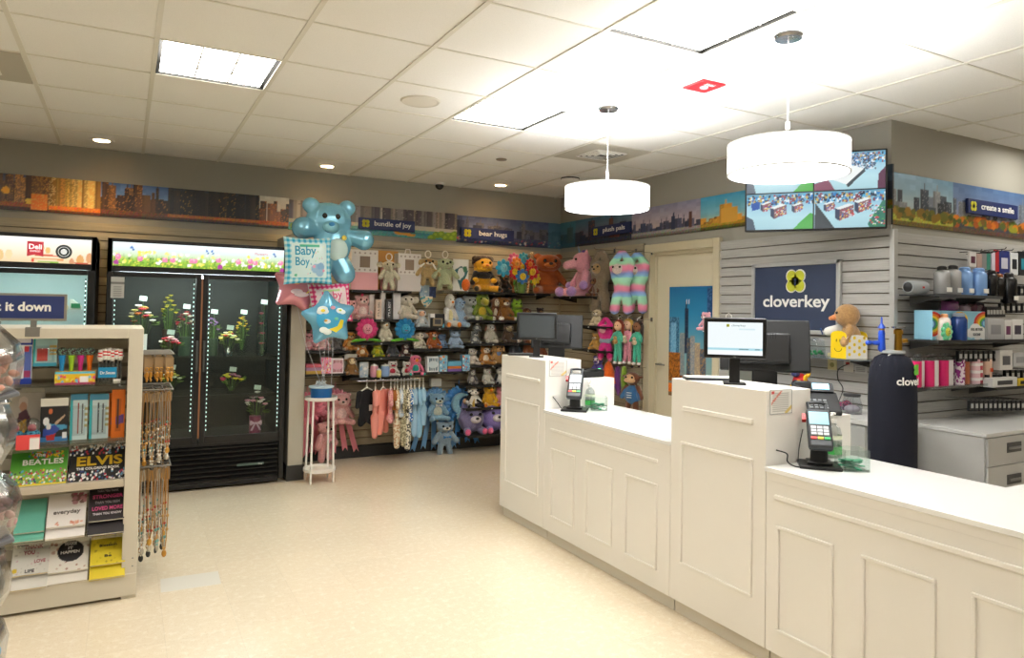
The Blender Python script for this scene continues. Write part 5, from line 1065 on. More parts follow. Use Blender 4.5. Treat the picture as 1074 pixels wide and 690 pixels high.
for k, (i, j, sd) in enumerate(((0, 0, 0), (1, 0, 1), (0, 1, 2), (1, 1, 3))):
    o_ = L0+Rv*(.012+i*(pw_+gp))+ZA*(.012+j*(ph_+gp))-Nv*.0; pic('camera_view', storeview(40+k, (0, 1, 2, 3)[k]), o_-Nv*.004, Rv, ZA, pw_, ph_, tv, SCRM)
cT = (L0+R0_)/2+ZA*TH/2
MB().box(cT-Nv*.09, (.2, .06, .2), Rm).limb(cT-Nv*.1, (XRS-.03, 3.35, 2.32), .02, .02).box((XRS-.01, 3.35, 2.32), (.02, .14, .2)).build('wall_arm', BLACK, tv)
# big sign
y0, y1, z0, z1 = 4.06, 3.26, 1.352, 1.89
sg = thing('shop_sign', 'navy framed wall sign with lime clover above white lettering', 'sign', (XRS, (y0+y1)/2, 0), -PI/2); hw = (y0-y1)/2
m = MB().bx(-hw, hw, -.03, -.001, z0, z0+.03).bx(-hw, hw, -.03, -.001, z1-.03, z1).bx(-hw, -hw+.03, -.03, -.001, z0, z1).bx(hw-.03, hw, -.03, -.001, z0, z1); m.build('sign_frame', mat('#bdbdbb', .35, .4), sg, bevel=.003)
SGN = mat('#2f3a54', .5); MB().bx(-hw+.03, hw-.03, -.018, -.004, z0+.03, z1-.03).build('sign_panel', SGN, sg)
m = MB(); clover(m, Vector((0.02, -.0195, 1.745)), XA, ZA, .165, .003); m.build('clover_outline', mat('#eceae2', .5), sg); m = MB(); clover(m, Vector((.02, -.0225, 1.745)), XA, ZA, .148, .003); m.build('clover_leaves', mat('#c3c532', .5), sg)
m = MB(); keyhole(m, Vector((.02, -.0255, 1.745)), XA, ZA, .13, .003); m.build('keyhole_mark', SGN, sg)
text('sign_lettering', 'cloverkey', (.01, -.0195, 1.552), XA, ZA, .125, WHTP, sg, bold=.018, width=.60)
# glass shelf with mole box and clamshell
GSH = mat('#5c6468', .2)
def gshelf(y0, y1, z, L_, d=.24, m=GSH):
    t = thing('wall_shelf', L_, 'shelf', (XRS, (y0+y1)/2, z), -PI/2, 'shelves on the grey slatwall'); w = abs(y0-y1)/2
    MB().bx(-w, w, -d, -.004, -.008, 0).build('shelf_panel', m, t, bevel=.001); [MB().prism([(0, 0), (d*.8, 0), (d*.8, -.012), (0, -.05)], .006, (s*(w-.1), -.004, -.009), -YA, ZA).build('bracket', mat('#4c4c4c', .4, .5), t) for s in (-1, 1)]
gshelf(2.95, 3.85, 1.205, 'thin dark shelf under the plush mole box')
gshelf(4.05, 4.42, 1.345, 'short white edged shelf beside the door frame holding the pink plush', .2, WHTP)
p = at(893, 364, Z=1.206); t = thing('gift_box', 'open gift box with yellow smiling front and polka dot side on the shelf', 'box', (4.26, 3.12, 1.206)); 
YL = mat('#f0cc14', .5); W_ = .095; Hb = .135
# side facing -x (wide polka) and side facing +y/left (smile): box turned 45 degrees to the viewer
t.rotation_euler.z = math.radians(-12)
def archpoly(w, h): return [(-w, 0), (w, 0), (w, h*.85)]+[(w*math.cos(a), h*.85+h*.15*math.sin(a)) for a in (.5, 1.0, 1.57, 2.1, 2.6)]+[(-w, h*.85)]
[MB().prism(archpoly(.085, .16), .004, (0.04, y_, 0), XA, ZA).build('polka_side', mat('#f2efe6', .5), t) for y_ in (-.07, .07)]
MB().prism(archpoly(.07, .185), .004, (-.045, 0, 0), YA, ZA).prism(archpoly(.07, .185), .004, (.125, 0, 0), YA, ZA).bx(-.045, .125, -.07, .07, 0, .004).build('smile_side', YL, t)
dm = MB()
for i in range(4):
    for j in range(3):
        if (i*3+j) % 1 == 0: dm.rev((-.02+.04*i, -.0722, .03+.045*j+(.02 if i % 2 else 0)), [(0, 0), (.011, 0), (.011, .001), (0, .001)], 14, (0, -1, 0))
dm.build('polka_dots', YL, t)
fm = MB().tube([(-.0482, .035*math.cos(a), .075+.03*math.sin(a)) for a in np.linspace(PI*1.08, PI*1.92, 9)], .002, 5).ell((-.048, -.016, .12), (.001, .004, .011)).ell((-.048, .016, .12), (.001, .004, .011)); fm.build('smile_print', mat('#2c2008', .6), t)
def molex(t, h, H, S, hr):
    m = MB().limb(S(-.21, -.08, .48), S(-.16, -.30, .42), .085*h, .08*h); m.build('bandage', mat('#e8e6e0', .8), t)
    MB().ell(H(-.55, -.62, .28), (hr[0]*.36, hr[1]*.2, hr[2]*.28)).build('green_patch', mat('#3f8c80', .6), t); MB().box(S(-.12, -.42, .42), (.02*h, .02*h, .16*h), Euler((.3, .9, 0)).to_matrix()).build('thermometer', mat('#2858a0', .4), t)
plush('plush_mole', 'tan plush mole with bandaged arm inside the smiling gift box', Vector((4.305, 3.11, 1.214)), .40, '#b48a58', snout='mid', snoutc='#e09058', ear='none', rz=-PI/2-.75, w=.9, nolegs=True, nose=None, extra=molex, group='toys on the service wall')
t = thing('clamshell', 'clear plastic clamshell pack with green pieces on the dark shelf', 'package', (4.30, at(851, 365, X=4.3).y, 1.206), -PI/2)
MB().prism([(-.09, 0), (.09, 0), (.075, .11), (.03, .13), (.02, .10), (0, .125), (-.07, .12)], .09, (0, 0, 0), XA, ZA).build('clear_shell', CLEAR, t, bevel=.006); m = MB(); r = random.Random(5)
for k in range(14): m.ell((r.uniform(-.07, .07), r.uniform(-.03, .03), .012+r.uniform(0, .02)), (.014, .012, .01), nu=8, nv=6)
m.build('green_pieces', mat('#1f8c4c', .5), t)['kind'] = 'stuff'
# pink plush and baby hanger pack beside the door
p = at(742, 333, X=4.28); plush('plush_bear', 'round pink plush bear half hidden behind the lit customer display', Vector((4.27, p.y, 1.346)), .155, '#e8a8b4', snoutc='#f4dcd8', rz=-PI/2, ear='round', w=1.3, group='toys on the service wall')
t = thing('gift_pack', 'white baby gift pack with a loop hanger behind the lit customer display', 'package', (4.27, 4.2, 1.346), -PI/2); MB().bx(-.10, .12, -.02, .02, 0, .10).build('pack_body', mat('#e4e0dc', .5), t, bevel=.004); MB().bx(-.08, .0, -.022, -.02, .02, .05).build('yellow_label', mat('#d8d048', .5), t); MB().bx(.02, .10, -.022, -.02, .02, .06).build('pink_label', mat('#e890b0', .5), t); MB().tube([(0.0, 0, .10), (0.0, 0, .13), (.03, 0, .15), (.06, 0, .13), (.06, 0, .10)], .003, 5).build('hanger_loop', WHTP, t)
# outlets and cord
def outlet(u, v, L_, c, kind):
    p = at(u, v, X=XRS-.004); t = thing('wall_socket', L_, 'socket', (XRS, p.y, p.z), -PI/2, 'cover plates on the slatwall'); MB().bx(-.037, .037, -.007, -.001, -.06, .06).build('cover_plate', mat(c, .4), t, bevel=.002)
    if kind == 0: [MB().rev((0, -.007, s*.024), [(0, 0), (.017, 0), (.016, .003), (0, .003)], 18, (0, -1, 0)).build('receptacle', mat('#a89c60', .5), t) for s in (-1, 1)]
    elif kind == 1: MB().bx(-.009, .009, -.022, -.007, -.008, .008).build('network_plug', mat('#b8281c', .4), t)
outlet(873, 379, 'yellowed cream double power socket below the dark shelf', '#dccf94', 0); outlet(890, 381, 'white plate with a red plugged network cable', '#e2ddd0', 1)
p = at(903, 388, X=XRS-.003); a = np.ones((10, 18, 3))*hexa('#c4c4c0'); a[2:8:2, 2:15] = hexa('#7c7c7c'); o = MB().bx(XRS-.003, XRS-.0005, p.y-.045, p.y+.045, p.z-.025, p.z+.025).build('wall_label', mat('#c8c8c4', .5), None); tag(o, 'small printed label plate right of the white network plate', 'label'); pic('label_print', a, (XRS-.0035, p.y+.045, p.z-.025), -YA, ZA, .09, .05, o)
q0, q1 = at(889, 382, X=4.405), at(884, 408, X=4.38); cable('black network cord looping down from the red plug to the counter', [q0, q0+Vector((-.03, .05, -.04)), at(879, 398, X=4.38), q1, Vector((4.30, q1.y-.02, .89))], .0035)
# back counter cabinet along the wall
bc = thing('back_counter', 'grey base cabinet along the service wall behind the helium tank', 'cabinet', (3.95, 0, 0)); GC = mat('#a9a9a6', .45)
MB().bx(.02, XRS-3.955, 2.74, 4.36, .08, .83).build('cabinet_body', GC, bc); MB().bx(0, XRS-3.955, 2.72, 4.38, .83, .86).build('worktop', mat('#c9c9c6', .35), bc, bevel=.002); MB().bx(.06, .44, 2.76, 4.34, 0, .08).build('plinth', DARK, bc)
for k in range(4): d_ = MB().bx(.004, .02, 2.75+.4*k, 3.14+.4*k, .1, .82).build('door', GC, bc, bevel=.002); MB().bx(-.012, .004, 3.08+.4*k, 3.095+.4*k, .5, .64).build('handle', CHROME, d_)
for k, (x, y, L_, r_b, hh) in enumerate(((4.15, 2.98, 'clear round jar on the grey back counter beside the tank', .06, .10), (4.27, 2.86, 'clear jar farther back beside the tank', .05, .085))):
    t = thing('plastic_jar', L_, 'jar', (x, y, .861), 0, 'clear jars on the back counter'); MB().rev((0, 0, 0), [(0, .002), (r_b, 0), (r_b*1.05, hh*.6), (r_b*.8, hh), (r_b*.8, hh+.01)], 22).build('jar_body', CLEAR, t); MB().rev((0, 0, hh+.011), [(r_b*.86, 0), (r_b*.86, .014), (0, .016)], 22).build('jar_lid', mat('#3c3c3e' if k == 0 else '#c8c8cc', .4), t); MB().ell((0, 0, .03), (r_b*.8, r_b*.8, .026)).build('jar_contents', mat('#b0a8b0', .7), t)
o = MB().ell((0, 0, .03), (.06, .035, .03)).ell((.04, .02, .035), .028).ell((-.045, .0, .03), .026).build('wrapped_sweets', mat('#4c2c5c', kind='patches', col2='#b84060', scale=60), None, loc=(4.25, 3.10, .861)); tag(o, 'dark purple wrapped bundle beside the clear jars', 'bundle')
t = thing('toy_bouquet', 'red and yellow toy cluster behind the middle register monitor', 'toy', (4.2, 3.42, .861)); MB().ell((0, 0, .16), (.055, .05, .06)).ell((0, .01, .05), (.03, .03, .05)).build('red_ball', mat('#c01c24', .6), t)
m = MB()
for k in range(7): a = k*.9; m.ell((.05*math.cos(a), .05*math.sin(a), .06+.025*k), (.028, .02, .012), Euler((k, a, 0)).to_matrix())
m.build('yellow_bits', mat('#e8b41c', .6), t); MB().ell((-.05, .0, .22), (.03, .03, .025)).build('navy_bit', mat('#282c60', .6), t)
t = thing('gift_bag', 'small yellow and blue printed gift bag behind the middle register', 'gift bag', (4.12, 3.66, .861), -.9); MB().bx(-.07, .07, -.03, .03, 0, .18).build('bag_body', mat('#8ac0d8', .5), t, bevel=.003); MB().bx(-.06, .0, -.032, -.03, .03, .15).build('yellow_print', mat('#e8d038', .5), t); MB().tube([(-.03, 0, .18), (-.03, 0, .23), (.03, 0, .23), (.03, 0, .18)], .003, 5).build('bag_handle', WHTP, t)
# helium tank in its bag
tk = thing('helium_tank', 'navy fabric covered helium tank behind the counter with brass and blue valve', 'gas tank', (3.66, 2.385, 0)); r = random.Random(2)
vs = []; prof = [(.112, .0), (.118, .03), (.117, .4), (.119, .8), (.119, 1.05), (.117, 1.15), (.108, 1.22), (.085, 1.272), (.05, 1.292), (.043, 1.30)]
m = MB(); n = 72
for rr, z in prof: vs += [((rr*(1+.02*math.sin(7*2*PI*k/n+z*3)*(.4+z)+(.06*math.sin(18*2*PI*k/n) if z > 1.2 else 0)))*math.cos(2*PI*k/n), (rr*(1+.02*math.sin(5*2*PI*k/n+z*2)))*math.sin(2*PI*k/n), z) for k in range(n)]
fs = [(j*n+i, j*n+(i+1) % n, (j+1)*n+(i+1) % n, (j+1)*n+i) for j in range(len(prof)-1) for i in range(n)]+[tuple(range(n))[::-1]]
m.add(vs, fs).build('fabric_cover', mat('#080c1d', .9, bump=.15, scale=400), tk)
MB().rev((0, 0, 1.29), [(.0, 0), (.05, 0), (.062, .008), (.062, .02), (.045, .022), (0, .022)], 24).build('neck_collar', mat('#c4c8c8', .3, .3), tk)
BR = mat('#b08430', .3, 1); BV = mat('#1c48b8', .35)
MB().cyl((.02, -.02, 1.31), (.02, -.02, 1.40), .02, .018).cyl((.02, -.02, 1.36), (.075, -.03, 1.365), .012).rev((.02, -.02, 1.40), [(.024, 0), (.024, .02), (.012, .03), (0, .03)], 16).build('brass_valve', BR, tk)
MB().rev((.02, -.02, 1.432), [(0, 0), (.035, 0), (.035, .008), (0, .01)], 20).build('hand_wheel', CHROME, tk)
dl_ = Vector((-.05, .03, 0)); MB().limb(dl_+Vector((0, 0, 1.32)), dl_+Vector((.0, 0, 1.41)), .02, .016).limb(dl_+Vector((0, 0, 1.35)), dl_+Vector((-.035, .02, 1.35)), .014, .012).limb(dl_+Vector((0, 0, 1.40)), dl_+Vector((0, 0, 1.43)), .018, .012).rev(dl_+Vector((0, 0, 1.43)), [(.022, 0), (.017, .010), (.006, .025), (.004, .06), (0, .062)], 14).build('balloon_filler', BV, tk)
MB().limb(dl_+Vector((-.05, .03, 1.35)), dl_+Vector((-.065, .035, 1.35)), .012, .014).build('blue_knob', BV, tk); MB().rev(dl_+Vector((0, 0, 1.415)), [(.014, 0), (.014, .012)], 12).build('brass_ring', BR, tk)
MB().tube([Vector((-.10, .02, 1.20)), Vector((-.085, .0, 1.25)), Vector((-.045, -.02, 1.295)), Vector((0, -.05, 1.296))], .006, 6).build('drawstring', WHTP, tk)
# lettering curved round the cover
def wraptext(s, name, z, h, m_, a0, R_, parent, bold=.02, mesh=None):
    o = text(name, s, (0, 0, 0), XA, ZA, h, m_, None, bold, 'LEFT') if mesh is None else mesh
    for v in o.data.vertices: th = a0+v.co.x/R_; rr = R_+.004-v.co.y*.5; v.co = Vector((rr*math.cos(th), rr*math.sin(th), z+v.co.z))
    o.parent = parent; return o
a0 = math.atan2(-2.385, -3.66); wraptext('cloverkey', 'cover_lettering', 1.135, .058, WHTP, a0+.15, .119, tk)
m = MB(); clover(m, Vector((.125, 0, 0)), XA, ZA, .055, .002); o = m.build('cover_clover', mat('#6cc040', .6), None); wraptext('', '', 1.215, 1, None, a0+.15, .119, tk, mesh=o)
# grey drawer cabinets
def cab(x0, y0, x1, y1, H, L_):
    t = thing('drawer_cabinet', L_, 'cabinet', (x0, y0, 0), 0, 'grey drawer cabinets'); W, D = x1-x0, y1-y0; g = mat('#b4b4b2', .42)
    MB().bx(0, W, .012, D, .04, H-.025).build('cabinet_body', g, t, bevel=.002); MB().bx(-.008, W+.002, -.006, D, H-.024, H).build('cabinet_top', mat('#c8c8c6', .38), t, bevel=.003); MB().bx(.02, W-.02, .03, D-.02, 0, .04).build('plinth', DARK, t)
    for k, (a, b) in enumerate(((H-.20, H-.03), (H-.48, H-.205), (.05, H-.485))):
        d_ = MB().bx(.012, W-.012, -.004, .012, a, b).build('drawer', g, t, bevel=.002); zc = b-.07 if k == 0 else b-.09
        MB().bx(.22, .38, -.008, -.003, zc-.03, zc+.03).build('pull_recess', mat('#4a4a4a', .5), d_); MB().bx(.235, .365, -.016, -.007, zc-.01, zc+.004).build('pull', mat('#8c8c8a', .35, .5), d_)
    return t
cab(4.555, 2.375, 5.35, 2.885, .80, 'light grey drawer cabinet right of the helium tank'); cab(5.37, 2.375, 6.2, 2.885, .80, 'light grey drawer cabinet cut off by the right photo edge')

# ================================================================== ACCESSORY WALL (faces -y)
YW = YC-.03
def wshelf(x0, x1, z, L_, d, m=SHB):
    t = thing('wall_shelf', L_, 'shelf', ((x0+x1)/2, YW, z), 0, 'shelves on the accessory wall'); w = (x1-x0)/2
    MB().bx(-w, w, -d, -.002, -.008, 0).bx(-w, w, -d-.004, -d, -.016, .004).build('shelf_panel', m, t); [MB().prism([(0, 0), (d*.8, 0), (d*.8, -.012), (0, -.06)], .012, (s*(w-.12), -.002, -.009), -YA, ZA).build('bracket', mat('#6c6c6c', .4, .5), t) for s in (-1, 1)]
wshelf(4.50, 5.28, 1.64, 'dark shelf with insulated bottles on the accessory wall', .24, mat('#3c4044', .3)); wshelf(4.50, 5.75, 1.345, 'long black shelf under the rainbow gift box', .26); wshelf(4.47, 5.22, 1.045, 'clear shelf carrying the pink and white tumblers', .20, CLEAR); wshelf(5.2, 6.3, 1.02, 'black shelf right of the tumblers with boxed cases', .24)
def A(u, v, Y=2.76, z=None): p = at(u, v, Y=Y); return Vector((p.x, Y, p.z if z is None else z))
def wid(u0, u1, Y=2.76): return abs(at(u1, 300, Y=Y).x-at(u0, 300, Y=Y).x)
def bottle(u0, u1, vt, z, c, cc, L_, Y=2.76, neck=.55, g='insulated bottles on the accessory shelf', mt=.25, band=None):
    x = A((u0+u1)/2, 300, Y).x; w = wid(u0, u1, Y)/2; w = min(w, .05); h = A((u0+u1)/2, vt, Y).z-z; t = thing('drink_bottle', L_, 'bottle', (x, Y, z), 0, g)
    MB().rev((0, 0, 0), [(0, 0), (w*.95, 0), (w, .006), (w, h*.74), (w*.9, h*.8), (w*neck, h*.86)], 22).build('bottle_body', mat(c, mt, .15), t); MB().rev((0, 0, h*.86), [(w*neck*1.05, 0), (w*neck*1.05, h*.10), (w*neck*.7, h*.14), (0, h*.14)], 20).build('bottle_cap', mat(cc, .4), t)
    if band: MB().bx(-w*.5, w*.5, -w-.002, -w*.9, .02, .05).build('price_tag', WHTP, t)
t = thing('portable_speaker', 'grey cylindrical speaker lying on the left end of the bottle shelf', 'speaker', (A(961, 302).x, 2.76, 1.641+.042)); MB().rev((-.09, 0, 0), [(0, .0), (.036, .0), (.042, .01), (.042, .17), (.036, .18), (0, .18)], 26, (1, 0, 0)).build('speaker_body', mat('#9aa0a4', .6), t); MB().rev((-.0905, 0, 0), [(0, -.003), (.026, -.003), (.034, .002), (.034, .004)], 22, (1, 0, 0)).build('end_cap', BLACK, t); MB().box((.01, -.0425, 0), (.02, .003, .012)).build('red_logo', mat('#c82820', .5), t)
bottle(983, 993, 279, 1.641, '#a0a0a0', '#141416', 'grey bottle with black cap, left of the grey pair', band=1); bottle(994, 1005, 278, 1.641, '#a4a4a4', '#141416', 'grey bottle with black cap, right of the grey pair', band=1)
bottle(1006, 1017, 280, 1.641, '#7fa8e0', '#7fa8e0', 'light blue bottle next to the grey pair', neck=.65, band=1); bottle(1018, 1026, 282, 1.641, '#2c50a0', '#b0b8c4', 'dark blue bottle between the two light blue ones', 2.81, .6); bottle(1021, 1032, 281, 1.641, '#7fa8e0', '#7fa8e0', 'light blue bottle in the middle of the bottle row', 2.72, .65, band=1); bottle(1031, 1038, 284, 1.641, '#2850a4', '#8898b4', 'royal blue bottle behind the black ones', 2.83, .6)
bottle(1036, 1043, 283, 1.641, '#141417', '#1c1c20', 'black bottle left of the amber topped one', 2.74); bottle(1044, 1051, 287, 1.641, '#1a1512', '#9c5828', 'black bottle with amber brown top', 2.74); bottle(1054, 1062, 286, 1.60, '#121215', '#1c1c20', 'black bottle last in the row with white tag', 2.70, band=1)
# rainbow gift box
x0, x1 = A(978, 340, 2.70).x, A(1033, 340, 2.70).x; zt = A(1000, 326, 2.70).z; rb = thing('gift_basket_box', 'open gift box printed with rainbows and a get well cloud', 'box', ((x0+x1)/2, 2.76, 1.346)); hw = (x1-x0)/2; hh = zt-1.346
MB().bx(-hw, hw, -.06, -.056, 0, hh).bx(-hw, hw, .056, .06, 0, hh).bx(-hw, -hw+.004, -.056, .056, 0, hh).bx(hw-.004, hw, -.056, .056, 0, hh).bx(-hw, hw, -.056, .056, 0, .004).build('box_walls', mat('#8cc4dc', .5), rb)
a = np.ones((60, 110, 3))*hexa('#8fc8e0')
for cx_, cy_ in ((-.02, .45), (1.0, .42)):
    for k, c_ in enumerate(('#d83028', '#e88020', '#f0d030', '#4ca850', '#3878c0')): disc(a, cx_, cy_, .42-.07*k, c_)
    disc(a, cx_, cy_, .10, '#8fc8e0')
disc(a, .5, .3, .28, '#f0c020'); disc(a, .5, .3, .17, '#f8e060')
for x, y, r0 in ((.72, .75, .17), (.8, .62, .2), (.9, .72, .2), (.84, .85, .14), (.96, .85, .13), (.12, .9, .12), (.2, .95, .12)): disc(a, x, y, r0, '#f4f4f2')
pic('box_print', a, (-hw, -.0605, 0), XA, ZA, 2*hw, hh, rb); text('cloud_lettering', 'FEEL BETTER', (hw*.66, -.0625, hh*.32), XA, ZA, .026, mat('#5c6468'), rb, width=hw*.46); text('cloud_lettering', 'SOON!', (hw*.66, -.0625, hh*.14), XA, ZA, .026, mat('#5c6468'), rb, width=hw*.28)
for u0, u1, vt, c_, L_ in ((987, 1005, 313, '#6c2468', 'shiny purple wrapped parcel sticking out of the rainbow box, left'), (1006, 1016, 318, '#7c6878', 'mauve wrapped parcel in the middle of the rainbow box'), (1015, 1031, 316, '#4c1c38', 'dark plum wrapped parcel in the rainbow box, right')):
    xa, xb = A(u0, 300, 2.76).x, A(u1, 300, 2.76).x; z2 = A(u0, vt, 2.76).z; o = MB().pillow([(-(xb-xa)/2, 0), ((xb-xa)/2, .01), ((xb-xa)/2.2, .09), (0, .10), (-(xb-xa)/2.1, .085)], .07, (0, 0, 0)).build('wrapped_parcel', mat(c_, .25, coat=.5), None, loc=((xa+xb)/2, 2.76, z2-.10)); tag(o, L_, 'parcel', 'wrapped parcels in the rainbow box')
flower('mint green plush flower with a yellow face before the rainbow box', 0, 993, 348, 2.64, .06, '#6cd8a0', '#c8c838', n=9)
bottle(987, 994, 329, 1.346, '#ece0d8', '#e8a878', 'pale bottle with orange print before the rainbow box', 2.67); bottle(1001, 1010, 328, 1.346, '#1f3f80', '#8c98a8', 'navy blue bottle before the rainbow box', 2.66, .7)
# tumblers
tb = [(958, 963, '#d01c64'), (964, 969, '#e8e4e4'), (970, 978, '#d01c64'), (979, 984, '#e8e4e4'), (985, 993, '#d01c64'), (993, 1001, '#e8e4e6'), (1002, 1010, '#a04880'), (1011, 1018, '#a85c3c'), (1019, 1025, '#e8c0c8'), (1025, 1031, '#c84858'), (1031, 1038, '#ecc8b0')]
tl_ = ['leftmost magenta tumbler, next to the tank cover', 'white tumbler second from the tank cover', 'magenta tumbler third from the tank cover', 'white tumbler between the second and third magenta ones', 'magenta tumbler nearest the middle of the row', 'white tumbler just left of the floral one', 'tumbler with purple and orange floral print', 'copper coloured tumbler right of the floral one', 'tumbler with pale pink and white bands', 'tumbler with red and white bands', 'peach tumbler with an orange bow print']
for k, (u0, u1, c_) in enumerate(tb):
    x = A((u0+u1)/2, 390, 2.74).x; w = .034; t = thing('tumbler', tl_[k], 'tumbler', (x, 2.74 if k % 2 == 0 else 2.76, 1.046), 0, 'tumblers on the clear shelf'); h = .165
    mm = mat(c_, .4) if k not in (6,) else mat('#e0d0d8', kind='patches', col2='#8c2c78', scale=45)
    MB().rev((0, 0, 0), [(0, 0), (w*.93, 0), (w, .005), (w, h)], 22).build('tumbler_body', mm, t); MB().rev((0, 0, h), [(w*.98, 0), (w*.98, .022), (w*.5, .03), (w*.45, .045), (0, .046)], 20).build('clear_lid', CLEAR, t)
    if k in (8, 9):
        b_ = MB(); [b_.rev((0, 0, .02+.05*j), [(w*1.01, 0), (w*1.01, .02)], 22, cap=False) for j in range(3)]; b_.build('printed_bands', WHTP if k == 9 else mat('#f4ecec', .5), t)
    if k == 10: MB().box((0, -w-.001, .09), (.03, .004, .025)).build('bow_print', mat('#e05020', .5), t)
# hanging cards, boxes
def box(name, L_, cat, u0, u1, v0, v1, c_, Y=2.72, d=.04, g='boxed accessories on the right wall', print_=None, z=None, bevel=.002):
    xa, xb = A(u0, v1, Y).x, A(u1, v1, Y).x; z0 = A((u0+u1)/2, v1, Y).z if z is None else z; z1 = A((u0+u1)/2, v0, Y).z; t = thing(name, L_, cat, ((xa+xb)/2, Y+d/2, z0), 0, g); w = (xb-xa)/2; h = z1-z0
    MB().bx(-w, w, -d/2, d/2, 0, h).build('box_body', mat(c_, .45), t, bevel=bevel)
    if print_: MB().bx(-w*.6, w*.6, -d/2-.0015, -d/2, h*.25, h*.7).build('box_print', mat(print_, .5), t)
    return t
def hangs(t, d=.1):
    return t
for u0, u1, v0, v1, c_, pc, L_ in ((1017, 1024, 264, 280, '#e4e0dc', '#602c40', 'white hang card leftmost above the bottles'), (1025, 1030, 266, 282, '#b0948c', None, 'dusty pink phone case card above the bottles'), (1030, 1035, 266, 282, '#8c8c8c', None, 'grey phone case card above the bottles'), (1035, 1039, 265, 283, '#3c8c7c', None, 'teal phone case card above the bottles'), (1040, 1044, 264, 284, '#dcd0e0', None, 'pale lilac phone case card above the bottles'), (1044, 1048, 262, 285, '#b42028', None, 'red phone case card above the bottles'), (1048, 1059, 263, 288, '#1c2c78', '#c8c8d8', 'navy boxed charger hanging above the bottles'), (1060, 1068, 265, 288, '#dfe2e6', '#20242c', 'white boxed phone case right of the navy box'), (1069, 1080, 264, 289, '#14161c', '#2c98b0', 'black boxed accessory at the right photo edge')):
    box('hang_card', L_, 'package', u0, u1, v0, v1, c_, 2.80, .015, 'cards hanging above the bottles', pc)
    xa = (A(u0, 264, 2.80).x+A(u1, 264, 2.80).x)/2; z_ = A(u0, v0, 2.80).z
    o = MB().tube([(0, 0, 0), (0, -.14, 0), (0, -.15, .012)], .003, 5).build('display_hook', BLACK, None, loc=(xa, YW+.0, z_+.004)); tag(o, 'black display hook above the bottles', 'hook', 'black hooks on the accessory wall')
for u0, u1, v0, v1, c_, pc, L_ in ((1054, 1061, 336, 352, '#dedcda', '#6c2c58', 'white earphone box with plum print, left of two'), (1062, 1073, 335, 355, '#e2e0de', '#30283c', 'white earphone box with dark print at the right edge'), (1036, 1053, 334, 355, '#b4b4b6', '#8c8c90', 'grey boxed cable right of the rainbow box'), (1049, 1062, 367, 388, '#dcdad8', '#5c5c60', 'white box with small printed face over the case box'), (1063, 1078, 370, 384, '#c4c4c6', '#a0a0a4', 'grey box beside the white printed box')):
    box('accessory_box', L_, 'box', u0, u1, v0, v1, c_, 2.68, .05, 'boxed accessories on the right wall', pc, z=1.347 if v1 > 350 and v1 < 356 else None)
box('accessory_box', 'white box with a round grey case pictured on it', 'box', 1041, 1067, 396, 415, '#d8d8d6', 2.66, .06, 'boxed accessories on the right wall', '#3c3c40', z=1.021)
for u0, L_ in ((1068, 'yellow and black cased charger at the right photo edge'),): box('accessory_box', L_, 'box', 1068, 1080, 397, 413, '#d8b820', 2.66, .04, 'boxed accessories on the right wall', '#202020', z=1.021)
# black peg cards: rows of small cards with white print
ck = None
rows = [(1035, 1051, 322, 6, .04), (1034, 1050, 346, 5, .04), (1006, 1048, 368, 9, .05), (1036, 1048, 393, 4, .05), (1018, 1076, 420, 13, .09), (1070, 1090, 300, 5, .12), (1050, 1090, 318, 8, .04), (1055, 1090, 388, 7, .04)]
for k, (ua, ub, v, n, hh) in enumerate(rows):
    for i in range(n):
        u = ua+(ub-ua)*i/max(1, n-1); p = A(u, v, 2.72)
        if ck is None:
            ck = thing('peg_card', 'x', 'package', p, 0, 'small black cards hanging on the right wall'); MB().bx(-.022, .022, -.01, .01, -.07, 0).build('card', mat('#17171a', .5), ck); MB().bx(-.014, .014, -.012, -.01, -.05, -.02).build('card_print', mat('#b4b4b0', .5), ck); MB().tube([(0, .17, .006), (0, -.01, .006)], .002, 5).build('peg_wire', CHROME, ck); o = ck
        else: o = dup(ck, p)
        o['label'] = ['small black accessory card in the short row right of the rainbow box top', 'small black accessory card in the lower row right of the rainbow box', 'small black accessory card in the row right below the long black shelf', 'small black accessory card just left of the white case box', 'black and white printed card in the lowest row above the grey cabinets', 'black hanging card at the right photo edge beside the bottles', 'black hanging card in the row above the white earphone boxes', 'black hanging card between the white printed box and the case box'][k]
# ================================================================== BABY GIFTS, CLOTHES, ROSETTES
def B(u, v, Y=6.66, z=None): p = at(u, v, Y=Y); return Vector((p.x, Y, p.z if z is None else z))
def bbox(name, L_, cat, u0, u1, v0, v1, z, c_, Y=6.64, d=.06, g='boxed baby goods on the back wall', arr=None, bevel=.002):
    xa, xb = B(u0, v1, Y).x, B(u1, v1, Y).x; z1 = B((u0+u1)/2, v0, Y).z; z = B(u0, v1, Y).z if z is None else z; w = (xb-xa)/2; h = z1-z
    t = thing(name, L_, cat, ((xa+xb)/2, Y+d/2, z), 0, g); MB().bx(-w, w, -d/2, d/2, 0, h).build('box_body', mat(c_, .5), t, bevel=bevel)
    if arr is not None: pic('box_print', arr, (-w, -d/2-.0015, 0), XA, ZA, 2*w, h, t)
    t['w'] = w; t['h'] = h; del t['w']; del t['h']; return t, w, h
def dots(W, H, bg, cols, n, r=.05, seed=1):
    q = np.random.RandomState(seed); a = np.ones((H, W, 3))*hexa(bg)
    for k in range(n): disc(a, q.rand(), q.rand(), r*(.6+.8*q.rand()), cols[k % len(cols)])
    return a
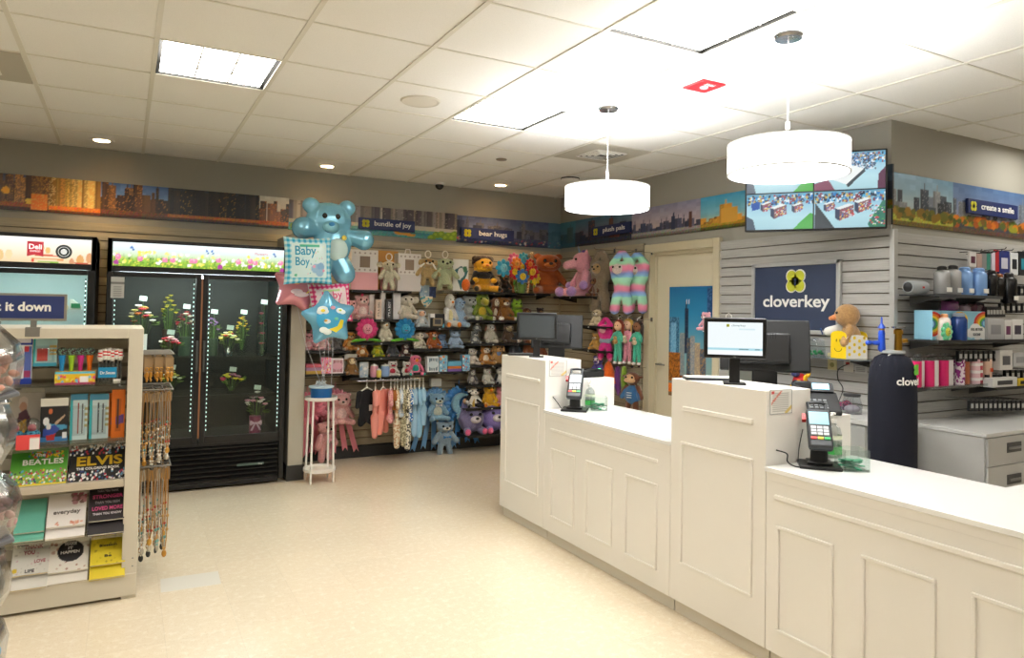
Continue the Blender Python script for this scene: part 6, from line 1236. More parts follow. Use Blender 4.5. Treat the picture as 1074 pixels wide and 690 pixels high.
# layette gift boxes with a window
for u0, u1, v0, lo, L_ in ((368, 396, 262, '#e0a4a8', 'white and pink layette gift box with a small window, right of the bear balloon'), (417, 441, 266, '#cfc8c4', 'white layette gift box with a small window and rope handle')):
    t, w, h = bbox('layette_box', L_, 'gift box', u0, u1, v0, 303, 1.656, '#dcd6d0', 6.62, .12)
    MB().bx(-w-.001, w+.001, -.062, -.060, 0, h*.44).build('lower_wrap', mat(lo, .6), t); MB().bx(-w*.38, w*.38, -.0625, -.06, h*.56, h*.84).build('window', mat('#86705a', .4), t)
    q = MB(); [q.box((x, -.063, z_), (.016, .004, .016), Matrix.Rotation(PI/4, 3, 'Y')) for x in (-w*.75, -w*.4, 0, w*.4, w*.75) for z_ in (h*.5, h*.92)]; q.build('cutout_pattern', mat('#a89c94', .7), t); q = MB()
    q.tube([(-.03, 0, h), (-.02, 0, h+.045), (.02, 0, h+.045), (.03, 0, h)], .006, 6).build('ribbon_handle', mat('#e8dcd4', .6), t)
# tan and pink blanket cards with hanging elephant comforter
t, w, h = bbox('blanket_card', 'tan backing card behind the hanging cream elephant comforter', 'card', 396, 417, 263, 300, 1.666, '#c08838', 6.74, .02)
t, w, h = bbox('blanket_card', 'pink blanket roll behind the cream elephant comforter', 'blanket', 399, 415, 278, 303, 1.656, '#d89c98', 6.70, .03, bevel=.01)
def comforter(L_, name, u, v0, v1, col, ear, **k):
    p = B(u, v1, 6.60); q = B(u, v0, 6.60); h = q.z-p.z; t = plush(name, L_, Vector((p.x, 6.62, p.z)), h, col, ear=ear, pose='dangle', group='comforters hanging above the gift shelf', **k)
    MB().tube([(.03*math.cos(a), 0, h*.93+.035+.035*math.sin(a)) for a in np.linspace(0, 2*PI, 14)[:-1]], .006, 6, True).build('hanging_ring', mat('#e8e0d0', .5), t); return t
comforter('cream elephant comforter hanging by a ring before the tan card', 'plush_elephant', 408, 271, 304, '#cfc8ae', 'big', snout='trunk', w=1.5)
comforter('sage green dinosaur comforter hanging above the clear tray', 'plush_dinosaur', 467, 268, 304, '#b0b890', 'none', snout='short', w=1.9, extra=lambda t, h, H, S, hr: MB().rev(S(0, .01, .16), [(.21*h, 0), (.12*h, .3*h), (.05*h, .42*h)], 16).build('blanket_skirt', fur('#b4bc94'), t))
comforter('tan lamb comforter with a white ribbon beside the white gift box', 'plush_lamb', 449, 268, 300, '#b89c68', 'floppy', snout='short', snoutc='#dcd0b8', w=1.9, face='#a87838', extra=lambda t, h, H, S, hr: MB().tube([S(-.28, -.05, .62), S(-.1, -.12, .8), S(.1, -.12, .78), S(.3, -.05, .5)], .03*h, 6).build('white_ribbon', mat('#ece6dc', .6), t))
a = dots(30, 40, '#e4e2da', ['#2c5c64', '#e8e4dc', '#3c7468'], 0); poly(a, [(.05, .35), (.5, .2), (.95, .35), (.5, .95)], '#2f6468'); disc(a, .5, .42, .16, '#dcdcd8'); disc(a, .38, .55, .1, '#dcdcd8'); disc(a, .75, .3, .1, '#3c7050')
t, w, h = bbox('bib_card', 'white card with a dark teal elephant bib beside the green dinosaur', 'card', 475, 491, 272, 301, 1.675, '#e0ded6', 6.66, .012, arr=a)
t = thing('clear_tray', 'clear acrylic tray at the end of the top gift shelf', 'tray', ((B(477, 303).x), 6.72, 1.645)); MB().bx(-.14, .12, -.1, .2, 0, .004).bx(-.14, .12, -.1, -.096, 0, .03).bx(-.14, -.136, -.1, .2, 0, .03).bx(.116, .12, -.1, .2, 0, .03).build('tray_body', CLEAR, t)
# bibs hanging
for u0, u1, v0, v1, c_, cc, L_ in ((440, 450, 299, 314, '#9fb8cc', ['#6c8cb0', '#e0e4e4'], 'pale blue folded blanket pack hanging left of the navy one'), (450, 457, 301, 312, '#2c3c68', ['#405088'], 'navy folded cloth hanging above the patterned bib')):
    bbox('cloth_pack', L_, 'cloth pack', u0, u1, v0, v1, None, c_, 6.80, .02, 'cloth packs hanging on the slatwall', dots(16, 20, c_, cc, 12, .06))
o = MB().pillow([(-.07, .05), (.07, .05), (.065, 0), (0, -.07), (-.065, 0)], .02).build('patterned_bib', mat('#d8c8a8', kind='patches', col2='#58a0ac', scale=35), None, loc=B(447, 316, 6.76)); tag(o, 'triangular patterned bib with teal edge above the baby doll', 'bib')
# tall book boxes
for u0, u1, c_, word, wc, L_, vv in ((387, 392, '#c8beb8', None, None, 'plain pale tall box left of the girl box', 309), (394, 400, '#e0c8b4', 'IT\'S A GIRL', '#403c3a', 'peach tall box with dark upright lettering', 314), (399, 404, '#dcd6d2', None, None, 'plain white tall box behind the peach lettered one', 306), (405, 411, '#2c2c30', 'IT\'S A BOY', '#e8e8e8', 'black tall box with white upright lettering', 314), (412, 420, '#d8d4d2', None, None, 'plain white tall box right of the black lettered one', 306)):
    t, w, h = bbox('tall_box', L_, 'box', u0, u1, vv, 334, 1.376, c_, 6.64 if vv > 309 else 6.70, .05, 'tall lettered boxes')
    if word: text('box_lettering', word, (w*.35, -.0265, h*.5), ZA, -XA, w*1.0, mat(wc, .6), t, width=h*.75)
# digital frame box
a = np.ones((24, 28, 3))*hexa('#14161a'); poly(a, [(.2, .3), (.85, .3), (.85, .85), (.2, .85)], '#8c7c60'); poly(a, [(.3, .4), (.75, .4), (.75, .75), (.3, .75)], '#3c3c40'); poly(a, [(0, 0), (.3, 0), (.3, .3), (0, .25)], '#e4e4e4'); poly(a, [(.9, .7), (1, .7), (1, 1), (.8, 1)], '#58b0d0')
bbox('frame_box', 'black boxed photo frame between the baby doll and the duck', 'box', 451, 466, 329, 343, 1.298, '#e0e2e2', arr=a)
# bottom toy boxes
def ring(c1, c2, bg): a = np.ones((34, 34, 3))*hexa(bg); poly(a, [(.1, .1), (.9, .1), (.9, .9), (.1, .9)], c1); [poly(a, [(.1+.14*k, .1), (.15+.14*k, .1), (.15+.14*k, .9), (.1+.14*k, .9)], bg) for k in range(6)]; yy, xx = np.mgrid[0:34, 0:34]; m = ((xx-17)/14)**2+((yy-17)/8)**2 < 1; a[m] = hexa(c2); return a
bbox('toy_box', 'pink printed toy box beside the lettered square box', 'box', 337, 347, 375, 392, .865, '#e890b0', arr=dots(24, 36, '#e890b0', ['#f4c0d0', '#e05c90', '#f8e8c8', '#e86840'], 40, .06))
bbox('toy_box', 'white box with a dark red ringed square print', 'box', 347, 360, 376, 392, .865, '#e8dcdc', arr=ring('#982c48', '#e0a8b8', '#ecdcdc'))
for k, (v0, v1, c_, L_) in enumerate(((389, 392.5, '#c8a040', 'yellow edged board book lowest in the pink stack'), (386, 389, '#b088a8', 'mauve board book in the pink stack'), (382, 386, '#d86878', 'rose board book topmost in the pink stack'))):
    bbox('board_book', L_, 'book', 321, 337, v0, v1, .864+.03*k, c_, 6.64, .14, 'board books stacked left')
a = dots(26, 36, '#b8b4a8', ['#8c8478'], 6); t, w, h = bbox('monkey_pack', 'clear hang pack holding a tan plush monkey', 'package', 361, 374, 371, 392, .84, '#c8c4b8', 6.70, .012)
plush('plush_monkey', 'tan plush monkey inside the clear hang pack', Vector((B(368, 392).x, 6.66, .845)), .17, '#8c6434', face='#dcc8a0', ear='side', snout='none', nose=None, w=1.2)
bbox('hang_pack', 'clear pack of blue baby cutlery left of the pink cups', 'package', 377, 386, 380, 399, .817, '#b8c4cc', 6.66, .03, arr=dots(16, 26, '#bcc6cc', ['#88a8c8', '#e4e4e0'], 14, .08))
for u0, u1, v0, c_, L_ in ((388, 396, 384, '#d898a8', 'rose pink baby cup pack on the rail shelf'), (393, 398, 388, '#d8c458', 'yellow baby cup in front of the rose pack'), (399, 408, 384, '#88a4cc', 'light blue baby cup pack on the rail shelf')):
    x = B((u0+u1)/2, 399).x; w = .5*abs(B(u1, 399).x-B(u0, 399).x); h = B(u0, v0, 6.62).z-.817; t = thing('baby_cup', L_, 'cup', (x, 6.66 if u0 != 393 else 6.61, .817), 0, 'baby cups on the rail shelf'); MB().rev((0, 0, 0), [(0, 0), (w*.8, 0), (w, h*.1), (w, h*.8), (w*.85, h)], 18).build('cup_body', mat(c_, .35), t); MB().rev((0, 0, h*.98), [(w*.9, 0), (w*.9, .008), (w*.3, .014), (w*.25, .02), (0, .022)], 16).build('cup_lid', mat('#e8e4dc', .4), t)
P('plush_cat', 'white plush kitten in a red striped outfit on the rail shelf', 414, 397, 381, .817, '#e4dcd4', belly='#c83048', ear='point', w=1.5, Y=6.70)
P('plush_cat', 'small white plush kitten with a red hat right of its larger twin', 429, 396, 381, .817, '#dcd8cc', belly='#b82838', ear='point', w=1.3, Y=6.70)
P('plush_parrot', 'pink and teal plush parrot at the end of the rail shelf', 438, 396, 374, .817, '#e07090', belly='#28a090', ear='none', snout='beak', snoutc='#e88c30', feet='#28a090', Y=6.70)
bbox('toy_box', 'white box with a teal ringed square print', 'box', 448, 460, 374, 390, .852, '#dfe4e4', arr=ring('#2c5c70', '#c8d4d8', '#dfe4e6')); bbox('toy_box', 'light blue box with an orange print right of the teal one', 'box', 461, 469, 373, 390, .852, '#88bcd0', arr=dots(20, 34, '#88bcd0', ['#e08c48', '#c8e0e8', '#5c9cc8'], 22, .07))
for k, (v0, v1, c_, L_) in enumerate(((387, 390.5, '#7858a0', 'purple board book lowest in the blue stack'), (384, 387, '#d87c38', 'orange board book in the blue stack'), (379, 384, '#68b0d0', 'sky blue board book topmost in the blue stack'))):
    bbox('board_book', L_, 'book', 470, 484, v0, v1, .851+.027*k, c_, 6.64, .14, 'board books stacked right')
for k, (v0, v1, z_) in enumerate(((382, 390, .852), (372, 381, .925))): bbox('toy_box', ['small blue and orange cube box, lower of two', 'small blue and orange cube box, upper of two'][k], 'box', 485, 492.5, v0, v1, z_, '#6ca8cc', arr=dots(16, 16, '#78b0cc', ['#d87048', '#c8e0ec', '#4878b0'], 14, .1))
bbox('gift_carton', 'white and light blue carton hanging behind the blue rosettes', 'box', 452, 463, 397, 411, .68, '#dfe0d8', 6.84, .06, 'cartons on the lower slatwall'); 
# clothes rail and garments
rl = thing('clothes_rail', 'chrome rail along the shelf edge carrying baby clothes', 'rail', (0, 0, 0)); xr0, xr1 = B(375, 399, 6.56).x, B(439, 397, 6.56).x; ZR = .792
MB().cyl((xr0, 6.56, ZR), (xr1, 6.56, ZR), .008).build('rail_bar', CHROME, rl); [MB().cyl((x, 6.56, ZR), (x, 6.94, ZR+.0), .006).build('rail_arm', CHROME, rl) for x in (xr0+.05, xr1-.05)]
RMP = [(.028, 0), (.085, -.015), (.155, -.15), (.125, -.175), (.09, -.10), (.10, -.25), (.105, -.38), (.115, -.50), (.04, -.515), (.018, -.33)]
RMS = [(.03, 0), (.09, -.015), (.14, -.09), (.115, -.12), (.09, -.09), (.085, -.22), (.10, -.36), (.035, -.37), (.015, -.30)]
def garment(L_, u, vb, c_, kind='long', pat=None, rz=1.0, tag_=False, Y=6.56):
    x = B(u, 398, Y).x; h = ZR-.075-B(u, vb, Y).z; o_ = RMP if kind == 'long' else RMS; s = h/abs(min(p[1] for p in o_)); t = thing('baby_romper', L_, 'baby clothes', (x, Y, ZR), rz if rz < .5 and u < 390 else (.8 if rz < .5 else 1.22), 'baby clothes on the rail')
    pts = [(p[0]*min(s, 1.15), p[1]*s-.075) for p in o_]; pts = [(-a_, b_) for a_, b_ in pts[::-1]]+pts
    mm = mat(c_, .85, bump=.3, scale=200) if pat is None else mat(c_, kind='patches', col2=pat, scale=55)
    m = MB(); mid = [(-p[0], p[1]) for p in pts[:0]]
    m.pillow([(-.085, -.09), (0, -.075), (.085, -.09), (.09, -.14), (.088, -.26*s-.06), (.1, -.36*s), (.0, -.36*s-.02), (-.1, -.36*s), (-.088, -.26*s-.06), (-.09, -.14)], .05)
    for sg in (-1, 1):
        m.limb((sg*.085, 0, -.11), (sg*(.135 if kind == 'long' else .115), -.01, -.075-.15*s), .028, .022)
        L2 = -.075-(.49*s if kind == 'long' else .33*s); m.limb((sg*.05, 0, -.30*s-.06), (sg*.065, -.005, L2+.025), .042, .03)
    m.build('cloth', mm, t, remesh=.009)
    MB().tube([(0, 0, -.055), (0, 0, -.01), (.008, 0, .008), (0, 0, .014), (-.01, 0, .004)], .0035, 6).limb((-.08, 0, -.10), (0, 0, -.06), .006, .007).limb((.08, 0, -.10), (0, 0, -.06), .006, .007).build('hanger', mat('#e8e2d6', .4), t)
    if tag_: MB().box((.03, -.035, -.25), (.05, .003, .055)).build('price_tag', WHTP, t)
    return t
for L_, u, vb, c_, k_, pt_, rz, tg in (('short black romper with a white tag, leftmost on the rail', 385, 451, '#16161a', 's', None, .35, 1), ('salmon pink footed romper next to the black one', 394, 461, '#e8988c', 'long', None, 1.0, 0), ('ruffled coral romper, widest pink one on the rail', 402, 457, '#ec9484', 'long', None, .45, 0), ('dusty pink romper right of the coral one', 410, 447, '#d88c94', 's', '#e8b0a8', 1.05, 0), ('rust brown romper half hidden in the middle of the rail', 414, 432, '#9c5c24', 's', None, 1.2, 0), ('cream floral footed romper, hanging lowest left of the middle', 417, 472, '#e0d8c0', 'long', '#c09c78', .9, 0),
  ('pale blue and white short romper in the middle of the rail', 421, 440, '#b8c8d8', 's', '#e8e8e4', 1.1, 0), ('olive print footed romper behind the cream ones', 424, 470, '#8c8468', 'long', '#c8c0a0', 1.2, 0), ('cream romper with grey animal print, hanging lowest', 428, 474, '#e4dfcc', 'long', '#5c5c54', .8, 0), ('white sleeved romper with royal blue trim', 431, 445, '#2c6cb0', 's', '#e4e4e0', 1.1, 0), ('light blue footed romper, first of the blue trio', 435, 459, '#9cc0d8', 'long', None, 1.0, 0), ('light blue footed romper, middle of the blue trio', 440, 460, '#8cb8d4', 'long', None, .9, 0), ('light blue romper last on the rail beside the blue rosette', 444, 447, '#9cc4dc', 'long', None, 1.0, 0)):
    garment(L_, u, vb, c_, 'long' if k_ == 'long' else 's', pt_, rz, tg)
# rosettes: ruffled disc, tails, small teddy
def rosette(L_, u, v, r, vb, c1, c2, Y=6.84, moon=False, tails=5):
    p = B(u, v, Y); t = thing('rosette', L_, 'rosette', p, 0, 'large ribbon rosettes hanging on the slatwall'); m = MB(); n = 22
    for k in range(n): a = 2*PI*k/n; m.ell((r*.78*math.cos(a), -.012*(k % 2), r*.78*math.sin(a)), (r*.26, .03, r*.15), Matrix.Rotation(-a, 3, 'Y'), 8, 6)
    m.build('ruffle', mat(c1, .45), t); MB().rev((0, -.0, 0), [(0, -.025), (r*.62, -.02), (r*.7, 0), (r*.6, .02), (0, .02)], 28, (0, -1, 0)).build('rosette_disc', mat(c2, .6), t)
    L2 = p.z-B(u, vb, Y).z; tl2 = MB()
    for k in range(tails):
        x = (k-(tails-1)/2)*r*.34; a = (k-(tails-1)/2)*.16; w_ = r*.16; q = math.sin(a)
        tl2.prism([(x-w_, -r*.5), (x+w_, -r*.5), (x+w_+q*L2*.8, -L2+.02*(k % 2)), (x+q*L2*.8, -L2+.035+.02*(k % 2)), (x-w_+q*L2*.8, -L2+.02*(k % 2))], .004, (0, .012-.006*(k % 2), 0))
    tl2.build('ribbon_tails', mat(c1, .35), t); MB().tube([(-.015, 0, r*.6), (0, 0, r+.06), (.015, 0, r*.6)], .006, 6).build('hanging_loop', mat(c1, .4), t)
    return t, p
def minibear(L_, p, h, c_, b_, rz=0, **k): return plush('plush_bear', L_, p, h, c_, belly=b_, snoutc=b_, rz=rz, group='teddies fixed to the rosettes and slatwall', **k)
t, p = rosette('pink ribbon rosette with dotted tails and a teddy, left of the clothes', 351, 425, .16, 476, '#d8808c', '#c86c7c'); minibear('pale pink teddy fixed to the front of the pink rosette', p+Vector((.03, -.10, -.17)), .30, '#e4a8a4', '#ecc4bc')
rosette('pink ribbon rosette partly hidden behind the plant stand', 322, 428, .15, 480, '#d87484', '#c8606e')
minibear('pink teddy hanging low behind the white plant stand', B(340, 484, 6.78), .41, '#e0a09c', '#e8c0b8', .7, pose='dangle', w=1.7, extra=bow('#e8a0b0'))
t, p = rosette('blue ribbon rosette with a teddy, left of the blue pair', 456, 423, .165, 472, '#6c9cc8', '#5888b8', Y=6.86); minibear('light blue teddy with a white bow on the left blue rosette', p+Vector((-.02, -.10, -.16)), .28, '#8cb4cc', '#d8dcc8', extra=bow('#e8e4e4'))
t, p = rosette('bright blue ribbon rosette with a moon and a sleeping baby', 481, 422, .175, 467, '#4c8cc8', '#3c7cbc', Y=6.86)
t = thing('plush_moon', 'pale blue crescent moon plush with a baby face on the right rosette', 'plush toy', p+Vector((0, -.07, 0)), 0); m = MB(); pts = [(.11*math.cos(a), .11*math.sin(a)) for a in np.linspace(.6, 2*PI-.6, 18)]+[(.035+.07*math.cos(a), .075*math.sin(a)) for a in np.linspace(2*PI-.9, .9, 14)]
m.prism(pts, .05).build('moon_body', fur('#8cbcd0'), t, bevel=.01); MB().ell((.04, -.02, .02), (.032, .028, .032)).build('baby_face', mat('#dcae88', .7), t); MB().prism([(q*math.cos(a), q*math.sin(a)-.12) for q, a in [((.045 if k % 2 == 0 else .02), PI/2+k*PI/5) for k in range(10)]], .02, (-.03, -.02, 0)).build('star_charm', fur('#9cc4d8'), t)
minibear('blue grey teddy hanging between the blue rosettes with a bib bow', B(466, 477, 6.74), .37, '#8ea2b0', '#e0dccc', extra=bow('#3c80c0'), feet='#a0b4c0', w=1.7, pose='dangle')
# price label strips, hooks
# ================================================================== PLANT STAND, BUCKET, BALLOONS
st = thing('plant_stand', 'tall white metal plant stand beside the flower cooler', 'stand', (1.495, 6.10, 0)); WM = mat('#e6e2da', .35)
for k in range(4): a = PI/4+k*PI/2; MB().limb((.135*math.cos(a), .135*math.sin(a), .012), (.118*math.cos(a), .118*math.sin(a), .70), .009, .009).build('leg', WM, st)
for z in (.10, .70): MB().rev((0, 0, z), [(0, -.006), (.125, -.006), (.135, 0), (.135, .025), (.13, .025), (.13, .004), (0, .002)], 36).build('tray', WM, st)
bk = thing('blue_tin', 'round blue tin with pale rim on the plant stand holding balloon ribbons', 'tin', (1.495, 6.10, .703)); MB().rev((0, 0, 0), [(0, 0), (.085, 0), (.092, .10), (0, .10)], 32).build('tin_body', mat('#145a98', .35), bk); MB().rev((0, 0, .095), [(.093, 0), (.104, .004), (.104, .016), (.093, .018), (0, .018)], 32).build('tin_rim', mat('#b8ccd8', .4), bk)
m = MB(); r = random.Random(8)
for k in range(9): m.tube([(r.uniform(-.03, .03), r.uniform(-.03, .03), .11), (r.uniform(-.05, .05), r.uniform(-.05, .05), .15), (r.uniform(-.06, .06), r.uniform(-.06, .06), .12)], .004, 5)
m.build('ribbon_curls', mat('#c8d0d4', .3), bk)
YBL = 6.02
def foil(c_, rough=.22): return mat(c_, rough, .35, coat=.8)
def bal(name, L_, u, v, dy=0): p = at(u, v, Y=YBL+dy); return thing(name, L_, 'balloon', p, 0, 'foil balloons tied to the blue tin'), p
def string(t, p, z0, dx=0): MB().tube([(dx, .01, z0), (dx*.5+(1.495-p.x)*.4, .02, z0+(.82-p.z-z0)*.5), (1.495-p.x, 6.10-p.y, .82-p.z)], .0022, 5).build('ribbon', mat('#c8ccd4', .3), t)
def sqp(s, n=7, c=.03):
    o = []
    for k in range(4):
        a0 = (-1, -1, 1, 1)[k], (-1, 1, 1, -1)[k]; a1 = (-1, 1, 1, -1)[k], (1, 1, -1, -1)[k]
        for i in range(n): t_ = i/n; x = a0[0]+(a1[0]-a0[0])*t_; y = a0[1]+(a1[1]-a0[1])*t_; q = 1-c*3*math.sin(PI*t_); o.append((x*s*(q if abs(x) > abs(y) or abs(abs(x)-1) < 1e-6 and abs(y) < 1 else 1), y*s*(q if abs(abs(y)-1) < 1e-6 and abs(x) < 1 else 1)))
    return o
# bear
t, p = bal('bear_balloon', 'big light blue bear shaped foil balloon, topmost of the bunch', 349, 250, .06); FB = foil('#7ec2de')
hp_ = at(345, 232, Y=YBL+.06)-p; m = MB()
m.ell(hp_, (.20, .09, .165)); [m.ell(hp_+Vector((s*.155, 0, .125)), (.075, .05, .07)) for s in (-1, 1)]
m.ell((.0, 0, -.05), (.165, .10, .19)); m.limb((-.13, 0, .06), (-.255, -.03, .07), .055, .10); m.limb((.12, 0, .03), (.26, -.03, .0), .055, .095); m.limb((.03, 0, -.16), (.10, -.02, -.30), .10, .10); m.limb((-.04, 0, -.16), (-.12, 0, -.28), .09, .09)
m.build('balloon_skin', FB, t, remesh=.009); MB().ell(hp_+Vector((0, -.075, -.055)), (.075, .03, .055)).build('muzzle', foil('#86c8da'), t)
for s in (-1, 1): MB().ell(hp_+Vector((s*.055, -.082, .035)), (.022, .012, .024)).build('eye', EYE, t)
MB().ell(hp_+Vector((0, -.105, -.035)), (.026, .01, .018)).build('nose', mat('#2c80b8', .3), t); MB().ell((.02, -.085, -.10), (.09, .03, .10)).build('belly_print', mat('#c8e0dc', .25), t); MB().ell((.07, -.11, .0), (.022, .012, .022)).build('yellow_print', mat('#d8c040', .3), t); MB().tube([hp_+Vector((.06*math.cos(a), -.097, -.07+.04*math.sin(a))) for a in np.linspace(PI*1.15, PI*1.85, 7)], .003, 5).build('smile_print', mat('#2c5c78', .4), t); string(t, p, -.2)
def flatpic(t, arr, w, h, y, name='balloon_print', cz=0, cx=0):
    o = pic(name, arr, (-w/2+cx, y, -h/2+cz), XA, ZA, w, h, t, mat('#ffffff', .25, kind='attr')); return o
def puffpic(name, arr, s, th, parent, rot=0):
    """a printed square foil face that bulges"""
    H, W = arr.shape[:2]; vs = []; fs = []; ob = pic(name, arr, (-s, 0, -s), XA, ZA, 2*s, 2*s, parent, mat('#ffffff', .25, kind='attr', coat=0))
    for v in ob.data.vertices:
        x, z = v.co.x/s, v.co.z/s; b = max(0, (1-abs(x)**2.4))*max(0, (1-abs(z)**2.4)); f = 1-.07*(1-x*x)*abs(z)**3; g = 1-.07*(1-z*z)*abs(x)**3
        v.co = Vector((x*s*g, -th*b**.5, z*s*f))
    ob.data.polygons.foreach_set('use_smooth', [True]*len(ob.data.polygons)); return ob
def square_balloon(name, L_, u, v, s, arr, back, dy, rot=0):
    t, p = bal(name, L_, u, v, dy); t.rotation_euler = (0, rot, 0); puffpic('balloon_print', arr, s, .07, t); b_ = puffpic('balloon_back', np.ones((20, 20, 3))*hexa(back), s, -.07, t); return t, p
def gingham(bg, c1, c2, text_=None):
    n = 72; a = np.ones((n, n, 3))*hexa(c1); yy, xx = np.mgrid[0:n, 0:n]; m = ((xx//4) % 2 == 0); k = ((yy//4) % 2 == 0); a[m ^ k] = hexa(c2); a[m & k] = hexa(bg); i = int(n*.15); a[i:-i, i:-i] = hexa(bg); r = np.random.RandomState(4)
    for q in range(46): disc(a, .2+.6*r.rand(), .2+.6*r.rand(), .010, ['#58b8d0', '#98d0a0', '#f0b0c0', '#e8e8a0'][q % 4])
    return a
a = gingham('#d4ecec', '#38b0d4', '#8cd4e8'); poly(a, [(.3, .16), (.7, .16), (.7, .21), (.3, .21)], '#58c0a0'); disc(a, .62, .66, .10, '#9cc4e0'); disc(a, .72, .62, .08, '#8cb8dc'); disc(a, .70, .75, .08, '#9cc4e0'); disc(a, .58, .62, .03, '#f0a8c0'); disc(a, .78, .70, .03, '#e8a0c0'); disc(a, .22, .8, .03, '#60c0a0')
t, p = square_balloon('baby_boy_balloon', 'square blue gingham foil balloon lettered Baby Boy', 323, 273.5, .195, a, '#3ca8cc', -.14, -.03)
def curve_text(s_, x, z, h, w_, c_, t, th=.07, s=.195):
    o = text('balloon_lettering', s_, (x, 0, z), XA, ZA, h, mat(c_, .4), t, bold=.012, width=w_, th=.0015)
    for v in o.data.vertices: X2, Z2 = v.co.x/s, v.co.z/s; v.co.y += -th*(max(0, 1-abs(X2)**2.4)*max(0, 1-abs(Z2)**2.4))**.5-.002
curve_text('Baby', -.035, .045, .105, .165, '#2898b8', t); curve_text('Boy', -.06, -.04, .095, .11, '#2898b8', t); string(t, p, -.19)
# pink balloons
a = gingham('#f0d8d8', '#d8306c', '#e8588c'); poly(a, [(.3, .16), (.7, .16), (.7, .21), (.3, .21)], '#a8c878')
t, p = square_balloon('baby_girl_balloon', 'square hot pink foil balloon lettered Baby Girl, half hidden', 347, 318, .175, a, '#d83070', .03, -.12); curve_text('Baby', 0.0, .04, .09, .17, '#d84878', t, s=.175); curve_text('Girl', 0, -.04, .08, .12, '#d84878', t, s=.175); string(t, p, -.17)
def star(n, r0, r1, rot=0): return [((r0 if k % 2 == 0 else r1)*math.cos(PI/2+rot+k*PI/n), (r0 if k % 2 == 0 else r1)*math.sin(PI/2+rot+k*PI/n)) for k in range(2*n)]
def smooth_poly(p_, it=1):
    for _ in range(it):
        q = []
        for i in range(len(p_)): a_, b_ = p_[i], p_[(i+1) % len(p_)]; q += [(a_[0]*.85+b_[0]*.15, a_[1]*.85+b_[1]*.15), (a_[0]*.5+b_[0]*.5, a_[1]*.5+b_[1]*.5), (a_[0]*.15+b_[0]*.85, a_[1]*.15+b_[1]*.85)]
        p_ = q
    return p_
def starbal(L_, u, v, r0, rot, c_, decos, dy, name):
    t, p = bal(name, L_, u, v, dy); MB().pillow(smooth_poly(star(5, r0, r0*.60, rot)), .15).build('balloon_skin', foil(c_), t)
    for nm, x, z, sx, sz, cc in decos:
        rr = math.hypot(x, z)/(r0*.75); y = -.075*math.sqrt(max(.05, 1-min(1, rr)**2.2)); MB().ell((x, y-.0, z), (sx, .008, sz)).build(nm, mat(cc, .35), t)
    string(t, p, -r0*.6); return t, p
t, p = starbal('pink star foil balloon with a moon and clouds, left of the bunch', 312, 302, .235, -.25, '#e0909c', [('cloud_print', -.02, -.03, .05, .022, '#f0d8dc'), ('cloud_print', .02, -.055, .06, .022, '#f0d8dc'), ('blue_print', .04, .10, .07, .03, '#48b0c4'), ('yellow_print', -.02, .045, .028, .016, '#e0a040')], .12, 'star_balloon')
MB().prism([(.05, -.05), (.10, -.03), (.12, .06), (.10, .0)], .01, (0, -.075, 0)).build('moon_print', mat('#e0c828', .35), t)
t, p = starbal('blue star foil balloon with yellow moon and clouds, lowest of the bunch', 345, 334, .245, .12, '#74bce0', [('sky_print', 0, .0, .12, .11, '#3c9cc4')], -.22, 'star_balloon')
for x, z, s_, cc in ((-.07, .07, .045, '#e4ecec'), (-.09, .055, .03, '#e4ecec'), (-.045, .055, .03, '#e4ecec'), (.065, .065, .032, '#e4ecec'), (.09, .055, .025, '#e4ecec'), (-.03, -.02, .04, '#e4ecec'), (-.06, -.09, .035, '#e4ecec'), (-.03, -.105, .035, '#e4ecec'), (-.07, .065, .018, '#e8d028'), (.07, .07, .012, '#c8d040'), (-.045, -.015, .014, '#e0a030'), (.01, .09, .02, '#e0a0b8'), (.04, -.0, .018, '#70c0a0')):
    MB().ell((x, -.078-.006*(s_ < .025), z), (s_, .006, s_*.7)).build('cloud_print' if s_ > .022 else 'small_print', mat(cc, .35), t)
MB().prism([(-.02, -.085), (.04, -.11), (.09, -.07), (.10, -.01), (.075, -.005), (.05, -.06), (.01, -.075)], .012, (0, -.08, 0)).build('moon_print', mat('#dcc828', .35), t)

# ================================================================== GONDOLA WITH CARDS AND BOOKS
GW = mat('#d4ccba', .45); gx0, gx1 = -1.15, .092; GYF, GYB = 4.11, 4.40
gd = thing('gondola_shelving', 'beige slatted shelf unit of gifts and notebooks at the left', 'shelving', (0, GYF, 0)); D = GYB-GYF
MB().bx(gx1-.068, gx1, -.005, .03, .0, 1.365).build('front_post', GW, gd, bevel=.002)
MB().bx(gx1-.02, gx1, .03, D+.33, 0.02, 1.365).build('end_panel', GW, gd, bevel=.002)
MB().bx(gx0, gx1-.02, D, D+.03, .1, 1.315).build('back_panel', mat('#a8a090', .5), gd)
sl = MB()
for k in range(15): z = .18+k*.0762; sl.bx(gx0, gx1-.022, D-.012, D, z, z+.055)
sl.build('slat_boards', mat('#d8d1c3', .5), gd); MB().bx(gx0, gx1-.068, -.005, .03, 1.315, 1.365).bx(gx0, gx1-.02, .03, D+.33, 1.35, 1.365).build('top_rail', GW, gd, bevel=.002)
MB().bx(gx0, gx1, -.012, D, .015, .125).build('base_deck', GW, gd, bevel=.002); MB().bx(gx0, gx1-.02, D+.06, D+.33, .015, .125).build('rear_deck', GW, gd)
q = MB(); [q.rev((gx1-.02, -.0055, z), [(0, 0), (.004, 0), (.004, .001), (0, .001)], 10, (0, -1, 0)) for z in (.16, .20)]; q.build('post_screws', GREY, gd)
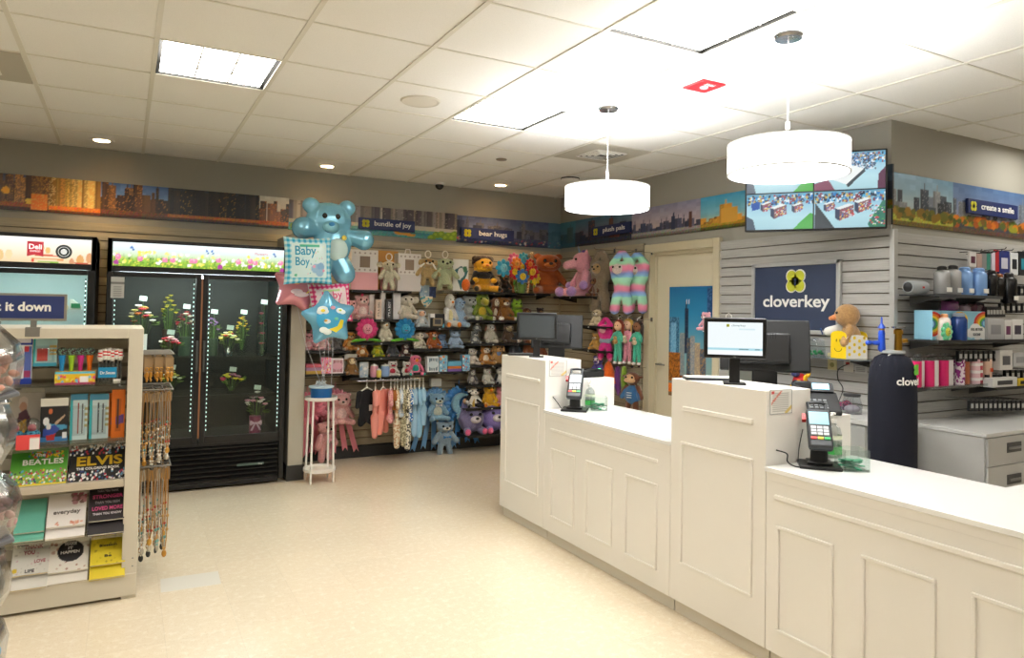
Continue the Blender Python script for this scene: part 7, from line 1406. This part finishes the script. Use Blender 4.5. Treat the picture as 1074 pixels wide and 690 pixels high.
for z, c_, nm in ((1.085, CLEAR, 'clear_shelf'), (.80, CLEAR, 'clear_shelf'), (.345, CLEAR, 'clear_shelf')):
    s_ = MB().bx(gx0, gx1-.07, .0, D-.014, z-.008, z).bx(gx0, gx1-.07, -.004, .0, z-.03, z+.014).build(nm, mat('#f0f0ea', .1, kind='glass', alpha=.08), gd); MB().rev((.01-.02, -.005, z-.008), [(0, 0), (.007, 0), (.005, .004), (0, .004)], 12, (0, -1, 0)).build('shelf_stud', CHROME, s_)
MB().bx(gx0, gx1-.07, -.005, D-.014, .565, .603).build('wide_shelf', mat('#c4b8a4', .5), gd, bevel=.003)
def Gp(u, v, Y=4.16): return at(u, v, Y=Y)
# clip and hanging sign
t = thing('aisle_sign', 'navy aisle sign in grey frame lettered it down on top of the shelf unit', 'sign', (0, 4.14, 0)); a_, b_ = at(-62, 309, Y=4.14), at(70, 335, Y=4.14); xa, xb, za, zb = a_.x, b_.x, at(69, 334, Y=4.14).z, at(69, 311, Y=4.14).z
MB().bx(xa, xb, -.008, .008, za-.012, zb+.012).build('sign_frame', mat('#8a8478', .45), t, bevel=.002); MB().bx(xa+.012, xb-.012, -.0095, -.0075, za+.0, zb-.0).build('sign_panel', mat('#27366e', .5), t)
c1 = at(27, 322, Y=4.13); text('sign_lettering', 'set it down', (at(54, 322, Y=4.13).x, -.0105, (za+zb)/2-.018), XA, ZA, .06, WHTP, t, bold=.03, align='RIGHT')
pc_ = at(35, 346, Y=4.14); MB().bx(pc_.x-.03, pc_.x+.03, -.04, -.034, 1.325, 1.366).bx(pc_.x-.012, pc_.x+.012, -.012, .012, 1.366, za-.01).bx(pc_.x-.03, pc_.x+.03, -.034, .03, 1.366, 1.37).build('sign_clip', mat('#7c7870', .5), t)
def gthing(name, L_, cat, u0, u1, vt, z, Y=4.2, g='goods on the gondola shelves'):
    xa, xb = at(u0, 400, Y=Y).x, at(u1, 400, Y=Y).x; h = at((u0+u1)/2, vt, Y=Y).z-z; return thing(name, L_, cat, ((xa+xb)/2, Y, z), 0, g), (xb-xa)/2, h
def card(name, L_, cat, u0, u1, vt, z, arr, c_='#e0e0e0', Y=4.2, d=.012, tilt=0, g='goods on the gondola shelves', clear=False):
    t, w, h = gthing(name, L_, cat, u0, u1, vt, z, Y, g); MB().bx(-w, w, -d/2, d/2, 0, h).build('pack_body', mat(c_, .4), t, bevel=.002); pic('pack_print', arr, (-w, -d/2-.0012, 0), XA, ZA, 2*w, h, t)
    if clear: MB().pillow([(-w*.8, .02), (w*.8, .02), (w*.8, h*.75), (-w*.8, h*.75)], .04, (0, -d/2, 0)).build('clear_blister', CLEAR, t)
    t.rotation_euler.x = tilt; return t, w, h
ZA1 = 1.087
a = np.ones((44, 24, 3))*hexa('#e8e8ec'); a[:8] = hexa('#1c3ca8'); a[38:] = hexa('#1838a0'); poly(a, [(.1, .04), (.9, .04), (.9, .12), (.1, .12)], '#e8e8f0'); poly(a, [(.6, .2), (.95, .2), (.95, .85), (.6, .85)], '#5468b0'); poly(a, [(.62, .2), (.8, .2), (.8, .3), (.62, .3)], '#c83040'); poly(a, [(.62, .7), (.9, .7), (.9, .82), (.62, .82)], '#983060')
card('blister_pack', 'blue and white blister pack at the left of the top gondola shelf', 'package', 10, 33, 353, ZA1, a, '#2848a8')
a = np.ones((36, 30, 3))*hexa('#a8d0d4'); a[:, :3] = hexa('#38a8b0'); a[-5:] = hexa('#3898b4'); poly(a, [(.15, .35), (.6, .35), (.6, .8), (.15, .8)], '#d02c28'); [poly(a, [(.65, .25+.13*k), (.95, .25+.13*k), (.95, .32+.13*k), (.65, .32+.13*k)], '#d8b050') for k in range(3)]
t, w, h = card('hang_pack', 'teal blister pack with a red square case hanging high', 'package', 34, 59, 355, at(46, 384, Y=4.2).z, a, '#58b0bc', clear=True)
a = np.ones((16, 44, 3))*hexa('#e8c020'); a[:3] = hexa('#58b8d8'); a[13:] = hexa('#e04890')
for k in range(26): disc(a, np.random.RandomState(k).rand(), .3+.5*np.random.RandomState(k+50).rand(), .1, ['#e04888', '#f0e060', '#e87040', '#78c0e0'][k % 4])
poly(a, [(.6, .35), (.8, .35), (.8, .8), (.6, .8)], '#f0f0f0')
lb, w, h = card('candy_display', 'yellow and pink cardboard display holding microphone shaped candy', 'display box', 58, 100, 389, ZA1, a, '#e8c030', Y=4.16, d=.08)
for k, (u, c_, L_) in enumerate(((65, '#1c8cd0', 'microphone candy with blue handle'), (75, '#98c828', 'microphone candy with lime handle'), (84.5, '#c82888', 'microphone candy with magenta handle'), (94, '#f07818', 'microphone candy with orange handle'))):
    x = at(u, 380, Y=4.18).x; t = thing('candy_microphone', L_+' standing in the yellow display', 'candy', (x, 4.18, ZA1+.005), 0, 'microphone candy'); H_ = at(u, 371, Y=4.18).z-ZA1-.005
    MB().rev((0, 0, 0), [(0, 0), (.009, 0), (.010, H_*.6), (.016, H_*.92), (.016, H_)], 16).build('handle', mat(c_, .4), t); MB().ell((0, 0, H_+.010), (.025, .025, .022)).build('candy_ball', mat('#3c2c2c', .3, kind='patches', col2='#6c8c78', scale=120), t)
# striped-topped pens in a box
t, w, h = gthing('pen_display', 'clear box with a blue label holding red and white striped topped pens', 'display box', 103, 127, 380, ZA1, 4.17); MB().bx(-w, w, -.045, .045, 0, .003).bx(-w, w, -.045, -.043, 0, h).bx(-w, w, .043, .045, 0, h).bx(-w, -w+.002, -.043, .043, 0, h).bx(w-.002, w, -.043, .043, 0, h).build('clear_box', CLEAR, t); MB().bx(-w, w*.6, -.049, -.046, .03, .03+.052).build('blue_label', mat('#1c88b8', .4), t); text('label_lettering', 'Dr.Seuss', (-w*.2, -.0505, .048), XA, ZA, .02, WHTP, t, bold=.02, width=w*1.3); MB().bx(w*.3, w*.95, -.0515, -.0495, 0, .022).build('price_tag', WHTP, t)
px_ = t.location.x; r = random.Random(4); pn = None
for k in range(12):
    x = px_-w*.85+w*1.7*(k % 6)/5; y = 4.145+.04*(k//6); dz = r.uniform(-.01, .015); ln = Vector((x-px_, 0, 0))*.35
    if pn is None:
        pn = thing('topped_pen', 'black pen topped with a red and white striped hat', 'pen', (x, y, ZA1+.008), 0, 'pens with striped hat tops'); MB().cyl((0, 0, 0), (0, 0, .10), .005).build('pen_barrel', BLACK, pn); MB().ell((0, 0, .115), (.012, .012, .014)).build('white_collar', WHTP, pn)
        [MB().cyl((0, 0, .124+.008*j), (0, 0, .132+.008*j), .012).build('hat_band', mat('#d02428' if j % 2 == 0 else '#eeeae4', .5), pn) for j in range(4)]; MB().rev((0, 0, .122), [(0, 0), (.018, 0), (.018, .003), (0, .003)], 16).build('hat_brim', mat('#eeeae4', .5), pn); q = pn
    else: q = dup(pn, (x, y, ZA1+.008+abs(dz)), r.uniform(0, 6))
    q['label'] = 'black pen with red and white striped hat top in the clear display box'
# second shelf
Z2_ = .802
a = np.ones((50, 44, 3))*hexa('#b4aca4'); poly(a, [(.1, .04), (.35, .04), (.35, .07), (.1, .07)], '#383434'); disc(a, .42, .3, .11, '#cfc0b8'); disc(a, .42, .38, .09, '#b88c78'); poly(a, [(.3, .5), (.5, .42), (.62, .6), (.55, .85), (.28, .8)], '#5c3848'); poly(a, [(.2, .7), (.5, .6), (.55, .95), (.25, .95)], '#c89838')
card('poster_card', 'large grey pictured card on the second gondola shelf', 'card', 8, 48, 405, Z2_, a, '#b0a8a0', Y=4.30, tilt=-.05)
for k, (u, L_) in enumerate(((16, 'clear snow globe cup left of the other'), (34, 'clear snow globe cup right of the other'))):
    x = at(u, 440, Y=4.17).x; t = thing('globe_cup', L_, 'cup', (x, 4.17, Z2_), 0, 'clear globe cups'); MB().rev((0, 0, 0), [(0, 0), (.035, 0), (.036, .05), (.026, .062)], 20).build('cup_base', mat('#4c98b4', kind='patches', col2='#204c68', scale=60), t); MB().ell((0, 0, .085), (.036, .036, .04)).build('clear_globe', CLEAR, t); MB().ell((0, 0, .075), (.018, .018, .02)).build('figure', mat('#d8707c', .5), t)
a = np.ones((8, 30, 3))*hexa('#e04848'); poly(a, [(.55, .15), (.95, .15), (.95, .9), (.55, .9)], '#eeeae6'); card('price_strip', 'red price strip with white label before the globe cups', 'label', 19, 44, 456, .785, a, '#d84848', Y=4.098, d=.004)
a = np.ones((52, 44, 3))*hexa('#1c1a1c'); a[:10] = hexa('#e4e2da'); a[46:] = hexa('#3878b0'); poly(a, [(.1, .55), (.6, .6), (.95, .62), (.95, .7), (.3, .75)], '#4898c0'); poly(a, [(.1, .7), (.5, .6), (.7, .7), (.4, .88), (.1, .85)], '#3048a0'); disc(a, .2, .52, .09, '#e8e8e8'); disc(a, .3, .64, .07, '#e0dcdc'); disc(a, .35, .3, .06, '#c86838'); poly(a, [(.5, .55), (.85, .38), (.88, .41), (.55, .62)], '#b89c80'); poly(a, [(.2, .85), (.55, .8), (.5, .95), (.25, .95)], '#b83030'); poly(a, [(.78, .78), (.95, .78), (.95, .92), (.78, .92)], '#e0e0e0')
card('gadget_box', 'black box with a white headline and a colourful figure', 'box', 44, 73, 417, Z2_, a, '#2c2a2c', d=.03)
for u0, u1, L_, c3 in ((75, 93, 'teal edged pen pack with a dark red pen, left of two', '#983038'), (95, 115, 'teal edged pen pack with black pens, right of two', '#30343c')):
    a = np.ones((50, 26, 3))*hexa('#c8dce0'); a[:, :4] = hexa('#38b0bc'); a[:7] = hexa('#4890b8'); poly(a, [(.4, .2), (.5, .2), (.5, .85), (.4, .85)], c3); poly(a, [(.62, .22), (.72, .22), (.72, .85), (.62, .85)], '#5c6068'); [poly(a, [(.78, .3+.12*k), (.98, .3+.12*k), (.98, .36+.12*k), (.78, .36+.12*k)], '#b0a878') for k in range(4)]; card('pen_pack', L_, 'pen pack', u0, u1, 413, Z2_, a, '#48b0bc', clear=True)
for u0, u1, vt, yy, L_ in ((114, 124, 412, 4.235, 'orange pen pack behind the other orange one'), (118, 132, 408, 4.19, 'orange pen pack with a purple label, foremost')):
    a = np.ones((50, 20, 3))*hexa('#e87820'); poly(a, [(.3, .2), (.7, .2), (.7, .85), (.3, .85)], '#c8641c'); poly(a, [(.35, .55), (.9, .5), (.9, .68), (.35, .72)], '#6c4890'); poly(a, [(.4, .2), (.55, .2), (.55, .8), (.4, .8)], '#5c3c2c'); card('pen_pack', L_, 'pen pack', u0, u1, vt, Z2_, a, '#e87820', Y=yy)
# leaning books
def lean(name, L_, u0, u1, vb, vt, z, arr, Y0, ang, cat='book', g='colouring books on the wide shelf', n=1, col='#e8e4dc', pages='#ece6da', spiral=False):
    xa, xb = at(u0, vb, Y=Y0).x, at(u1, vb, Y=Y0).x; w = (xb-xa); dz = at((u0+u1)/2, vt, Y=Y0).z-at((u0+u1)/2, vb, Y=Y0).z
    R = Vector((1, 0, 0)); U = Vector((0, math.sin(ang), math.cos(ang))); 
    # height on the cover that fills the seen height at this lean
    c_ = at((u0+u1)/2, vt, Y=Y0); rv = ray((u0+u1)/2, vt); P0 = Vector((0, 0, CAMH)); k_ = ((Vector((0, Y0, z))-P0).dot(R.cross(U)))/rv.dot(R.cross(U)); top = P0+rv*k_; H_ = max(.06, (top-Vector((top.x, Y0, z))).dot(U))
    t = thing(name, L_, cat, (xa, Y0, z), 0, g); th = .012
    Nn = R.cross(U); MB().box(R*w/2+U*H_/2-Nn*(th/2+.001), (w-.004, th, H_-.004), Matrix((R, -Nn, U)).transposed()).build('pages', mat(pages, .8), t)
    pic('cover', arr, Nn*.0012, R, U, w, H_, t)
    MB().box(R*w/2+U*H_/2-Nn*(th+.0015), (w, .0015, H_), Matrix((R, -Nn, U)).transposed()).box(R*w/2+U*H_/2+Nn*.0004, (w, .0012, H_), Matrix((R, -Nn, U)).transposed()).build('cover_boards', mat(col, .5), t)
    if spiral:
        m = MB(); [m.tube([R*.001+U*(H_*(.05+.9*k/13))+Nn*.004*math.cos(q)*1.4-R*.004*math.sin(q) for q in np.linspace(0, 5, 6)], .0008, 4) for k in range(14)]; m.build('spiral_binding', mat('#b0b0b0', .3, .8), t)
    return t, w, H_, R, U, Nn
a = grad(60, 100, '#4a9428', '#3f8c24', '#58a838', '#88b848', '#6c9c48'); r = np.random.RandomState(2)
for k in range(90): poly(a, [(x, y) for x, y in [(r.rand(), .05+.2*r.rand())]*1] or [(0, 0)], '#fff') if False else disc(a, .3+.6*r.rand(), .1+.14*r.rand(), .03, ['#e0c020', '#d84028', '#68b030', '#3878a0'][k % 4])
for k in range(160): disc(a, r.rand(), .58+.4*r.rand(), .028, ['#e8e8e0', '#d84838', '#e8c830', '#58b0c8', '#c83888', '#88c040', '#3c3c48', '#f0f0e8'][k % 8])
a[57:] = hexa('#e8d028')
t, w, H_, R_, U_, N_ = lean('colouring_book', 'green colouring book with a crowd pattern and yellow bottom edge', 8, 69, 510, 471, .604, a, 4.13, .75)
text('cover_lettering', 'BEATLES', R_*w*.56+U_*H_*.56+N_*.003, R_, U_, H_*.2, WHTP, t, bold=.02, width=w*.72); text('cover_lettering', 'The', R_*w*.5+U_*H_*.78+N_*.003, R_, U_, H_*.13, WHTP, t, bold=.02)
a = np.ones((60, 100, 3))*hexa('#181414')
for k in range(240):
    y = r.rand(); y = y*.27 if k % 2 else .72+.28*y; disc(a, r.rand(), y, .03, ['#f0eeea', '#c83040', '#28386c', '#e8e4e0', '#70a0c0', '#ffffff', '#30303c'][k % 7])
t, w, H_, R_, U_, N_ = lean('colouring_book', 'black colouring book with large gold capital letters', 71, 132, 506, 466, .604, a, 4.13, .75)
text('cover_lettering', 'ELVIS', R_*w*.52+U_*H_*.42+N_*.003, R_, U_, H_*.34, mat('#d8b020', .5), t, bold=.03, width=w*.8); text('cover_lettering', 'THE COLORING BOOK', R_*w*.5+U_*H_*.3+N_*.003, R_, U_, H_*.09, WHTP, t, bold=.02, width=w*.75)
def stack(L_, u0, u1, vb, vt, z, arr, words, n, col, extra=None, pages='#ece6da'):
    gg = 'spiral notebooks in clear pockets, '+L_
    for k in range(n):
        front = k == 0; res = lean('notebook', (L_+', front copy') if front else (L_+', copies stacked under the front one'), u0, u1, vb-(n-1-k)*0, vt, z+.018+(n-1-k)*.011, arr if front else np.ones((4, 4, 3))*hexa(col), 4.125-.006*(n-1-k)+.03*0, .82, 'notebook', 'spiral notebooks on the lower gondola shelves', 1, col, pages, True)
        if not front:
            # lower copies sit a little forward so their edges show
            res[0].location.z = z+.002+(n-1-k)*.011-.0; res[0].location.y = 4.125-.012*(k)
        if front:
            t, w, H_, R_, U_, N_ = res
            for s_, x, y, hh, ww, cc in words: text('cover_lettering', s_, R_*w*x+U_*H_*y+N_*.003, R_, U_, H_*hh, mat(cc, .5), t, bold=.02, width=w*ww)
a = np.ones((10, 10, 3))*hexa('#68b8a4'); stack('plain mint green notebook', 14, 46, 560, 524, .347, a, [], 3, '#68b8a4')
a = dots(40, 44, '#e8e2de', ['#c89898', '#a86878', '#d8b8b8', '#98706c'], 0, .05); [disc(a, .6+.4*r.rand(), .3*r.rand(), .06, ['#c08c94', '#a85c70', '#886868'][k % 3]) for k in range(22)]; [disc(a, .2+.7*r.rand(), .85+.1*r.rand(), .03, ['#d88870', '#e0a890'][k % 2]) for k in range(14)]
stack('white floral notebook lettered everyday', 48, 89, 556, 518, .347, a, [('everyday', .5, .38, .16, .7, '#6c6460')], 4, '#e8e2de')
a = np.ones((10, 10, 3))*hexa('#241e22'); stack('black notebook with pink words STRONGER', 92, 130, 549, 511, .347, a, [('THAN YOU THINK', .52, .85, .08, .6, '#a8a0a4'), ('STRONGER', .52, .66, .15, .85, '#e0508c'), ('THAN YOU SEEM', .52, .5, .1, .7, '#a8a0a4'), ('LOVED MORE', .52, .3, .15, .85, '#e0508c'), ('THAN YOU KNOW', .52, .16, .09, .8, '#d8d0d4')], 5, '#241e22')
a = dots(40, 44, '#d8d4cc', ['#b8b0a8', '#c8a0a8'], 30, .02); disc(a, .1, .85, .06, '#d8b828')
stack('grey white notebook lettered THANK YOU', 10, 50, 606, 566, .127, a, [('THANK', .55, .72, .15, .5, '#983850'), ('YOU', .45, .56, .15, .3, '#983850'), ('create', .25, .8, .1, .3, '#38343c'), ('LOVE', .75, .3, .13, .3, '#a84858'), ('LIFE', .5, .05, .12, .25, '#38343c')], 5, '#d8d4cc', pages='#e8d8b0')
a = dots(40, 44, '#e8e2d8', ['#a87868', '#c8a898', '#b89080'], 16, .035); disc(a, .52, .42, .3, '#1c181c')
stack('white spotted notebook with a black oval badge', 50, 92, 601, 563, .127, a, [('MAKE', .52, .74, .1, .3, '#e8e4e0'), ('IT', .52, .62, .1, .12, '#e8e4e0'), ('HAPPEN', .52, .5, .11, .48, '#e8e4e0')], 4, '#e8e2d8')
a = dots(40, 44, '#e8d028', ['#d0b818', '#b8a020'], 24, .03)
stack('yellow notebook lettered Bloom', 94, 131, 594, 555, .127, a, [('Bloom', .5, .84, .09, .4, '#3c3820'), ('Blossom', .5, .5, .09, .5, '#3c3820'), ('Be', .5, .2, .09, .2, '#3c3820')], 5, '#e0c828', pages='#e8e0b8')

# ------------------------------------------------------------------ jewellery racks on the end panel
JX = gx1
for k, (z, L_) in enumerate(((1.225, 'top wire jewellery rack on the shelf unit end'), (1.035, 'middle wire jewellery rack on the shelf unit end'), (.63, 'lowest wire jewellery rack on the shelf unit end'))):
    t = thing('jewellery_rack', L_, 'rack', (JX, 4.22, z), 0, 'wire jewellery racks'); m = MB().tube([(0, 0, 0), (.15, 0, .0), (.15, .34, .0), (0, .34, 0)], .004, 6)
    for j in range(5): m.cyl((.002, .03+.07*j, 0), (.15, .03+.07*j, 0), .0028, n=6)
    m.cyl((.11, 0, -.012), (.11, .34, -.012), .003, n=6).cyl((.06, 0, -.012), (.06, .34, -.012), .003, n=6); m.build('wire_frame', mat('#6e6a62', .45, .7), t); MB().bx(-.001, .004, .02, .3, -.03, .012).build('mount_plate', GREY, t)
gold = mat('#b8843c', .3, .9); silver = mat('#b4b0a8', .3, .9); KR = mat('#8f7450', .7)
er = None; r = random.Random(11)
for i in range(5):
    for j in range(3):
        pos = (JX+.03+.05*j, 4.235+.07*i, 1.205)
        if er is None:
            er = thing('earring_card', 'x', 'earrings', pos, .35, 'gold earring cards on the top jewellery rack'); MB().bx(-.022, .022, -.001, .001, -.085, 0).build('brown_card', KR, er)
            m = MB()
            for s in (-1, 1): m.rev((s*.010, -.004, -.06), [(.007, -.002), (.011, 0), (.007, .002)], 10, (0, 1, 0), cap=False); m.ell((s*.010, -.006, -.09), (.010, .004, .016), nu=8, nv=6); m.ell((s*.010, -.006, -.118), (.006, .004, .010), nu=8, nv=6)
            m.build('gold_drops', gold, er); q = er
        else: q = dup(er, pos, r.uniform(-.2, .8))
        q['label'] = 'brown card of gold drop earrings on the top jewellery rack'
kinds = []
def neck(L, mt, pend, beads, pos, seed):
    t = thing('necklace', 'x', 'necklace', pos, .3, 'necklaces on the lower jewellery racks'); w_ = .02; rr = random.Random(seed)
    MB().tube([(w_*math.sin(a)*.6, 0, -L/2+L/2*math.cos(a)) for a in np.linspace(0, 2*PI, 30)[:-1]], .002, 5, True).build('chain', mt, t); b = MB()
    for k in range(beads): a = PI*(.55+.9*k/max(1, beads-1)); b.ell((w_*math.sin(a)*.6, 0, -L/2+L/2*math.cos(a)), rr.uniform(.004, .008), nu=7, nv=5)
    b.build('beads', pend[1], t); MB().ell((0, -.003, -L-.012), (.012, .005, .016), nu=10, nv=7).build('pendant', pend[0], t); MB().bx(-.018, .018, .002, .003, -.05, -.002).build('backing_card', KR, t); return t
protos = [neck(.34, silver, (mat('#c8c0b0', .2, .5), mat('#d0c8bc', .25)), 11, (0, 0, 0), 1), neck(.36, gold, (gold, mat('#c8a064', .3, .5)), 9, (0, 0, 0), 2), neck(.30, gold, (mat('#c89848', .3, .8), mat('#b84030', .3)), 5, (0, 0, 0), 3), neck(.38, mat('#8c7c68', .5), (mat('#18181a', .3), mat('#d8d0c0', .3)), 13, (0, 0, 0), 4), neck(.33, silver, (mat('#b8b4a8', .3, .7), mat('#6c9c94', .3)), 7, (0, 0, 0), 5)]
words = ['silver chain necklace with pale beads', 'gold chain necklace with gold pendant', 'gold chain necklace with red beads', 'dark cord necklace with a black pendant', 'silver necklace with teal beads']; used = set(); n_ = 0
for z, nm in ((1.02, 'middle'), (.615, 'lowest')):
    for i in range(6):
        for j in range(4):
            k = (i*3+j*2+(1 if z > 1 else 0)) % 5; pos = (JX+.022+.036*j, 4.235+.055*i, z+r.uniform(-.004, .002)); L_ = words[k]+' on the '+nm+' jewellery rack'
            if k not in used: q = protos[k]; q.location = pos; used.add(k)
            else: q = dup(protos[k], pos, r.uniform(-.3, .9))
            q['label'] = L_; q.scale.z = 1.0 if z > 1 else 1.22

# ------------------------------------------------------------------ clear candy bins at the near left
BX = -.262; BY = 1.80
rk = thing('bin_rack', 'grey column rack holding the clear candy bins at the left edge', 'rack', (BX-.10, BY+.03, 0)); MB().bx(-.03, .03, -.03, .03, .02, 1.47).build('rack_post', GREY, rk, bevel=.004); MB().bx(-.16, .16, -.14, .14, 0, .02).build('rack_base', GREY, rk, bevel=.004)
bins = [(1.372, .082, '#e8a890', 'topmost clear candy bin at the left edge, pale orange sweets'), (1.225, .074, '#e8e4e0', 'second clear candy bin from the top with white sweets'), (1.075, .086, '#d8a8a8', 'third clear candy bin from the top with pink sweets'), (.915, .074, '#e0dcd8', 'fourth clear candy bin from the top with white sweets'), (.80, .07, '#2c90c8', 'lowest visible clear candy bin with blue wrapped sweets')]
for k, (z, r0, c_, L_) in enumerate(bins):
    t = thing('candy_bin', L_, 'candy bin', (BX, BY, z), 0, 'clear candy bins stacked at the left edge'); t.rotation_euler = (0, math.radians(-14 if k % 2 == 0 else 8), .25)
    MB().rev((0, 0, 0), [(0, -.07), (r0*.72, -.07), (r0, -.015), (r0*.98, .02), (r0*.62, .07), (r0*.58, .07), (r0*.93, .018), (r0*.95, -.013)], 8).build('bin_shell', mat('#f2f4f6', .12, kind='glass', alpha=.22), t, bevel=.003)
    MB().rev((0, 0, .066), [(r0*.66, 0), (r0*.7, .004), (r0*.66, .010), (r0*.58, .008), (r0*.58, .0)], 24, cap=False).build('bin_rim', mat('#d8dce0', .15, kind='glass', alpha=.3), t)
    m = MB(); rr = random.Random(k)
    for j in range(80): a = rr.uniform(0, 6.3); q = rr.uniform(0, r0*.72); m.ell((q*math.cos(a), q*math.sin(a), rr.uniform(-.058, .03)), (.012, .008, .008), Euler((rr.uniform(0, 3), rr.uniform(0, 3), 0)).to_matrix(), 7, 5)
    o = m.build('wrapped_sweets', mat(c_, .3, coat=.5), t); o['kind'] = 'stuff'
    MB().bx(-.075, .05, -.055, .055, -.083, -.073).build('bin_tray', mat('#7c7f86', .4), t, bevel=.003)
